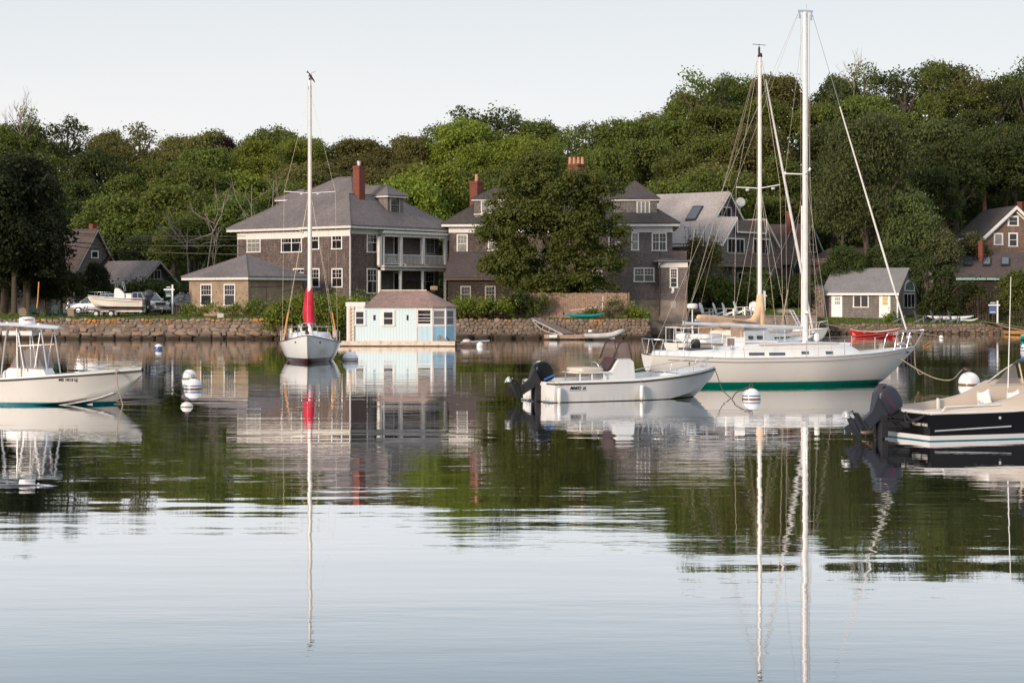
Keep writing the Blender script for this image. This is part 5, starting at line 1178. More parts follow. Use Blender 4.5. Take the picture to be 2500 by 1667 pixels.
# ---------------------------------------------------------------- plank fence below the maple
fF_ = thing('plank_fence', 'weathered vertical plank fence under the maple', 'fence', (PX(1390,150.5),150.5,1.55), world=True)
r_ = random.Random(3)
for i in range(52):
    px = 1252 + i*5.38
    mb = MB(); Y = 150.5 + r_.uniform(-.012,.012); x0 = PX(px,Y); top = PZ(714 + (1.5 if i % 7 else 0) + r_.uniform(-.6,.6), Y)
    mb.box(x0+.004, x0+.172, Y, Y+.025, 1.5, top); mb.build('plank', M['wood_red'], fF_)
mb = MB(); mb.box(PX(1252,150.55), PX(1532,150.55), 150.54, 150.62, 1.9, 2.0); mb.box(PX(1252,150.55), PX(1532,150.55), 150.54, 150.62, 3.0, 3.1); mb.build('rail', M['wood_red'], fF_)
for i in range(8):
    mb = MB(); Y = 150.55 - i*.18; x0 = PX(1533, 150.5); mb.box(x0, x0+.025, Y-.17, Y, 1.5, PZ(714,150.5)-.02); mb.build('plank', M['wood_red'], fF_)
for i in range(6):   # panels leaning at its foot
    mb = MB(); x0 = PX(1307+i*17,149.9); mb.prism([(x0,149.6,1.56),(x0+.53,149.6,1.56),(x0+.60,150.35,2.02),(x0+.07,150.35,2.02)], (0,-.02,.04))
    solo(mb, 'leaning_board', ['first','second','third','fourth','fifth','sixth'][i]+' tan board from the left leaning low against the plank fence', 'board', M['wood_red'], (x0,149.6,1.56), 'tan boards leaning against the plank fence')
mb = MB(); mb.tube([P(1392,758,149.6), P(1471,748,149.6), P(1471,766,149.6)], .025, 6); mb.tube([P(1471,768,149.6), P(1472,723,149.6)], .03, 6); solo(mb, 'pole', 'thin white pole and rail standing before the plank fence', 'pole', M['trim'], P(1471,768,149.6))
# ================================================================ BOATS
def hermite(x, pts):
    xs_ = [p[0] for p in pts]; ys_ = [p[1] for p in pts]; n = len(pts)
    if x <= xs_[0]: return ys_[0]
    if x >= xs_[-1]: return ys_[-1]
    i = max(k for k in range(n-1) if xs_[k] <= x); d = [(ys_[k+1]-ys_[k])/(xs_[k+1]-xs_[k]) for k in range(n-1)]
    def sl(k):
        if k == 0: return d[0]
        if k == n-1: return d[-1]
        return 0 if d[k-1]*d[k] <= 0 else 2*d[k-1]*d[k]/(d[k-1]+d[k])
    h = xs_[i+1]-xs_[i]; t = (x-xs_[i])/h
    return (2*t**3-3*t*t+1)*ys_[i] + (t**3-2*t*t+t)*h*sl(i) + (-2*t**3+3*t*t)*ys_[i+1] + (t**3-t*t)*h*sl(i+1)
class BF:
    """boat frame: x forward from the stern, y to port, z up from the water"""
    def __init__(s, X, Y, deg, ref=0): 
        h = R(deg); s.h = h; s.f = Vector((math.cos(h), math.sin(h), 0)); s.l = Vector((-math.sin(h), math.cos(h), 0)); s.o = Vector((X, Y, 0)) - s.f*ref
    def w(s, x, y, z): return s.o + s.f*x + s.l*y + Vector((0,0,z))
    def x(s, px, y=0):
        k = (px-CX)/F; q = s.o + s.l*y; return (k*q.y - q.x)/(s.f.x - k*s.f.y)
    def z(s, py, x, y=0): return PZ(py, s.w(x, y, 0).y)
    def root(s, name, label, cat='boat', group=None): return thing(name, label, cat, s.o, s.h, group)
def hullmat(name, bands, top, rough=.2, dirt=(.5,.42,.3), amt=.25):
    """bands: [(upto z, colour)] below the topside colour"""
    m = bpy.data.materials.new(name); m.use_nodes = True; t = m.node_tree; b = t.nodes['Principled BSDF']
    tc = N(t, 'ShaderNodeTexCoord').outputs['Object']; sp = N(t, 'ShaderNodeSeparateXYZ'); t.links.new(tc, sp.inputs[0])
    mr = N(t, 'ShaderNodeMapRange'); t.links.new(sp.outputs[2], mr.inputs[0]); mr.inputs[1].default_value = -1; mr.inputs[2].default_value = 1
    rp = N(t, 'ShaderNodeValToRGB'); rp.color_ramp.interpolation = 'CONSTANT'; el = rp.color_ramp.elements
    el[0].position = 0; el[0].color = (*bands[0][1], 1)
    el[1].position = (bands[0][0]+1)/2; el[1].color = (*(bands[1][1] if len(bands) > 1 else top), 1)
    for i in range(1, len(bands)):
        e_ = el.new((bands[i][0]+1)/2); e_.color = (*(bands[i+1][1] if i+1 < len(bands) else top), 1)
    t.links.new(mr.outputs[0], rp.inputs[0])
    f = ramp2(t, noise(t, scalev(t, tc, (1.2, 1.2, 1.0)), 1.3, 6, .7), .5, .8)
    f2 = ramp_to_val(t, sp.outputs[2], .30, .0)
    mm = N(t, 'ShaderNodeMath', operation='MULTIPLY'); t.links.new(f, mm.inputs[0]); mm.inputs[1].default_value = amt
    c = mixc(t, mm.outputs[0], rp.outputs[0], dirt, 'MULTIPLY')
    if top[0] > .1:
        f3 = ramp2(t, noise(t, scalev(t, tc, (2.5, 2.5, .35)), 1.6, 6, .75), .42, .75); m3 = N(t, 'ShaderNodeMath', operation='MULTIPLY'); t.links.new(f2, m3.inputs[0]); t.links.new(f3, m3.inputs[1]); c = mixc(t, m3.outputs[0], c, (.80,.68,.45), 'MULTIPLY')
    t.links.new(c, b.inputs['Base Color']); b.inputs['Roughness'].default_value = rough; b.inputs['Coat Weight'].default_value = .3 if top[0] > .1 else 0; b.inputs['Specular IOR Level'].default_value = .5 if top[0] > .1 else .2
    return m
def hull(root, L, b, s, k, e, mt, name='hull', nt=34, nk=10, chine=None, smooth=40):
    """b half beam, s sheer, k keel (key lists over 0..1), e section fullness; chine=(height key list, width share list)"""
    rings = []
    for i in range(nt+1):
        t_ = i/nt; t_ = t_**.9 if False else t_; bb, ss, kk = hermite(t_, b), hermite(t_, s), hermite(t_, k); ee = hermite(t_, e); side = []
        for j in range(nk+1):
            q = j/nk
            if chine:
                cz, cb = hermite(t_, chine[0]), hermite(t_, chine[1])*bb; cz = min(cz, ss-.02); cz = max(cz, kk)
                jc = nk*4//10
                if j <= jc: u = j/jc; side.append((cb*u, kk + (cz-kk)*u**1.1))
                else: u = (j-jc)/(nk-jc); side.append((cb + (bb-cb)*(u**1.25*.7+u*.3), cz + (ss-cz)*u))
            else: side.append((bb*q**ee, kk + (ss-kk)*q**1.0))
        rings.append([Vector((L*t_, y, z)) for y, z in side[::-1]] + [Vector((L*t_, -y, z)) for y, z in side[1:]])
    mb = MB(); mb.loft(rings, caps=False, closed=False); n = len(rings[0]); mb.f.append(tuple(range(n)))
    o = mb.build(name, mt, root, smooth=smooth); return [r[0] for r in rings], [r[-1] for r in rings]
def strip(mb, A_, B_):
    n = len(A_); return mb.add(list(A_) + list(B_), [(i, i+1, n+i+1, n+i) for i in range(n-1)])
def deckmesh(P_, S_, camber=.05, dz=-.01, i0=0, i1=None):
    mb = MB(); ring = []
    for p, q in list(zip(P_, S_))[i0:i1]:
        c = (p+q)/2; ring.append([p.lerp(q, u) + Vector((0,0,dz + camber*(1-(2*u-1)**2)*min(1, abs(p.y)*1.2))) for u in (0,.1,.3,.5,.7,.9,1)])
    mb.loft(ring, caps=False, closed=False); return mb
from mathutils.bvhtree import BVHTree
_bvh = {}
def skin(root, x, z, side=-1, part='hull'):
    """the hull's y and outward normal at (x, z)"""
    o = next(c for c in root.children if c.name.split('.')[0] == part)
    if o.name not in _bvh: _bvh[o.name] = BVHTree.FromPolygons([v.co.copy() for v in o.data.vertices], [tuple(q.vertices) for q in o.data.polygons])
    h_, n_, _, _ = _bvh[o.name].ray_cast(Vector((x, side*6, z)), Vector((0,-side,0)))
    if h_ is None: return side*1.0, Vector((0,side,0))
    return h_.y, (n_ if n_.y*side > 0 else -n_)
def hulltext(root, body, size, mt, x, z, side=-1, **k):
    y, n = skin(root, x, z, side); X_ = Vector((-n.y, n.x, 0)).normalized() * (1 if side < 0 else 1); X_ = X_ if X_.x*(-side) > 0 else -X_
    Z_ = n.normalized(); Y_ = Z_.cross(X_); p_ = Vector((x, y, z)) + Z_*.008
    return text(root, body, size, mt, Matrix(((X_.x,Y_.x,Z_.x,p_.x),(X_.y,Y_.y,Z_.y,p_.y),(X_.z,Y_.z,Z_.z,p_.z),(0,0,0,1))), **k)
def rail(root, pts, r=.014, name='rail', mt='steel', n=6): mb = MB(); mb.tube(pts, r, n); return mb.build(name, M[mt], root, smooth=60)
def curve(pts, n=10):
    """smooth curve through points"""
    pts = [Vector(p) for p in pts]; out_ = []
    for i in range(len(pts)-1):
        p0 = pts[max(i-1,0)]; p1 = pts[i]; p2 = pts[i+1]; p3 = pts[min(i+2, len(pts)-1)]
        for j in range(n):
            t_ = j/n; out_.append(.5*((2*p1) + (p2-p0)*t_ + (2*p0-5*p1+4*p2-p3)*t_*t_ + (3*p1-p0-3*p2+p3)*t_**3))
    return out_ + [pts[-1]]
def text(root, body, size, mt, mtx, name='lettering', extrude=.002, shear=0, bold=.0):
    cu = bpy.data.curves.new('t', 'FONT'); cu.body = body; cu.size = size; cu.extrude = extrude; cu.offset = bold; cu.align_x = 'CENTER'; cu.align_y = 'CENTER'; cu.shear = shear; cu.resolution_u = 3
    o = bpy.data.objects.new('t', cu); COL.objects.link(o); me = bpy.data.meshes.new_from_object(o.evaluated_get(bpy.context.evaluated_depsgraph_get()))
    bpy.data.objects.remove(o); me.name = name; me.transform(mtx); me.materials.clear(); me.materials.append(M[mt])
    q = bpy.data.objects.new(name, me); COL.objects.link(q); q.parent = root; return q
def onside(x, y, z, yaw=0, tilt=0): return Matrix.Translation((x,y,z)) @ Matrix.Rotation(R(yaw),4,'Z') @ Matrix.Rotation(R(90+tilt),4,'X')

def outboard(root, pivot, tilt, sc, cowl, trimcol, label=None, text_=None):
    """a tilted outboard: powerhead, leg, gearcase, propeller with three blades"""
    T = Matrix.Translation(pivot) @ Matrix.Rotation(R(tilt), 4, 'Y') @ Matrix.Scale(sc, 4)
    # upright frame: transom at x=0, aft is -x, z up, pivot at origin
    mb = MB(); ring = []
    for (z, x0, x1, w, e_) in ((.12,-.62,-.02,.20,.5),(.18,-.70,.05,.235,.45),(.30,-.74,.08,.25,.45),(.45,-.73,.08,.25,.5),(.58,-.68,.05,.235,.55),(.67,-.58,-.02,.19,.6),(.71,-.45,-.12,.10,.7)):
        cx, rx = (x0+x1)/2, (x1-x0)/2; ring.append([Vector((cx + rx*math.copysign(abs(math.cos(a))**e_, math.cos(a)), w*math.copysign(abs(math.sin(a))**e_, math.sin(a)), z)) for a in [2*math.pi*i/20 for i in range(20)]])
    mb.loft(ring); mb.xf(T); body = mb.build('outboard_motor', cowl, root, smooth=35)
    mb = MB(); mb.loft([[Vector((x, y, z)) for x, y in ((-.55*k_-.1,-.15*k_),(-.05,-.15*k_),(-.05,.15*k_),(-.55*k_-.1,.15*k_))] for (z, k_) in ((.13,1),(0,.8),(-.2,.5),(-.62,.42),(-.66,.42))]); mb.xf(T); mb.build('motor_leg', trimcol, body, smooth=30)
    mb = MB(); mb.box(-.62,-.05,-.13,.13,-.64,-.61); mb.box(-.52,-.16,-.045,.045,-.9,-.64); 
    mb.loft([[Vector((x, r_*math.cos(a), -.86 + r_*math.sin(a))) for a in [2*math.pi*i/12 for i in range(12)]] for (x, r_) in ((-.02,.015),(.02,.05),(-.12,.075),(-.40,.085),(-.56,.075),(-.66,.05))][1:]); mb.prism([(-.48,-.012,-.92),(-.15,-.012,-.92),(-.38,-.012,-1.14),(-.5,-.012,-1.12)], (0,.024,0))
    mb.xf(T); mb.build('gearcase', trimcol, body, smooth=30)
    mb = MB(); mb.loft([[Vector((x, r_*math.cos(a), -.86 + r_*math.sin(a))) for a in [2*math.pi*i/12 for i in range(12)]] for (x, r_) in ((-.66,.055),(-.80,.05),(-.83,.02))])
    for k_ in range(3):
        a0 = 2*math.pi*k_/3 + .3; Rm = Matrix.Translation((-.73,0,-.86)) @ Matrix.Rotation(a0, 4, 'X')
        g = []
        for rr, hw in ((.04,.05),(.10,.085),(.16,.095),(.20,.06)):
            g.append([Rm @ Vector((s_*hw*.55, s_*hw, rr)) for s_ in (-1,-.3,.3,1)])
        n0 = len(mb.v); vs_ = [p for q in g for p in q]; th = Vector((.012,0,0)); mb.add(vs_ + [p + th for p in vs_], [(i*4+j, i*4+j+1, i*4+j+5, i*4+j+4) for i in range(3) for j in range(3)] + [(16+i*4+j, 16+i*4+j+4, 16+i*4+j+5, 16+i*4+j+1) for i in range(3) for j in range(3)])
    mb.xf(T); mb.build('propeller', M['chrome'], body, smooth=40)
    # clamp bracket stays with the transom
    p = Vector(pivot); mb = MB(); mb.box(p.x-.16*sc, p.x+.02, p.y-.17, p.y-.10, max(.02,p.z-.50*sc), p.z+.05); mb.box(p.x-.16*sc, p.x+.02, p.y+.10, p.y+.17, max(.02,p.z-.50*sc), p.z+.05); mb.tube([p+Vector((-.06,-.2,0)), p+Vector((-.06,.2,0))], .04, 8); mb.box(p.x-.10*sc, p.x-.01, p.y-.09, p.y+.09, -.2, p.z-.08)
    for y_ in (-.13,.13):
        for z_ in (p.z-.05, p.z-.26): mb.tube([(p.x, p.y+y_, z_), (0, p.y+y_, z_)], .022, 6)
    mb.build('motor_bracket', M['black_matt'], root)
    return body, T

# ---------------------------------------------------------------- big white sailing boat with green boot stripe
f5 = BF(PX(1580,66.9), 66.9, 15)
r5 = f5.root('sailing_yacht', 'large white sailing yacht with green boot stripe and the tallest mast', 'sailing yacht')
L5 = 10.65
P5, S5 = hull(r5, L5, [(0,.62),(.12,1.15),(.35,1.56),(.55,1.62),(.75,1.22),(.9,.62),(1,.02)], [(0,1.14),(.3,1.03),(.55,1.05),(.8,1.16),(1,1.36)],
     [(0,.55),(.06,.34),(.13,.02),(.3,-.45),(.6,-.5),(.8,-.2),(.865,.02),(.93,.55),(1,1.26)], [(0,.42),(.5,.34),(.8,.55),(1,.9)], hullmat('hull_green', [(.16,(.0,.20,.145))], (.84,.82,.80), amt=.12), nt=44, nk=12)
deckmesh(P5, S5, .08).build('deck', M['gel'], r5, smooth=40)
for q in (P5, S5): rail(r5, [p + Vector((0,0,.012)) for p in q], .022, 'toe_rail', 'alu')
mb = MB(); sg = [p + Vector((0,-.012 if p.y < 0 else .012,-.13)) for p in S5[2:-3]]; mb.tube(sg, .007, 4); mb.build('cove_line', M['brown_metal'], r5)
mb = MB(); pa = S5[-3] + Vector((0,-.03,-.14)); mb.prism([pa+Vector((-.05,0,.07)), pa+Vector((.16,.03,0)), pa+Vector((-.05,0,-.07)), pa+Vector((.03,.0,0))], (0,.01,0)); mb.build('bow_arrow', M['black_matt'], r5)
# cabin trunk
def trunk(root, secs, mt='gel', name='cabin', smooth=35):
    """secs: (x, z deck, z top, half width bottom, half width top)"""
    mb = MB(); mb.loft([[Vector((x,-wb,z0)), Vector((x,-wt,z1-.05)), Vector((x,-wt+.10,z1)), Vector((x,0,z1+.04)), Vector((x,wt-.10,z1)), Vector((x,wt,z1-.05)), Vector((x,wb,z0))] for (x,z0,z1,wb,wt) in secs]); return mb.build(name, M[mt], root, smooth=smooth)
trunk(r5, [(3.35,1.02,1.50,1.12,1.02),(4.2,1.02,1.53,1.14,1.02),(6.2,1.04,1.55,1.05,.92),(7.4,1.08,1.53,.80,.68),(7.75,1.10,1.47,.70,.58),(8.35,1.14,1.18,.52,.45)])
trunk(r5, [(1.05,1.05,1.28,.85,.75),(2.4,1.03,1.33,1.12,1.03),(3.33,1.03,1.44,1.12,1.02)], name='cockpit_coaming')
mb = MB(); mb.box(1.4,3.2,-.55,.55,1.30,1.38); mb.build('cockpit_well', M['black_matt'], r5)
mb = MB(); mb.sup((.75,0,1.17), (.5,.5,.14), .4, .6, 20, 8); mb.build('stern_locker', M['gel'], r5, smooth=50)
mb = MB(); mb.box(3.25,3.36,-.36,.36,1.12,1.72); mb.build('companionway', M['tint'], r5)
mb = MB(); mb.box(3.36,3.62,-.42,.42,1.53,1.74); mb.box(3.24,3.62,-.44,-.38,1.1,1.77); mb.box(3.24,3.62,.38,.44,1.1,1.77); mb.build('companionway_hood', M['gel'], r5)
mb = MB(); mb.box(3.62,4.9,-.45,.45,1.57,1.63); mb.build('sliding_hatch', M['gel_cool'], r5)
def sidewin(root, f, px0, px1, py0, py1, y0, y1, x_ref=None, name='cabin_window', g='glass_sky'):
    xm = f.x((px0+px1)/2, y0); zm = f.z((py0+py1)/2, xm, y0); ya, _n = skin(root, f.x(px0,y0), zm, -1, 'cabin'); yb_, _n = skin(root, f.x(px1,y1), zm, -1, 'cabin'); y0, y1 = ya-.012, yb_-.012
    x0, x1 = f.x(px0, y0), f.x(px1, y1); z1, z0 = f.z(py0, (x0+x1)/2, y0), f.z(py1, (x0+x1)/2, y0)
    mb = MB(); mb.prism([(x0,y0-.015,z0),(x1,y1-.015,z0),(x1,y1+.015,z1),(x0,y0+.015,z1)], (0,.05,0)); w_ = mb.build(name, M[g], root); return w_
for (a_, b_, y0, y1) in ((1829,1867,-1.115,-1.09),(1878,1917,-1.085,-1.06),(1957,1975,-1.03,-1.0),(2016,2034,-.90,-.86)):
    sidewin(r5, f5, a_, b_, 860.5 if b_ < 1920 else 857.5, 867.5 if b_ < 1920 else 864.5, y0, y1)
rail(r5, [(3.9,-1.1,1.50),(5.5,-1.03,1.53),(7.2,-.82,1.53)], .015, 'handrail', 'wood_orange')
# mast, boom, rigging
mx5 = f5.x(1966); mz5 = f5.z(30, mx5); ring = lambda z, rx, ry: [Vector((mx5 + rx*math.cos(a), ry*math.sin(a), z)) for a in [2*math.pi*i/16 for i in range(16)]]
mb = MB(); mb.loft([ring(z, .108 - .018*max(0, z-9)/5, .075) for z in (1.5, 4, 8, 11, mz5)]); mb.build('mast', M['mast_white'], r5, smooth=60)
mb = MB(); mb.box(mx5-.28, mx5+.30, -.03, .03, mz5, mz5+.07); mb.box(mx5-.26,mx5-.2,-.02,.02,mz5-.25,mz5); mb.box(mx5+.22,mx5+.28,-.02,.02,mz5-.3,mz5); mb.tube([(mx5+.05,0,mz5+.07),(mx5+.05,0,mz5+.3)], .008, 5); mb.build('masthead', M['steel'], r5)
bz0, bz1 = f5.z(790, f5.x(1670)), f5.z(800, f5.x(1944)); bx0_, bx1_ = f5.x(1671), mx5-.16
mb = MB(); mb.tube([(bx0_,0,bz0),(bx1_,0,bz1)], .068, 14); mb.build('boom', M['alu'], r5, smooth=50)
mb = MB(); mb.tube([(bx0_-.06,0,bz0-.04),(bx0_-.03,0,bz0+.1)], .03, 8); mb.tube([(bx1_-.05,0,bz1),(mx5-.1,0,bz1)], .03, 8); mb.build('boom_fitting', M['steel'], r5)
tp = Vector((mx5+.26,0,mz5)); bowp = Vector((L5-.12,0,1.40))
def wire(root, pts, r=.009, name='shroud', mt='wire'): mb = MB(); mb.tube(pts, r*.68, 5); return mb.build(name, M[mt], root)
wire(r5, [bowp, tp], .014, 'forestay', 'steel'); q0, q1 = bowp.lerp(tp, .05), bowp.lerp(tp, .72); mb = MB(); mb.tube([q0, q0.lerp(q1,.3), q1], [.032,.042,.026], 8); mb.build('furled_jib', M['mast_white'], r5, smooth=60)
mb = MB(); mb.lathe([(.09,0),(.11,.03),(.11,.09),(.08,.12)], bowp.lerp(tp,.022), 12); mb.build('furling_drum', M['chrome'], r5)
wire(r5, [(.12,0,1.1), (mx5-.26,0,mz5)], .010, 'backstay')
zs5 = f5.z(423, mx5)
for s_ in (-1, 1):
    tipx = mx5 - .32; rail(r5, [(mx5,0,zs5-.04),(tipx, s_*1.12, zs5+.05)], .028, 'spreader', 'mast_white')
    mb = MB(); mb.sup((tipx, s_*1.12, zs5+.06), (.05,.05,.07), n=8, m=6); mb.build('spreader_tip', M['mast_white'], r5)
    wire(r5, [(mx5-.1, s_*1.4, 1.1), (tipx, s_*1.12, zs5+.05), (mx5, s_*.08, mz5-.05)]); wire(r5, [(mx5-.5, s_*1.35, 1.1), (mx5, s_*.08, zs5-.15)]); wire(r5, [(mx5+.5, s_*1.3, 1.1), (mx5, s_*.08, zs5-.15)])
wire(r5, [(mx5-.14,.06,1.8),(mx5-.15,.07,mz5-.1)], .008, 'halyard', 'rope'); wire(r5, [(mx5+.14,.06,1.8),(mx5+.2,0.05,mz5-.1)], .008, 'halyard', 'rope'); wire(r5, [(mx5+.16,-.06,1.7),(mx5+.14,-.1,mz5-3)], .008, 'halyard', 'rope')
wire(r5, [(bx0_,0,bz0+.05),(mx5-.26,0,mz5)], .008, 'topping_lift'); wire(r5, [(bx1_-1.4,0,bz1-.05),(mx5-.1,0,1.75)], .014, 'boom_vang', 'rope')
wire(r5, [(bx0_+.9,0,bz0-.05),(1.6,0,1.4)], .010, 'mainsheet', 'rope')
for zz in (2.6,): mb = MB(); mb.lathe([(.05,0),(.06,.05),(.05,.12)], (mx5,-.14,zz), 10); mb.build('winch', M['steel'], r5)
mb = MB(); mb.sup((mx5+.35,-.25,1.75), (.11,.11,.17), .8, 1, 12, 8); mb.build('deck_vent', M['gel'], r5, smooth=60)
def lifeline(root, f, L, pts, side, h=.60, name='stanchion'):
    tops = []
    for x in pts:
        t_ = x/L; yb = side*(hermite(t_, [(0,.62),(.12,1.15),(.35,1.56),(.55,1.62),(.75,1.22),(.9,.62),(1,.02)]) - .06); zb_ = hermite(t_, [(0,1.14),(.3,1.03),(.55,1.05),(.8,1.16),(1,1.36)])
        rail(root, [(x,yb,zb_),(x,yb,zb_+h)], .014, name); tops.append(Vector((x,yb,zb_+h)))
    return tops
for s_ in (-1, 1):
    tops = lifeline(r5, f5, L5, [2.5,3.95,5.55,7.15,8.55], s_)
    a0 = Vector((1.0, s_*1.0, 1.66)); a1 = Vector((L5-1.0, s_*.42, 1.86)); pts = [a0] + tops + [a1]
    wire(r5, pts, .007, 'lifeline', 'steel'); wire(r5, [p - Vector((0,0,.28)) for p in pts], .006, 'lifeline', 'steel')
    rail(r5, [(1.05,s_*1.04,1.12),(1.0,s_*1.02,1.60),(.9,s_*1.0,1.68),(.05,s_*.66,1.72),(-.02,s_*.55,1.72)], .016, 'pushpit'); rail(r5, [(.35,s_*.78,1.72),(.22,s_*.70,1.12)], .016, 'pushpit'); rail(r5, [(-.02,s_*.55,1.72),(.12,s_*.55,1.14)], .016, 'pushpit')
    rail(r5, curve([(L5-1.05,s_*.46,1.24),(L5-.95,s_*.42,1.72),(L5-.75,s_*.36,1.90),(L5+.15,s_*.2,1.98),(L5+.42,s_*.04,2.0)], 5), .016, 'pulpit'); rail(r5, [(L5-.45,s_*.26,1.3),(L5-.3,s_*.25,1.92)], .014, 'pulpit')
rail(r5, [(-.02,-.55,1.72),(-.02,.55,1.72)], .016, 'pushpit'); rail(r5, [(L5+.42,0,2.0),(L5+.02,0,1.38)], .016, 'pulpit')
mb = MB(); mb.tube([(1.55, .28*math.cos(a), 1.62+.28*math.sin(a)) for a in [2*math.pi*i/20 for i in range(21)]], .016, 6)
for i in range(6): a = math.pi*i/3; mb.tube([(1.55,0,1.62),(1.55,.27*math.cos(a),1.62+.27*math.sin(a))], .009, 5)
mb.tube([(1.55,0,1.62),(1.6,0,1.2)], .05, 8); mb.build('steering_wheel', M['steel'], r5)
mb = MB(); mb.sup((2.0,.35,1.5), (.17,.14,.2), .6, .6, 12, 8); mb.build('grill', M['black_matt'], r5, smooth=60)
for (x, y) in ((2.9,-1.0),(2.2,-1.02),(2.9,1.0)): mb = MB(); mb.lathe([(.07,0),(.05,.06),(.045,.11),(.065,.14)], (x,y,1.36), 12); mb.build('winch', M['steel'], r5)
mb = MB(); mb.sup((L5-.55,.0,1.48), (.16,.10,.08), .7, .7, 10, 6); mb.tube([(L5-.75,0,1.45),(L5-.1,0,1.47)], .03, 6); mb.build('anchor', M['steel'], r5)
mb = MB(); mb.sup((7.7,0,1.50), (.28,.28,.05), .4, .4, 12, 6); mb.build('fore_hatch', M['gel_cool'], r5)

# ---------------------------------------------------------------- cream yacht behind it
f6 = BF(PX(1855,85.5), 85.5, 44, ref=5.7)
r6 = f6.root('sailing_yacht', 'cream sailing yacht with peach sail cover lying behind the large white yacht', 'sailing yacht'); L6 = 9.9
b6 = [(0,.95),(.15,1.3),(.4,1.55),(.6,1.5),(.78,1.1),(.92,.5),(1,.02)]; s6 = [(0,1.22),(.3,1.12),(.6,1.14),(.8,1.24),(1,1.48)]
P6, S6 = hull(r6, L6, b6, s6, [(0,.45),(.06,.25),(.12,.0),(.3,-.45),(.6,-.5),(.8,-.2),(.87,.02),(.94,.6),(1,1.36)], [(0,.42),(.5,.34),(.8,.55),(1,.9)], hullmat('hull_cream', [(.10,(.10,.02,.015))], (.76,.69,.62)), nt=32)
deckmesh(P6, S6, .08).build('deck', M['gel'], r6, smooth=40)
for q in (P6, S6): rail(r6, [p + Vector((0,0,.015)) for p in q], .03, 'toe_rail', 'wood_dock')
trunk(r6, [(3.3,1.1,1.72,1.12,1.0),(5.0,1.12,1.74,1.1,.98),(5.4,1.12,1.58,1.05,.92),(7.0,1.2,1.56,.82,.7),(7.5,1.24,1.3,.6,.5)])
trunk(r6, [(.7,1.15,1.35,1.05,.95),(3.28,1.13,1.5,1.12,1.03)], name='cockpit_coaming')
for (x, y0, z, w_, h_) in ((3.7,-1.08,1.42,.30,.16),(4.35,-1.08,1.42,.36,.16),(5.7,-1.0,1.38,.26,.09),(6.2,-.92,1.38,.26,.09),(6.75,-.84,1.39,.26,.09)):
    mb = MB(); mb.box(x-w_/2, x+w_/2, y0-.015, y0+.03, z-h_/2, z+h_/2); mb.build('cabin_window', M['glass_dark'], r6)
mx6 = 5.7; mz6 = f6.z(140, mx6)
mb = MB(); mb.tube([(mx6,0,1.5),(mx6,0,8),(mx6,0,mz6)], [.105,.10,.085], 14); mb.build('mast', M['mast_white'], r6, smooth=60)
mb = MB(); mb.box(mx6-.12,mx6+.14,-.04,.04,mz6,mz6+.08); mb.lathe([(.05,0),(.05,.35),(.02,.4)], (mx6-.05,0,mz6+.08), 8); mb.tube([(mx6-.05,0,mz6+.45),(mx6-.05,0,mz6+.6)], .012, 5); mb.tube([(mx6-.35,.15,mz6+.58),(mx6+.25,-.15,mz6+.56)], .014, 5); mb.sup((mx6+.02,-.02,mz6+.1),(.08,.1,.1),n=8,m=6); mb.build('masthead', M['black_matt'], r6)
zs6 = f6.z(459, mx6)
for s_ in (-1, 1):
    tip = (mx6-.15, s_*1.28, zs6+.08); rail(r6, [(mx6,0,zs6-.02), tip], .028, 'spreader', 'mast_white')
    mb = MB(); mb.box(mx6-.03,mx6+.08, s_*.75-.06, s_*.75+.06, zs6-.10, zs6-.0); mb.build('spreader_lamp', M['alu'], r6)
    wire(r6, [(mx6-.1, s_*1.45, 1.2), tip, (mx6, s_*.06, mz6-.1)]); wire(r6, [(mx6-.5, s_*1.42, 1.2), (mx6, s_*.06, zs6-.1)]); wire(r6, [(mx6+.5, s_*1.38, 1.2), (mx6, s_*.06, zs6-.1)])
wire(r6, [(.1,0,1.2),(mx6-.1,0,mz6)], .009, 'backstay'); wire(r6, [(1.1,.9,1.3),(1.4,.3,6.3)], .007, 'backstay')
bp6 = Vector((L6-.1,0,1.52)); tp6 = Vector((mx6+.15,0,mz6-.1)); mb = MB(); q1 = bp6.lerp(tp6,.93); mb.tube([bp6.lerp(tp6,.02), bp6.lerp(tp6,.3), q1], [.05,.075,.04], 9); mb.build('furled_jib', M['trim'], r6, smooth=60); wire(r6, [bp6, tp6], .01, 'forestay')
mb = MB(); mb.lathe([(.09,0),(.11,.03),(.11,.09),(.08,.12)], bp6, 12); mb.build('furling_drum', M['alu'], r6)
for (a_, b_) in (((1.0,-.3,2.6),(mx6-.2,0,mz6-.2)), ((.3,0,1.9),(mx6-.15,.05,mz6-.6)), ((mx6-.12,.09,1.7),(mx6-.12,.09,mz6-.2))): wire(r6, [a_, b_], .008, 'halyard', 'rope')
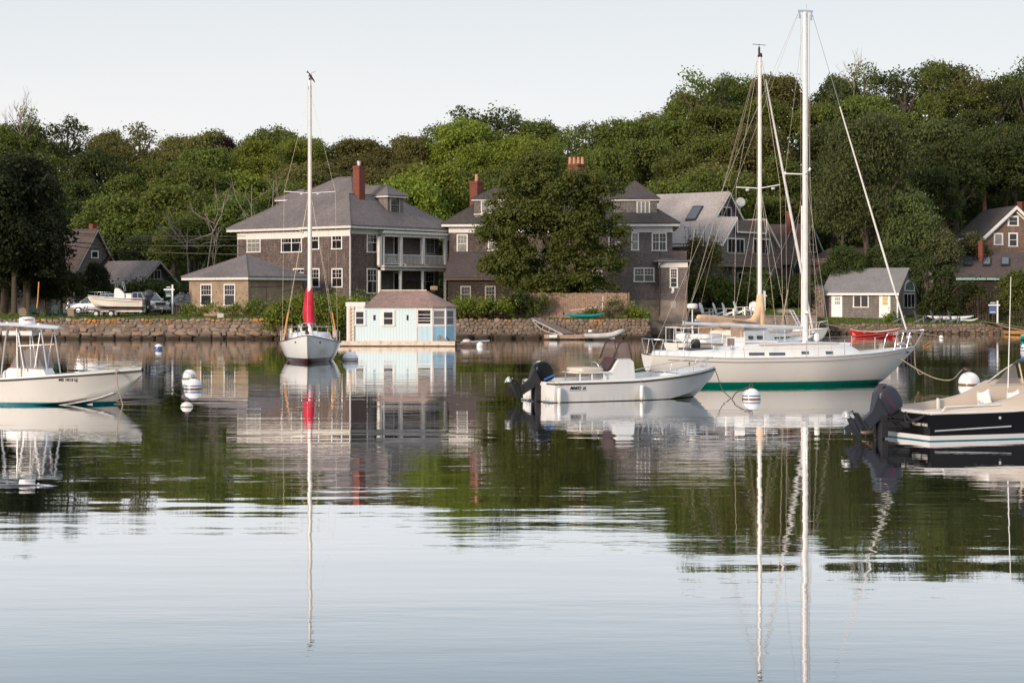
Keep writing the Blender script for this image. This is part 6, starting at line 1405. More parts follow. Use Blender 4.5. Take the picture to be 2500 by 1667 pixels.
# boom with the peach sail cover
bz = f6.z(772, .9); by = f6.z(795, mx6)
prof = [(mx6-.05,.17,.85,2.6),(mx6-.25,.18,.50,2.2),(mx6-.55,.20,.32,1.98),(mx6-1.1,.20,.26,1.94),(mx6-2.4,.19,.25,2.08),(mx6-3.6,.16,.20,2.24),(mx6-4.35,.12,.13,2.34),(mx6-4.5,.05,.05,2.34)]
mb = MB(); mb.loft([[Vector((x + .02*math.sin(i*3), w_*math.cos(a)*(1+.06*math.sin(5*a+i)), z + h_*math.sin(a)*(1+.05*math.sin(3*a+i*2)))) for a in [2*math.pi*j/16 for j in range(16)]] for i, (x, w_, h_, z) in enumerate(prof)]); mb.build('sail_cover', M['peach_canvas'], r6, smooth=60)
mb = MB(); mb.loft([[Vector((mx6 + .02 + w_*math.cos(a), w_*math.sin(a), z)) for a in [2*math.pi*j/14 for j in range(14)]] for (w_, z) in ((.20,1.85),(.26,2.3),(.20,2.95),(.15,3.35),(.12,3.4))]); mb.build('mast_cover', M['peach_canvas'], r6, smooth=60)
mb = MB(); mb.tube([(mx6-.1,0,1.78),(mx6-4.6,0,2.22)], .05, 8); mb.build('boom', M['alu'], r6)
mb = MB(); mb.loft([[Vector((x, y, z)) for (y, z) in ((-w_,1.45),(-w_*.95,1.45+h_*.8),(-w_*.6,1.45+h_),(0,1.47+h_),(w_*.6,1.45+h_),(w_*.95,1.45+h_*.8),(w_,1.45))] for (x, w_, h_) in ((2.4,.98,.62),(2.9,1.0,.66),(3.3,1.0,.60),(3.55,.95,.25))], caps=False, closed=False); mb.build('spray_hood', M['peach_canvas'], r6, smooth=60)
mb = MB(); mb.loft([[Vector((x, y, z)) for (y, z) in ((-.9,1.75),(-.86,1.75+h_),(0,1.82+h_),(.86,1.75+h_),(.9,1.75))] for (x, h_) in ((3.5,.42),(4.3,.35),(4.9,.08))], caps=False, closed=False); mb.build('hood_window', M['vinyl'], r6)
mb = MB(); mb.sup((5.15,.1,1.9),(.25,.2,.12),.6,.6,12,6); mb.build('blue_bundle', M['blue_canvas'], r6)
mb = MB(); mb.tube([(.25,-.55,1.2),(.25,-.55,2.75)], .03, 8); mb.sup((.25,-.55,2.85),(.24,.24,.12),.5,1,16,6); mb.build('radar_pole', M['gel'], r6, smooth=50)
for s_ in (-1, 1):
    rail(r6, curve([(1.5,s_*1.2,1.2),(1.45,s_*1.18,1.85),(.2,s_*.95,1.9),(-.1,s_*.5,1.9),(-.12,0,1.9)], 4), .018, 'pushpit', 'mast_white'); rail(r6, [(.9,s_*1.1,1.2),(.9,s_*1.08,1.88)], .016, 'pushpit', 'mast_white'); rail(r6, [(.2,s_*.95,1.2),(.2,s_*.95,1.9)], .016, 'pushpit', 'mast_white')
    tops = []
    for x in (2.6,4.1,5.7,7.2,8.5): yb = s_*(hermite(x/L6, b6)-.06); zb_ = hermite(x/L6, s6); rail(r6, [(x,yb,zb_),(x,yb,zb_+.62)], .013, 'stanchion', 'mast_white'); tops.append(Vector((x,yb,zb_+.62)))
    wire(r6, [Vector((1.45,s_*1.18,1.85))] + tops + [Vector((L6-.1,0,2.05))], .007, 'lifeline', 'steel')
    rail(r6, curve([(L6-1,s_*.45,1.4),(L6-.9,s_*.42,1.98),(L6+.1,s_*.1,2.05)], 4), .016, 'pulpit', 'mast_white')
for i in range(4): rail(r6, [(-.14,-.35,1.9-.2*i),(-.14,.05,1.9-.2*i)], .016, 'ladder_rung', 'mast_white')
rail(r6, [(-.14,-.37,1.0),(-.14,-.37,1.9)], .018, 'ladder_side', 'mast_white'); rail(r6, [(-.14,.07,1.0),(-.14,.07,1.9)], .018, 'ladder_side', 'mast_white')
mb = MB(); mb.sup((1.6,-.2,1.5),(.7,.6,.12),.4,.5,14,6); mb.sup((.9,.5,1.5),(.3,.3,.14),.4,.5,12,6); mb.build('cockpit_cushion', M['gel'], r6, smooth=50)
mb = MB(); mb.sup((7.0,.1,1.72),(1.0,.5,.2),.6,.6,16,8); mb.build('stowed_dinghy', M['rubber_grey'], r6, smooth=60)

# ---------------------------------------------------------------- small white sloop far behind
f7 = BF(PX(2021,140), 140, 4, ref=6.4); r7 = f7.root('small_sloop', 'small white sloop whose bow shows beyond the tallest mast', 'sailing boat')
P7, S7 = hull(r7, 6.4, [(0,.75),(.4,1.05),(.7,.8),(.9,.35),(1,.03)], [(0,.72),(.5,.68),(1,.9)], [(0,.1),(.1,-.1),(.6,-.3),(.9,-.05),(.96,.3),(1,.82)], [(0,.4),(.5,.35),(1,.8)], hullmat('hull_blueline', [(.06,(.02,.16,.3))], (.78,.76,.72)))
deckmesh(P7, S7, .05).build('deck', M['gel'], r7, smooth=40); rail(r7, [p+Vector((0,0,.02)) for p in P7], .035, 'rub_rail', 'gel'); rail(r7, [p+Vector((0,0,.02)) for p in S7], .035, 'rub_rail', 'gel')
trunk(r7, [(2.2,.68,1.0,.6,.5),(4.2,.72,1.0,.5,.4),(4.7,.76,.8,.35,.3)])
mb = MB(); mb.tube([(4.4,0,.8),(4.4,0,10.2)], .07, 8); mb.build('mast', M['mast_white'], r7); wire(r7, [(6.35,0,.95),(4.45,0,9.8)], .012, 'forestay'); wire(r7, [(0,0,.75),(4.4,0,10.1)], .010, 'backstay'); wire(r7, [(4.3,.95,.7),(4.4,.05,9)], .01); wire(r7, [(4.3,-.95,.7),(4.4,-.05,9)], .01)
rail(r7, curve([(5.6,-.4,.85),(5.7,-.38,1.35),(6.4,0,1.45),(5.7,.38,1.35),(5.6,.4,.85)], 5), .018, 'pulpit', 'mast_white')

# ---------------------------------------------------------------- sailing boat seen from the bow
f2 = BF(PX(751,91.7), 91.7, -85.6, ref=8.35); r2 = f2.root('sailing_boat', 'white sailing boat seen bow on, red sail cover and a dark bird on its masthead', 'sailing boat'); L2 = 9.3
b2 = [(0,1.08),(.15,1.35),(.4,1.60),(.6,1.5),(.78,1.05),(.92,.45),(1,.02)]; s2 = [(0,.98),(.4,.90),(.7,1.02),(1,1.36)]
P2, S2 = hull(r2, L2, b2, s2, [(0,.35),(.06,.15),(.12,-.05),(.3,-.45),(.65,-.5),(.85,-.15),(.9,.02),(.95,.5),(1,1.26)], [(0,.4),(.5,.30),(.8,.45),(.95,.7),(1,.9)], hullmat('hull_red', [(.10,(.13,.018,.014)),(.20,(.012,.012,.02))], (.82,.82,.82), amt=.2), nt=40, nk=14)
deckmesh(P2, S2, .10).build('deck', M['gel_cool'], r2, smooth=40)
for q in (P2, S2): rail(r2, [p+Vector((0,0,.012)) for p in q], .024, 'toe_rail', 'brown_metal')
trunk(r2, [(3.0,.95,1.42,1.15,1.0),(5.2,.98,1.45,1.05,.9),(6.6,1.02,1.38,.82,.66),(7.1,1.06,1.14,.6,.5)], 'gel_cool'); trunk(r2, [(.6,.95,1.2,1.05,.95),(2.98,.95,1.3,1.15,1.05)], 'gel_cool', 'cockpit_coaming')
mx2 = 5.0; mz2 = f2.z(196, mx2); k2 = Matrix.Identity(4)
mb = MB(); mb.tube([(mx2,0,1.4),(mx2,0,8),(mx2,0,mz2)], [.115,.105,.075], 14); mb.build('mast', M['mast_white'], r2, smooth=60)
mb = MB(); mb.box(mx2-.1,mx2+.1,-.05,.05,mz2,mz2+.1); mb.box(mx2-.06,mx2+.06,-.07,.07,mz2-.5,mz2-.3); mb.tube([(mx2,.08,mz2),(mx2,.1,mz2+.4),(mx2,.3,mz2+.42)], .012, 5); mb.build('masthead', M['rope_dark'], r2)
zs2 = f2.z(470, mx2); tipy = 1.31
for s_ in (-1, 1):
    tip = (mx2, s_*tipy, zs2+.04); rail(r2, [(mx2,0,zs2-.04), tip], .028, 'spreader', 'mast_white'); mb = MB(); mb.sup((mx2+.08, s_*.42, zs2-.1), (.05,.09,.05), n=8, m=6); mb.build('spreader_lamp', M['alu'], r2)
    wire(r2, [(mx2-.1,s_*1.42,.95), tip, (mx2,s_*.05,mz2-.7)]); wire(r2, [(mx2-.5,s_*1.4,.95),(mx2,s_*.06,zs2-.1)]); wire(r2, [(mx2+.5,s_*1.3,1.0),(mx2,s_*.06,zs2-.1)])
    wire(r2, [(mx2+.1,s_*.12,1.5),(mx2+.1,s_*.10,mz2-.2)], .008, 'halyard', 'rope'); wire(r2, [(mx2-.6,s_*.95,1.0),(mx2-.6,s_*.95,zs2-.05)], .006, 'flag_halyard', 'rope')
    # orange shroud guards
    a_, b_ = Vector((mx2-.1,s_*1.42,.95)), Vector(tip); a2 = Vector((mx2-.5,s_*1.4,.95)); b2_ = Vector((mx2,s_*.06,zs2-.1)); mb = MB(); mb.tube([a2.lerp(b2_,.01), a2.lerp(b2_,.2)], .035, 7); mb.build('shroud_guard', M['rope_orange'], r2)
    tops = []
    for x in (1.6,3.0,4.5,6.0,7.3): yb = s_*(hermite(x/L2, b2)-.06); zb_ = hermite(x/L2, s2); rail(r2, [(x,yb,zb_),(x,yb,zb_+.58)], .013, 'stanchion'); tops.append(Vector((x,yb,zb_+.58)))
    wire(r2, tops + [Vector((8.2,s_*.42,1.78))], .007, 'lifeline', 'steel'); wire(r2, [p-Vector((0,0,.27)) for p in tops] + [Vector((8.2,s_*.45,1.5))], .006, 'lifeline', 'steel')
    rail(r2, curve([(8.1,s_*.5,1.2),(8.2,s_*.46,1.78),(8.9,s_*.26,1.93),(9.35,s_*.0,1.97)], 5), .017, 'pulpit'); rail(r2, [(8.8,s_*.28,1.28),(8.9,s_*.26,1.93)], .014, 'pulpit')
    rail(r2, curve([(.8,s_*1.15,1.0),(.75,s_*1.12,1.62),(0,s_*.85,1.66),(-.05,0,1.66)], 4), .018, 'pushpit')
    mb = MB(); mb.box(.55,.62,s_*1.16-.08,s_*1.16+.08,1.05,1.6); mb.build('cushion', M['cream'], r2)
mb = MB(); mb.tube([(.3,-.75,1.2+.26*math.cos(a)) if False else (.35, -.78+.16*math.sin(a), 1.42+.3*math.cos(a)) for a in [math.pi*2*i/18 for i in range(15)]], .06, 8); mb.build('horseshoe_buoy', M['cream'], r2, smooth=60)
wire(r2, [(9.2,0,1.42),(mx2+.1,0,mz2-.3)], .010, 'forestay'); wire(r2, [(0,0,1.1),(mx2-.1,0,mz2)], .009, 'backstay')
for s_ in (-1, 1): wire(r2, [(0,s_*.9,1.2),(mx2-1.2,0,4.2)], .009, 'boom_line', 'rope')
# boom end-on with the red cover
prof = [(mx2-.05,.16,.65,3.15),(mx2-.2,.22,.95,2.85),(mx2-.6,.27,.62,2.35),(mx2-1.4,.26,.36,2.1),(mx2-2.6,.22,.28,2.1),(mx2-3.6,.14,.16,2.12)]
mb = MB(); mb.loft([[Vector((x, .1*0+w_*math.cos(a)*(1+.10*math.sin(4*a+i)) + (-.10 if i < 3 else 0), z + h_*math.sin(a))) for a in [2*math.pi*j/16 for j in range(16)]] for i, (x, w_, h_, z) in enumerate(prof)]); mb.build('sail_cover', M['red_canvas'], r2, smooth=60)
mb = MB(); mb.loft([[Vector((mx2 - .03 + .17*math.cos(a)*k_, .16*math.sin(a)*k_ + .02, z)) for a in [2*math.pi*j/14 for j in range(14)]] for (k_, z) in ((.6,1.5),(.9,1.9),(1.25,2.5),(1.2,3.1),(.85,3.6),(.7,3.75))]); mb.build('mast_cover', M['red_canvas'], r2, smooth=60)
mb = MB(); mb.lathe([(.05,0),(.10,.03),(.10,.12),(.05,.16),(.05,.3),(.08,.34),(.05,.4)], (9.15,0,1.42), 12); mb.build('furling_drum', M['black_matt'], r2)
mb = MB(); mb.sup((6.9,0,1.32),(.3,.3,.06),.4,.4,12,6); mb.build('fore_hatch', M['gel'], r2); mb = MB(); mb.box(4.7,5.3,-.4,.4,1.45,1.5); mb.build('sliding_hatch', M['gel'], r2)
for (x, y) in ((7.7,-.3),(7.7,.3),(8.6,0)): mb = MB(); mb.sup((x,y,1.3),(.14,.04,.05),n=8,m=6); mb.build('cleat', M['steel'], r2)
def bowtext(root, P_, i, body, size, sgn):
    p = P_[i]; d = (P_[i+1]-P_[i]); ang = math.degrees(math.atan2(d.y, d.x)); yaw = ang if sgn < 0 else ang+180
    hulltext(root, body, size, 'black', p.x, p.z-.2, sgn, bold=.004)
# bird on the masthead
bb = f2.w(mx2, 0, mz2+.10); bird = thing('bird', 'dark osprey-like bird perched on the masthead of the bow-on boat', 'bird', bb, R(20))
mb = MB(); mb.loft([[Vector((x + r_*.0, r_*.8*math.cos(a), z + r_*math.sin(a))) for a in [2*math.pi*j/12 for j in range(12)]] for (x, z, r_) in ((-.16,.30,.02),(-.14,.31,.05),(-.12,.34,.062),(-.09,.28,.07),(-.05,.2,.085),(0,.12,.09),(.06,.05,.07),(.14,-.04,.04),(.24,-.16,.035),(.28,-.22,.01))]); mb.tube([(-.17,0,.32),(-.215,0,.30)], [.02,.004], 6); mb.build('body', M['rope_dark'], bird, smooth=60)
mb = MB(); mb.sup((-.075,0,.17),(.045,.065,.10),n=10,m=8); mb.sup((-.15,0,.335),(.04,.045,.035),n=10,m=8); mb.build('breast', M['trim'], bird, smooth=60)
for s_ in (-1, 1): mb = MB(); mb.loft([[Vector((x, s_*(.07+.02*math.cos(a)), z + r_*math.sin(a))) for a in [2*math.pi*j/10 for j in range(10)]] for (x, z, r_) in ((-.06,.24,.03),(0,.15,.075),(.1,.03,.06),(.2,-.1,.03),(.25,-.17,.008))]); mb.build('wing', M['black_matt'], bird, smooth=60); mb = MB(); mb.tube([(-.01,s_*.03,.06),(-.01,s_*.03,0)], .012, 5); mb.build('leg', M['cream'], bird)

# ---------------------------------------------------------------- left motor boat with T-top
f1 = BF(PX(278,55.8), 55.8, -8, ref=6.15); r1 = f1.root('motor_boat', 'white centre-console motor boat with a T-top and radar at the left edge', 'motor boat'); L1 = 7.05
b1 = [(0,1.05),(.3,1.2),(.55,1.18),(.75,.98),(.9,.58),(.97,.25),(1,.10)]; s1 = [(0,.72),(.35,.74),(.7,.88),(1,1.04)]
P1, S1 = hull(r1, L1, b1, s1, [(0,-.3),(.6,-.32),(.8,-.22),(.87,.0),(.94,.42),(1,.88)], [(0,1),(1,1)], hullmat('hull_teal', [(.085,(.0,.15,.21))], (.82,.80,.77), amt=.1),
              nt=44, nk=10, chine=([(0,-.06),(.5,-.02),(.62,.04),(.75,.18),(.88,.42),(.97,.72),(1,.9)], [(0,.90),(.5,.88),(.75,.72),(.9,.50),(1,.35)]), smooth=30)
for q in (P1, S1): rail(r1, [p+Vector((0,0,-.02)) for p in q], .026, 'rub_rail', 'rope_dark')
def openboat(root, P_, S_, w_, sole, fore, mt='gel', gz=.06):
    """gunwale strip, inner liner and sole; foredeck beyond station index fore"""
    def inset(p):
        y = abs(skin(root, p.x, sole, 1)[0])*.90; return math.copysign(min(abs(p.y), y), p.y)
    for nm, Q_ in (('gunwale', P_), ('gunwale', S_)):
        inn = [Vector((p.x, p.y - math.copysign(min(w_, abs(p.y)*.9), p.y), p.z+gz)) for p in Q_[:fore+1]]; o_ = [p + Vector((0,0,gz*.2)) for p in Q_[:fore+1]]; up = [Vector((p.x, p.y*.97, p.z+gz)) for p in Q_[:fore+1]]
        mb = MB(); strip(mb, o_, up); strip(mb, up, inn); strip(mb, inn, [Vector((p.x, inset(p), sole)) for p in inn]); mb.build(nm, M[mt], root, smooth=40)
    A_ = [Vector((p.x, inset(Vector((p.x, p.y-math.copysign(min(w_, abs(p.y)*.9), p.y), sole))), sole)) for p in P_[:fore+1]]; B_ = [Vector((p.x, -p.y, p.z)) for p in A_]; mb = MB(); strip(mb, A_, B_); mb.build('sole', M['gel_cool'], root)
    if fore < len(P_)-1:
        mb = deckmesh([p+Vector((0,0,gz)) for p in P_[fore:]], [p+Vector((0,0,gz)) for p in S_[fore:]], .03, 0)
        strip(mb, P_[fore:], [p+Vector((0,0,gz)) for p in P_[fore:]]); strip(mb, S_[fore:], [p+Vector((0,0,gz)) for p in S_[fore:]])
        a, b = P_[fore], S_[fore]; mb.add([a+Vector((0,0,gz)), b+Vector((0,0,gz)), Vector((b.x,inset(b),sole)), Vector((a.x,inset(a),sole))], [(0,1,2,3)]); mb.build('foredeck', M[mt], root, smooth=40)
openboat(r1, P1, S1, .22, .30, 33)
for u_ in (.55, .8):   # spray strakes on the bottom forward
    for s_ in (-1, 1):
        pts = []
        for i in range(20, 43):
            t_ = i/44; bb_, kk_, cz_ = hermite(t_, b1), hermite(t_, [(0,-.3),(.6,-.32),(.8,-.22),(.87,.0),(.94,.42),(1,.88)]), hermite(t_, [(0,-.06),(.5,-.02),(.62,.04),(.75,.18),(.88,.42),(.97,.72),(1,.9)])
            cb_ = hermite(t_, [(0,.90),(.5,.88),(.75,.72),(.9,.50),(1,.35)])*bb_; pts.append(Vector((L1*t_, s_*(cb_*u_+.008), kk_+(cz_-kk_)*u_**1.1-.004)))
        pts = [p for p in pts if p.x < L1*(.80 if u_ < .7 else .9)]
        mb = MB(); mb.tube(pts, .016, 5); mb.build('strake', M['gel'], r1)
cx0 = f1.x(24, -.1); cx1 = f1.x(118, -.35)
mb = MB(); mb.loft([[Vector((x,-w_,.31)), Vector((x,-w_*.92,z-.05)), Vector((x,-w_*.8,z)), Vector((x,w_*.8,z)), Vector((x,w_*.92,z-.05)), Vector((x,w_,.31))] for (x, w_, z) in ((cx0-.10,.42,.98),(cx0+.05,.42,1.08),(cx0+.3,.42,1.13),(cx1-.15,.40,1.08),(cx1,.38,.80),(cx1+.02,.38,.79),(cx1+.28,.34,.76),(cx1+.34,.33,.6))]); mb.build('console', M['gel'], r1, smooth=30)
zt1 = f1.z(799, cx1, 0); tx0 = f1.x(-60); tx1 = f1.x(147)
mb = MB(); ns = 12; rg = []
for i in range(ns+1):
    t_ = i/ns; x = tx0 + (tx1-tx0)*t_; ww = .98*(1-max(0,(t_-.6)/.4)**2.5*.75); zz = zt1 + .03 + .07*math.sin(math.pi*min(1,t_*.9+.1)) - max(0,t_-.55)*.10
    rg.append([Vector((x,-ww,zz-.03)), Vector((x,-ww*.7,zz+.02)), Vector((x,0,zz+.05)), Vector((x,ww*.7,zz+.02)), Vector((x,ww,zz-.03)), Vector((x,ww*.7,zz-.04)), Vector((x,0,zz-.02)), Vector((x,-ww*.7,zz-.04))])
mb.loft(rg); mb.build('t_top', M['gel_cool'], r1, smooth=50)
mb = MB(); mb.box(f1.x(20), f1.x(92), -.45, .45, zt1-.24, zt1-.10); mb.build('electronics_box', M['gel_cool'], r1)
xa, xb = f1.x(6,-.5), f1.x(112,-.5)
for s_ in (-1, 1):
    rail(r1, [(xa,s_*.55,.45),(xa-.03,s_*.5,1.0),(f1.x(17,-.5),s_*.5,zt1-.02)], .022, 't_top_leg', 'alu'); rail(r1, [(f1.x(44,-.5),s_*.52,.45),(f1.x(41,-.5),s_*.5,zt1-.02)], .022, 't_top_leg', 'alu')
    rail(r1, [(f1.x(118,-.5),s_*.5,.78),(f1.x(100,-.5),s_*.5,zt1-.02)], .022, 't_top_leg', 'alu'); rail(r1, [(f1.x(59,-.5),s_*.5,1.0),(f1.x(44,-.5),s_*.5,zt1-.15)], .018, 't_top_brace', 'alu'); rail(r1, [(f1.x(85,-.5),s_*.5,1.1),(f1.x(98,-.5),s_*.5,zt1-.15)], .018, 't_top_brace', 'alu')
    rail(r1, [(f1.x(45,-.5),s_*.5,zt1-.55),(f1.x(101,-.5),s_*.5,zt1-.53)], .018, 't_top_brace', 'alu')
mb = MB(); mb.loft([[Vector((x-.05*0,-w_,z)), Vector((x,0,z+.0)), Vector((x,w_,z))] for (x, w_, z) in ((cx1-.12,.42,1.07),(cx1-.30,.46,1.6),(cx1-.36,.46,1.68))], caps=False, closed=False)
mb.loft([[Vector((cx1-.12,-.42,1.07)),Vector((cx1-.36,-.46,1.68))],[Vector((cx0+.15,-.44,1.1)),Vector((cx0+.4,-.46,1.6))]], caps=False, closed=False); mb.build('spray_curtain', M['vinyl'], r1)
mb = MB(); rx = f1.x(66); mb.lathe([(.19,0),(.24,.03),(.245,.14),(.22,.20),(.12,.23),(0.01,.235)], (rx,0,zt1+.09), 24); ra_ = mb.build('radar_dome', M['white_plastic'], r1, smooth=50)
text(r1, 'Raytheon', .085, 'light_red', onside(rx+.13, -.215, zt1+.235, 30), bold=.002)
mb = MB(); mb.lathe([(.07,0),(.08,.08),(.04,.14)], (f1.x(3),-.2,zt1+.05), 12); mb.lathe([(.03,0),(.05,.07),(.03,.1)], (f1.x(27),-.3,zt1+.07), 10); mb.box(f1.x(101),f1.x(101)+.05,-.3,-.26,zt1+.05,zt1+.13); mb.build('antenna_mushroom', M['white_plastic'], r1)
mb = MB(); mb.sup((f1.x(38),-.3,1.14),(.045,.045,.06),n=8,m=6); mb.build('red_cap', M['light_red'], r1)
mb = MB(); mb.box(cx1+.02, cx1+.036,-.02,.02,.4,.7); mb.box(f1.x(-30),cx0-.25,-.45,.45,.31,.85); mb.build('leaning_seat', M['gel'], r1)
yt = -hermite(f1.x(165,-1)/L1, b1); ztx = f1.z(923, f1.x(165,-1), -1)
hulltext(r1, 'MS 1013 LJ', .12, 'black', f1.x(165,-1), ztx-.05, bold=.003)
mb = MB(); mb.prism([(L1-1.25,-.2,1.09),(L1-.95,-.05,1.22),(L1-.97,.05,1.22),(L1-2.0,.1,1.05)], (0,.02,.01)); mb.sup((L1-.28,0,1.13),(.08,.05,.035),n=10,m=6); mb.build('anchor', M['steel'], r1)
yb1 = -.50; bowl = thing('mooring_line', 'pale rope hanging from the bow of the left motor boat into the water', 'rope', f1.w(L1-.55,-.2,1.0), world=True)
mb = MB(); mb.tube(curve([f1.w(L1-.75,-.35,1.10), f1.w(L1-.60,-.62,1.0), f1.w(L1-.55,-.58,.5), f1.w(L1-.42,-.5,-.05)], 6), .018, 6); mb.build('line', M['rope'], bowl)

# ---------------------------------------------------------------- motor boat with black outboard in the middle
f4 = BF(.82, 57.26, 28); r4 = f4.root('motor_boat', 'white open motor boat with black outboard and maroon windscreen before the large yacht', 'motor boat'); L4 = 6.55
b4 = [(0,1.06),(.3,1.15),(.55,1.14),(.75,.95),(.9,.56),(.97,.24),(1,.08)]; s4 = [(0,.58),(.4,.60),(.7,.72),(1,.90)]
P4, S4 = hull(r4, L4, b4, s4, [(0,-.28),(.6,-.3),(.8,-.22),(.88,.0),(.94,.34),(1,.74)], [(0,1),(1,1)], hullmat('hull_white', [(.022,(.02,.02,.03))], (.80,.80,.81), amt=.1), nt=44, nk=10,
              chine=([(0,-.05),(.6,-.01),(.75,.12),(.88,.30),(.97,.56),(1,.76)], [(0,.93),(.5,.90),(.75,.74),(.9,.52),(1,.35)]), smooth=30)
for q in (P4, S4): rail(r4, [p+Vector((0,0,-.01)) for p in q], .030, 'rub_rail', 'rope_dark')
openboat(r4, P4, S4, .20, .18, 31, gz=.08)
rail(r4, [P4[0]+Vector((-.01,0,-.01)), P4[0]+Vector((-.01,-.6,-.01))], .028, 'rub_rail', 'rope_dark'); rail(r4, [S4[0]+Vector((-.01,0,-.01)), S4[0]+Vector((-.01,.5,-.01))], .028, 'rub_rail', 'rope_dark')
mb = MB(); mb.box(.02,.08,-.98,.98,.18,.62); mb.build('splash_well', M['gel'], r4)
kx0, kx1 = f4.x(1468), f4.x(1546,-.2)
zc4 = f4.z(873, kx1, 0); cz = zc4
mb = MB(); mb.loft([[Vector((x,-w_,.19)), Vector((x,-w_*.95,z-.03)), Vector((x,-w_*.85,z)), Vector((x,w_*.85,z)), Vector((x,w_*.95,z-.03)), Vector((x,w_,.19))] for (x, w_, z) in ((kx0-.05,.40,.85),(kx0+.18,.42,.95),(kx0+.40,.42,cz),(kx0+.84,.40,cz),(kx0+.97,.40,cz-.10),(kx0+1.05,.40,.5))]); mb.build('console', M['gel'], r4, smooth=28)
mb = MB(); mb.prism([(kx0+.0,-.34,.87),(kx0+.0,.34,.87),(kx0+.36,.34,cz+.0),(kx0+.36,-.34,cz+.0)], (-.03,0,.03)); mb.build('dashboard', M['maroon'], r4)
for (y_, r_) in ((-.1,.05),(.08,.05)): mb = MB(); mb.tube([(kx0+.22,y_,1.04),(kx0+.185,y_,1.08)], r_, 12); mb.build('gauge', M['white_plastic'], r4)
mb = MB(); mb.box(kx0+.28,kx0+.62,-.413,-.405,.40,.56); mb.build('console_hatch', M['maroon'], r4)
fr4 = [(kx0+.22,.95),(kx0+.35,1.5),(kx0+.47,1.68),(kx0+.62,1.71)]
ztop = f4.z(832, kx0+.6, 0)
def ws(y, pts): return [Vector((x, y, z*1.0)) for x, z in pts]
wsp = [(kx0+.18,cz-.02),(kx0+.33,ztop-.22),(kx0+.42,ztop-.05),(kx0+.56,ztop)]
wfp = [(kx0+.72,cz),(kx0+.80,cz+.04),(kx0+.74,ztop-.1),(kx0+.70,ztop)]
for s_ in (-.42, .42): rail(r4, curve(ws(s_, wsp), 4) + ws(s_, [(kx0+.72,ztop)]) , .022, 'windscreen_frame', 'maroon'); rail(r4, ws(s_, [(kx0+.85,cz),(kx0+.74,ztop)]), .018, 'windscreen_frame', 'maroon')
rail(r4, [(kx0+.56,-.42,ztop),(kx0+.56,.42,ztop)], .022, 'windscreen_frame', 'maroon'); rail(r4, [(kx0+.74,-.42,ztop),(kx0+.74,.42,ztop)], .022, 'windscreen_frame', 'maroon')
mb = MB(); mb.loft([[Vector((x,y,z)) for (x,z) in ((kx0+.86,cz),(kx0+.74,ztop))] for y in (-.42,.42)], caps=False, closed=False)
for s_ in (-.42,.42): mb.poly([Vector((x,s_,z)) for x, z in [(kx0+.2,cz-.02),(kx0+.33,ztop-.22),(kx0+.44,ztop-.04),(kx0+.72,ztop),(kx0+.85,cz)]])
mb.build('windscreen', M['tint'], r4)
mb = MB(); mb.lathe([(.11,0),(.10,.05),(.06,.06),(.085,.10),(.085,.14),(.04,.2)], (kx0+.55,0,cz), 14); mb.build('compass', M['black_matt'], r4)
wc = Vector((kx0-.18,0,.98)); mb = MB(); tl = Matrix.Translation(wc) @ Matrix.Rotation(R(-25),4,'Y'); n0 = len(mb.v)
mb.tube([(0,.24*math.cos(a),.24*math.sin(a)) for a in [2*math.pi*i/22 for i in range(23)]], .016, 7)
for i in range(3): a = 2*math.pi*i/3+.5; mb.tube([(0.04,0,0),(0,.23*math.cos(a),.23*math.sin(a))], .01, 5)
mb.tube([(0.02,0,0),(.2,0,-.02)], .025, 6); mb.xf(tl); mb.build('steering_wheel', M['steel'], r4, smooth=60)
# leaning post seat
sx0, sx1 = f4.x(1393), f4.x(1462); 
mb = MB(); mb.sup(((sx0+sx1)/2,0,.96),((sx1-sx0)/2*.88,.50,.07),.3,.3,20,8); st = mb.build('seat_cushion', M['cream'], r4, smooth=50)
mb = MB(); mb.box(sx0-.02,sx1+.02,-.52,.52,.86,.90); mb.build('seat_base', M['gel'], r4)
for (x, y) in ((sx0+.08,-.46),(sx0+.08,.46),(sx1-.08,-.46),(sx1-.08,.46),((sx0+sx1)/2,-.46),((sx0+sx1)/2,.46)): rail(r4, [(x,y,.88),(x,y*1.04,.18)], .024, 'seat_leg', 'gel')
rail(r4, [(sx0+.08,-.47,.5),(sx1-.08,-.47,.5)], .02, 'seat_brace', 'gel'); rail(r4, [(sx0+.08,.47,.5),(sx1-.08,.47,.5)], .02, 'seat_brace', 'gel')
for s_ in (-1, 1):
    pts = [(L4*.545,s_*.98,.74),(L4*.62,s_*.92,.86),(L4*.75,s_*.80,1.02),(L4*.9,s_*.45,1.20),(L4*.985,s_*.08,1.28)]
    rail(r4, curve(pts, 6), .014, 'bow_rail')
    for t_ in (.7,.82,.93): yb = s_*(hermite(t_, b4)-.12); zb_ = hermite(t_, s4)+.08; q = hermite(t_*L4, [(p[0],p[2]) for p in pts]); y2 = s_*abs(hermite(t_*L4, [(p[0],abs(p[1])) for p in pts])); rail(r4, [(t_*L4-.08,yb,zb_),(t_*L4,y2,q)], .012, 'bow_rail_post')
mb = MB(); mb.sup((L4-.45,0,1.0),(.10,.05,.03),n=10,m=6); mb.build('cleat', M['steel'], r4)
mb = MB(); mb.lathe([(.018,0),(.02,.1),(.02,.14)], (L4-.95,0,.99), 8); mb.build('bow_light', M['black_matt'], r4)
zt4 = f4.z(947, .9, -1.1); hulltext(r4, 'MAKO', .125, 'black', .70, .44, shear=.35, bold=.005); hulltext(r4, '22', .10, 'black', 1.0, .435, shear=.3, bold=.004)
mb = MB(); mb.tube([(.5,skin(r4,.5,.365)[0]-.004,.365),(1.1,skin(r4,1.1,.365)[0]-.004,.365)], .006, 4); mb.build('name_underline', M['black'], r4)
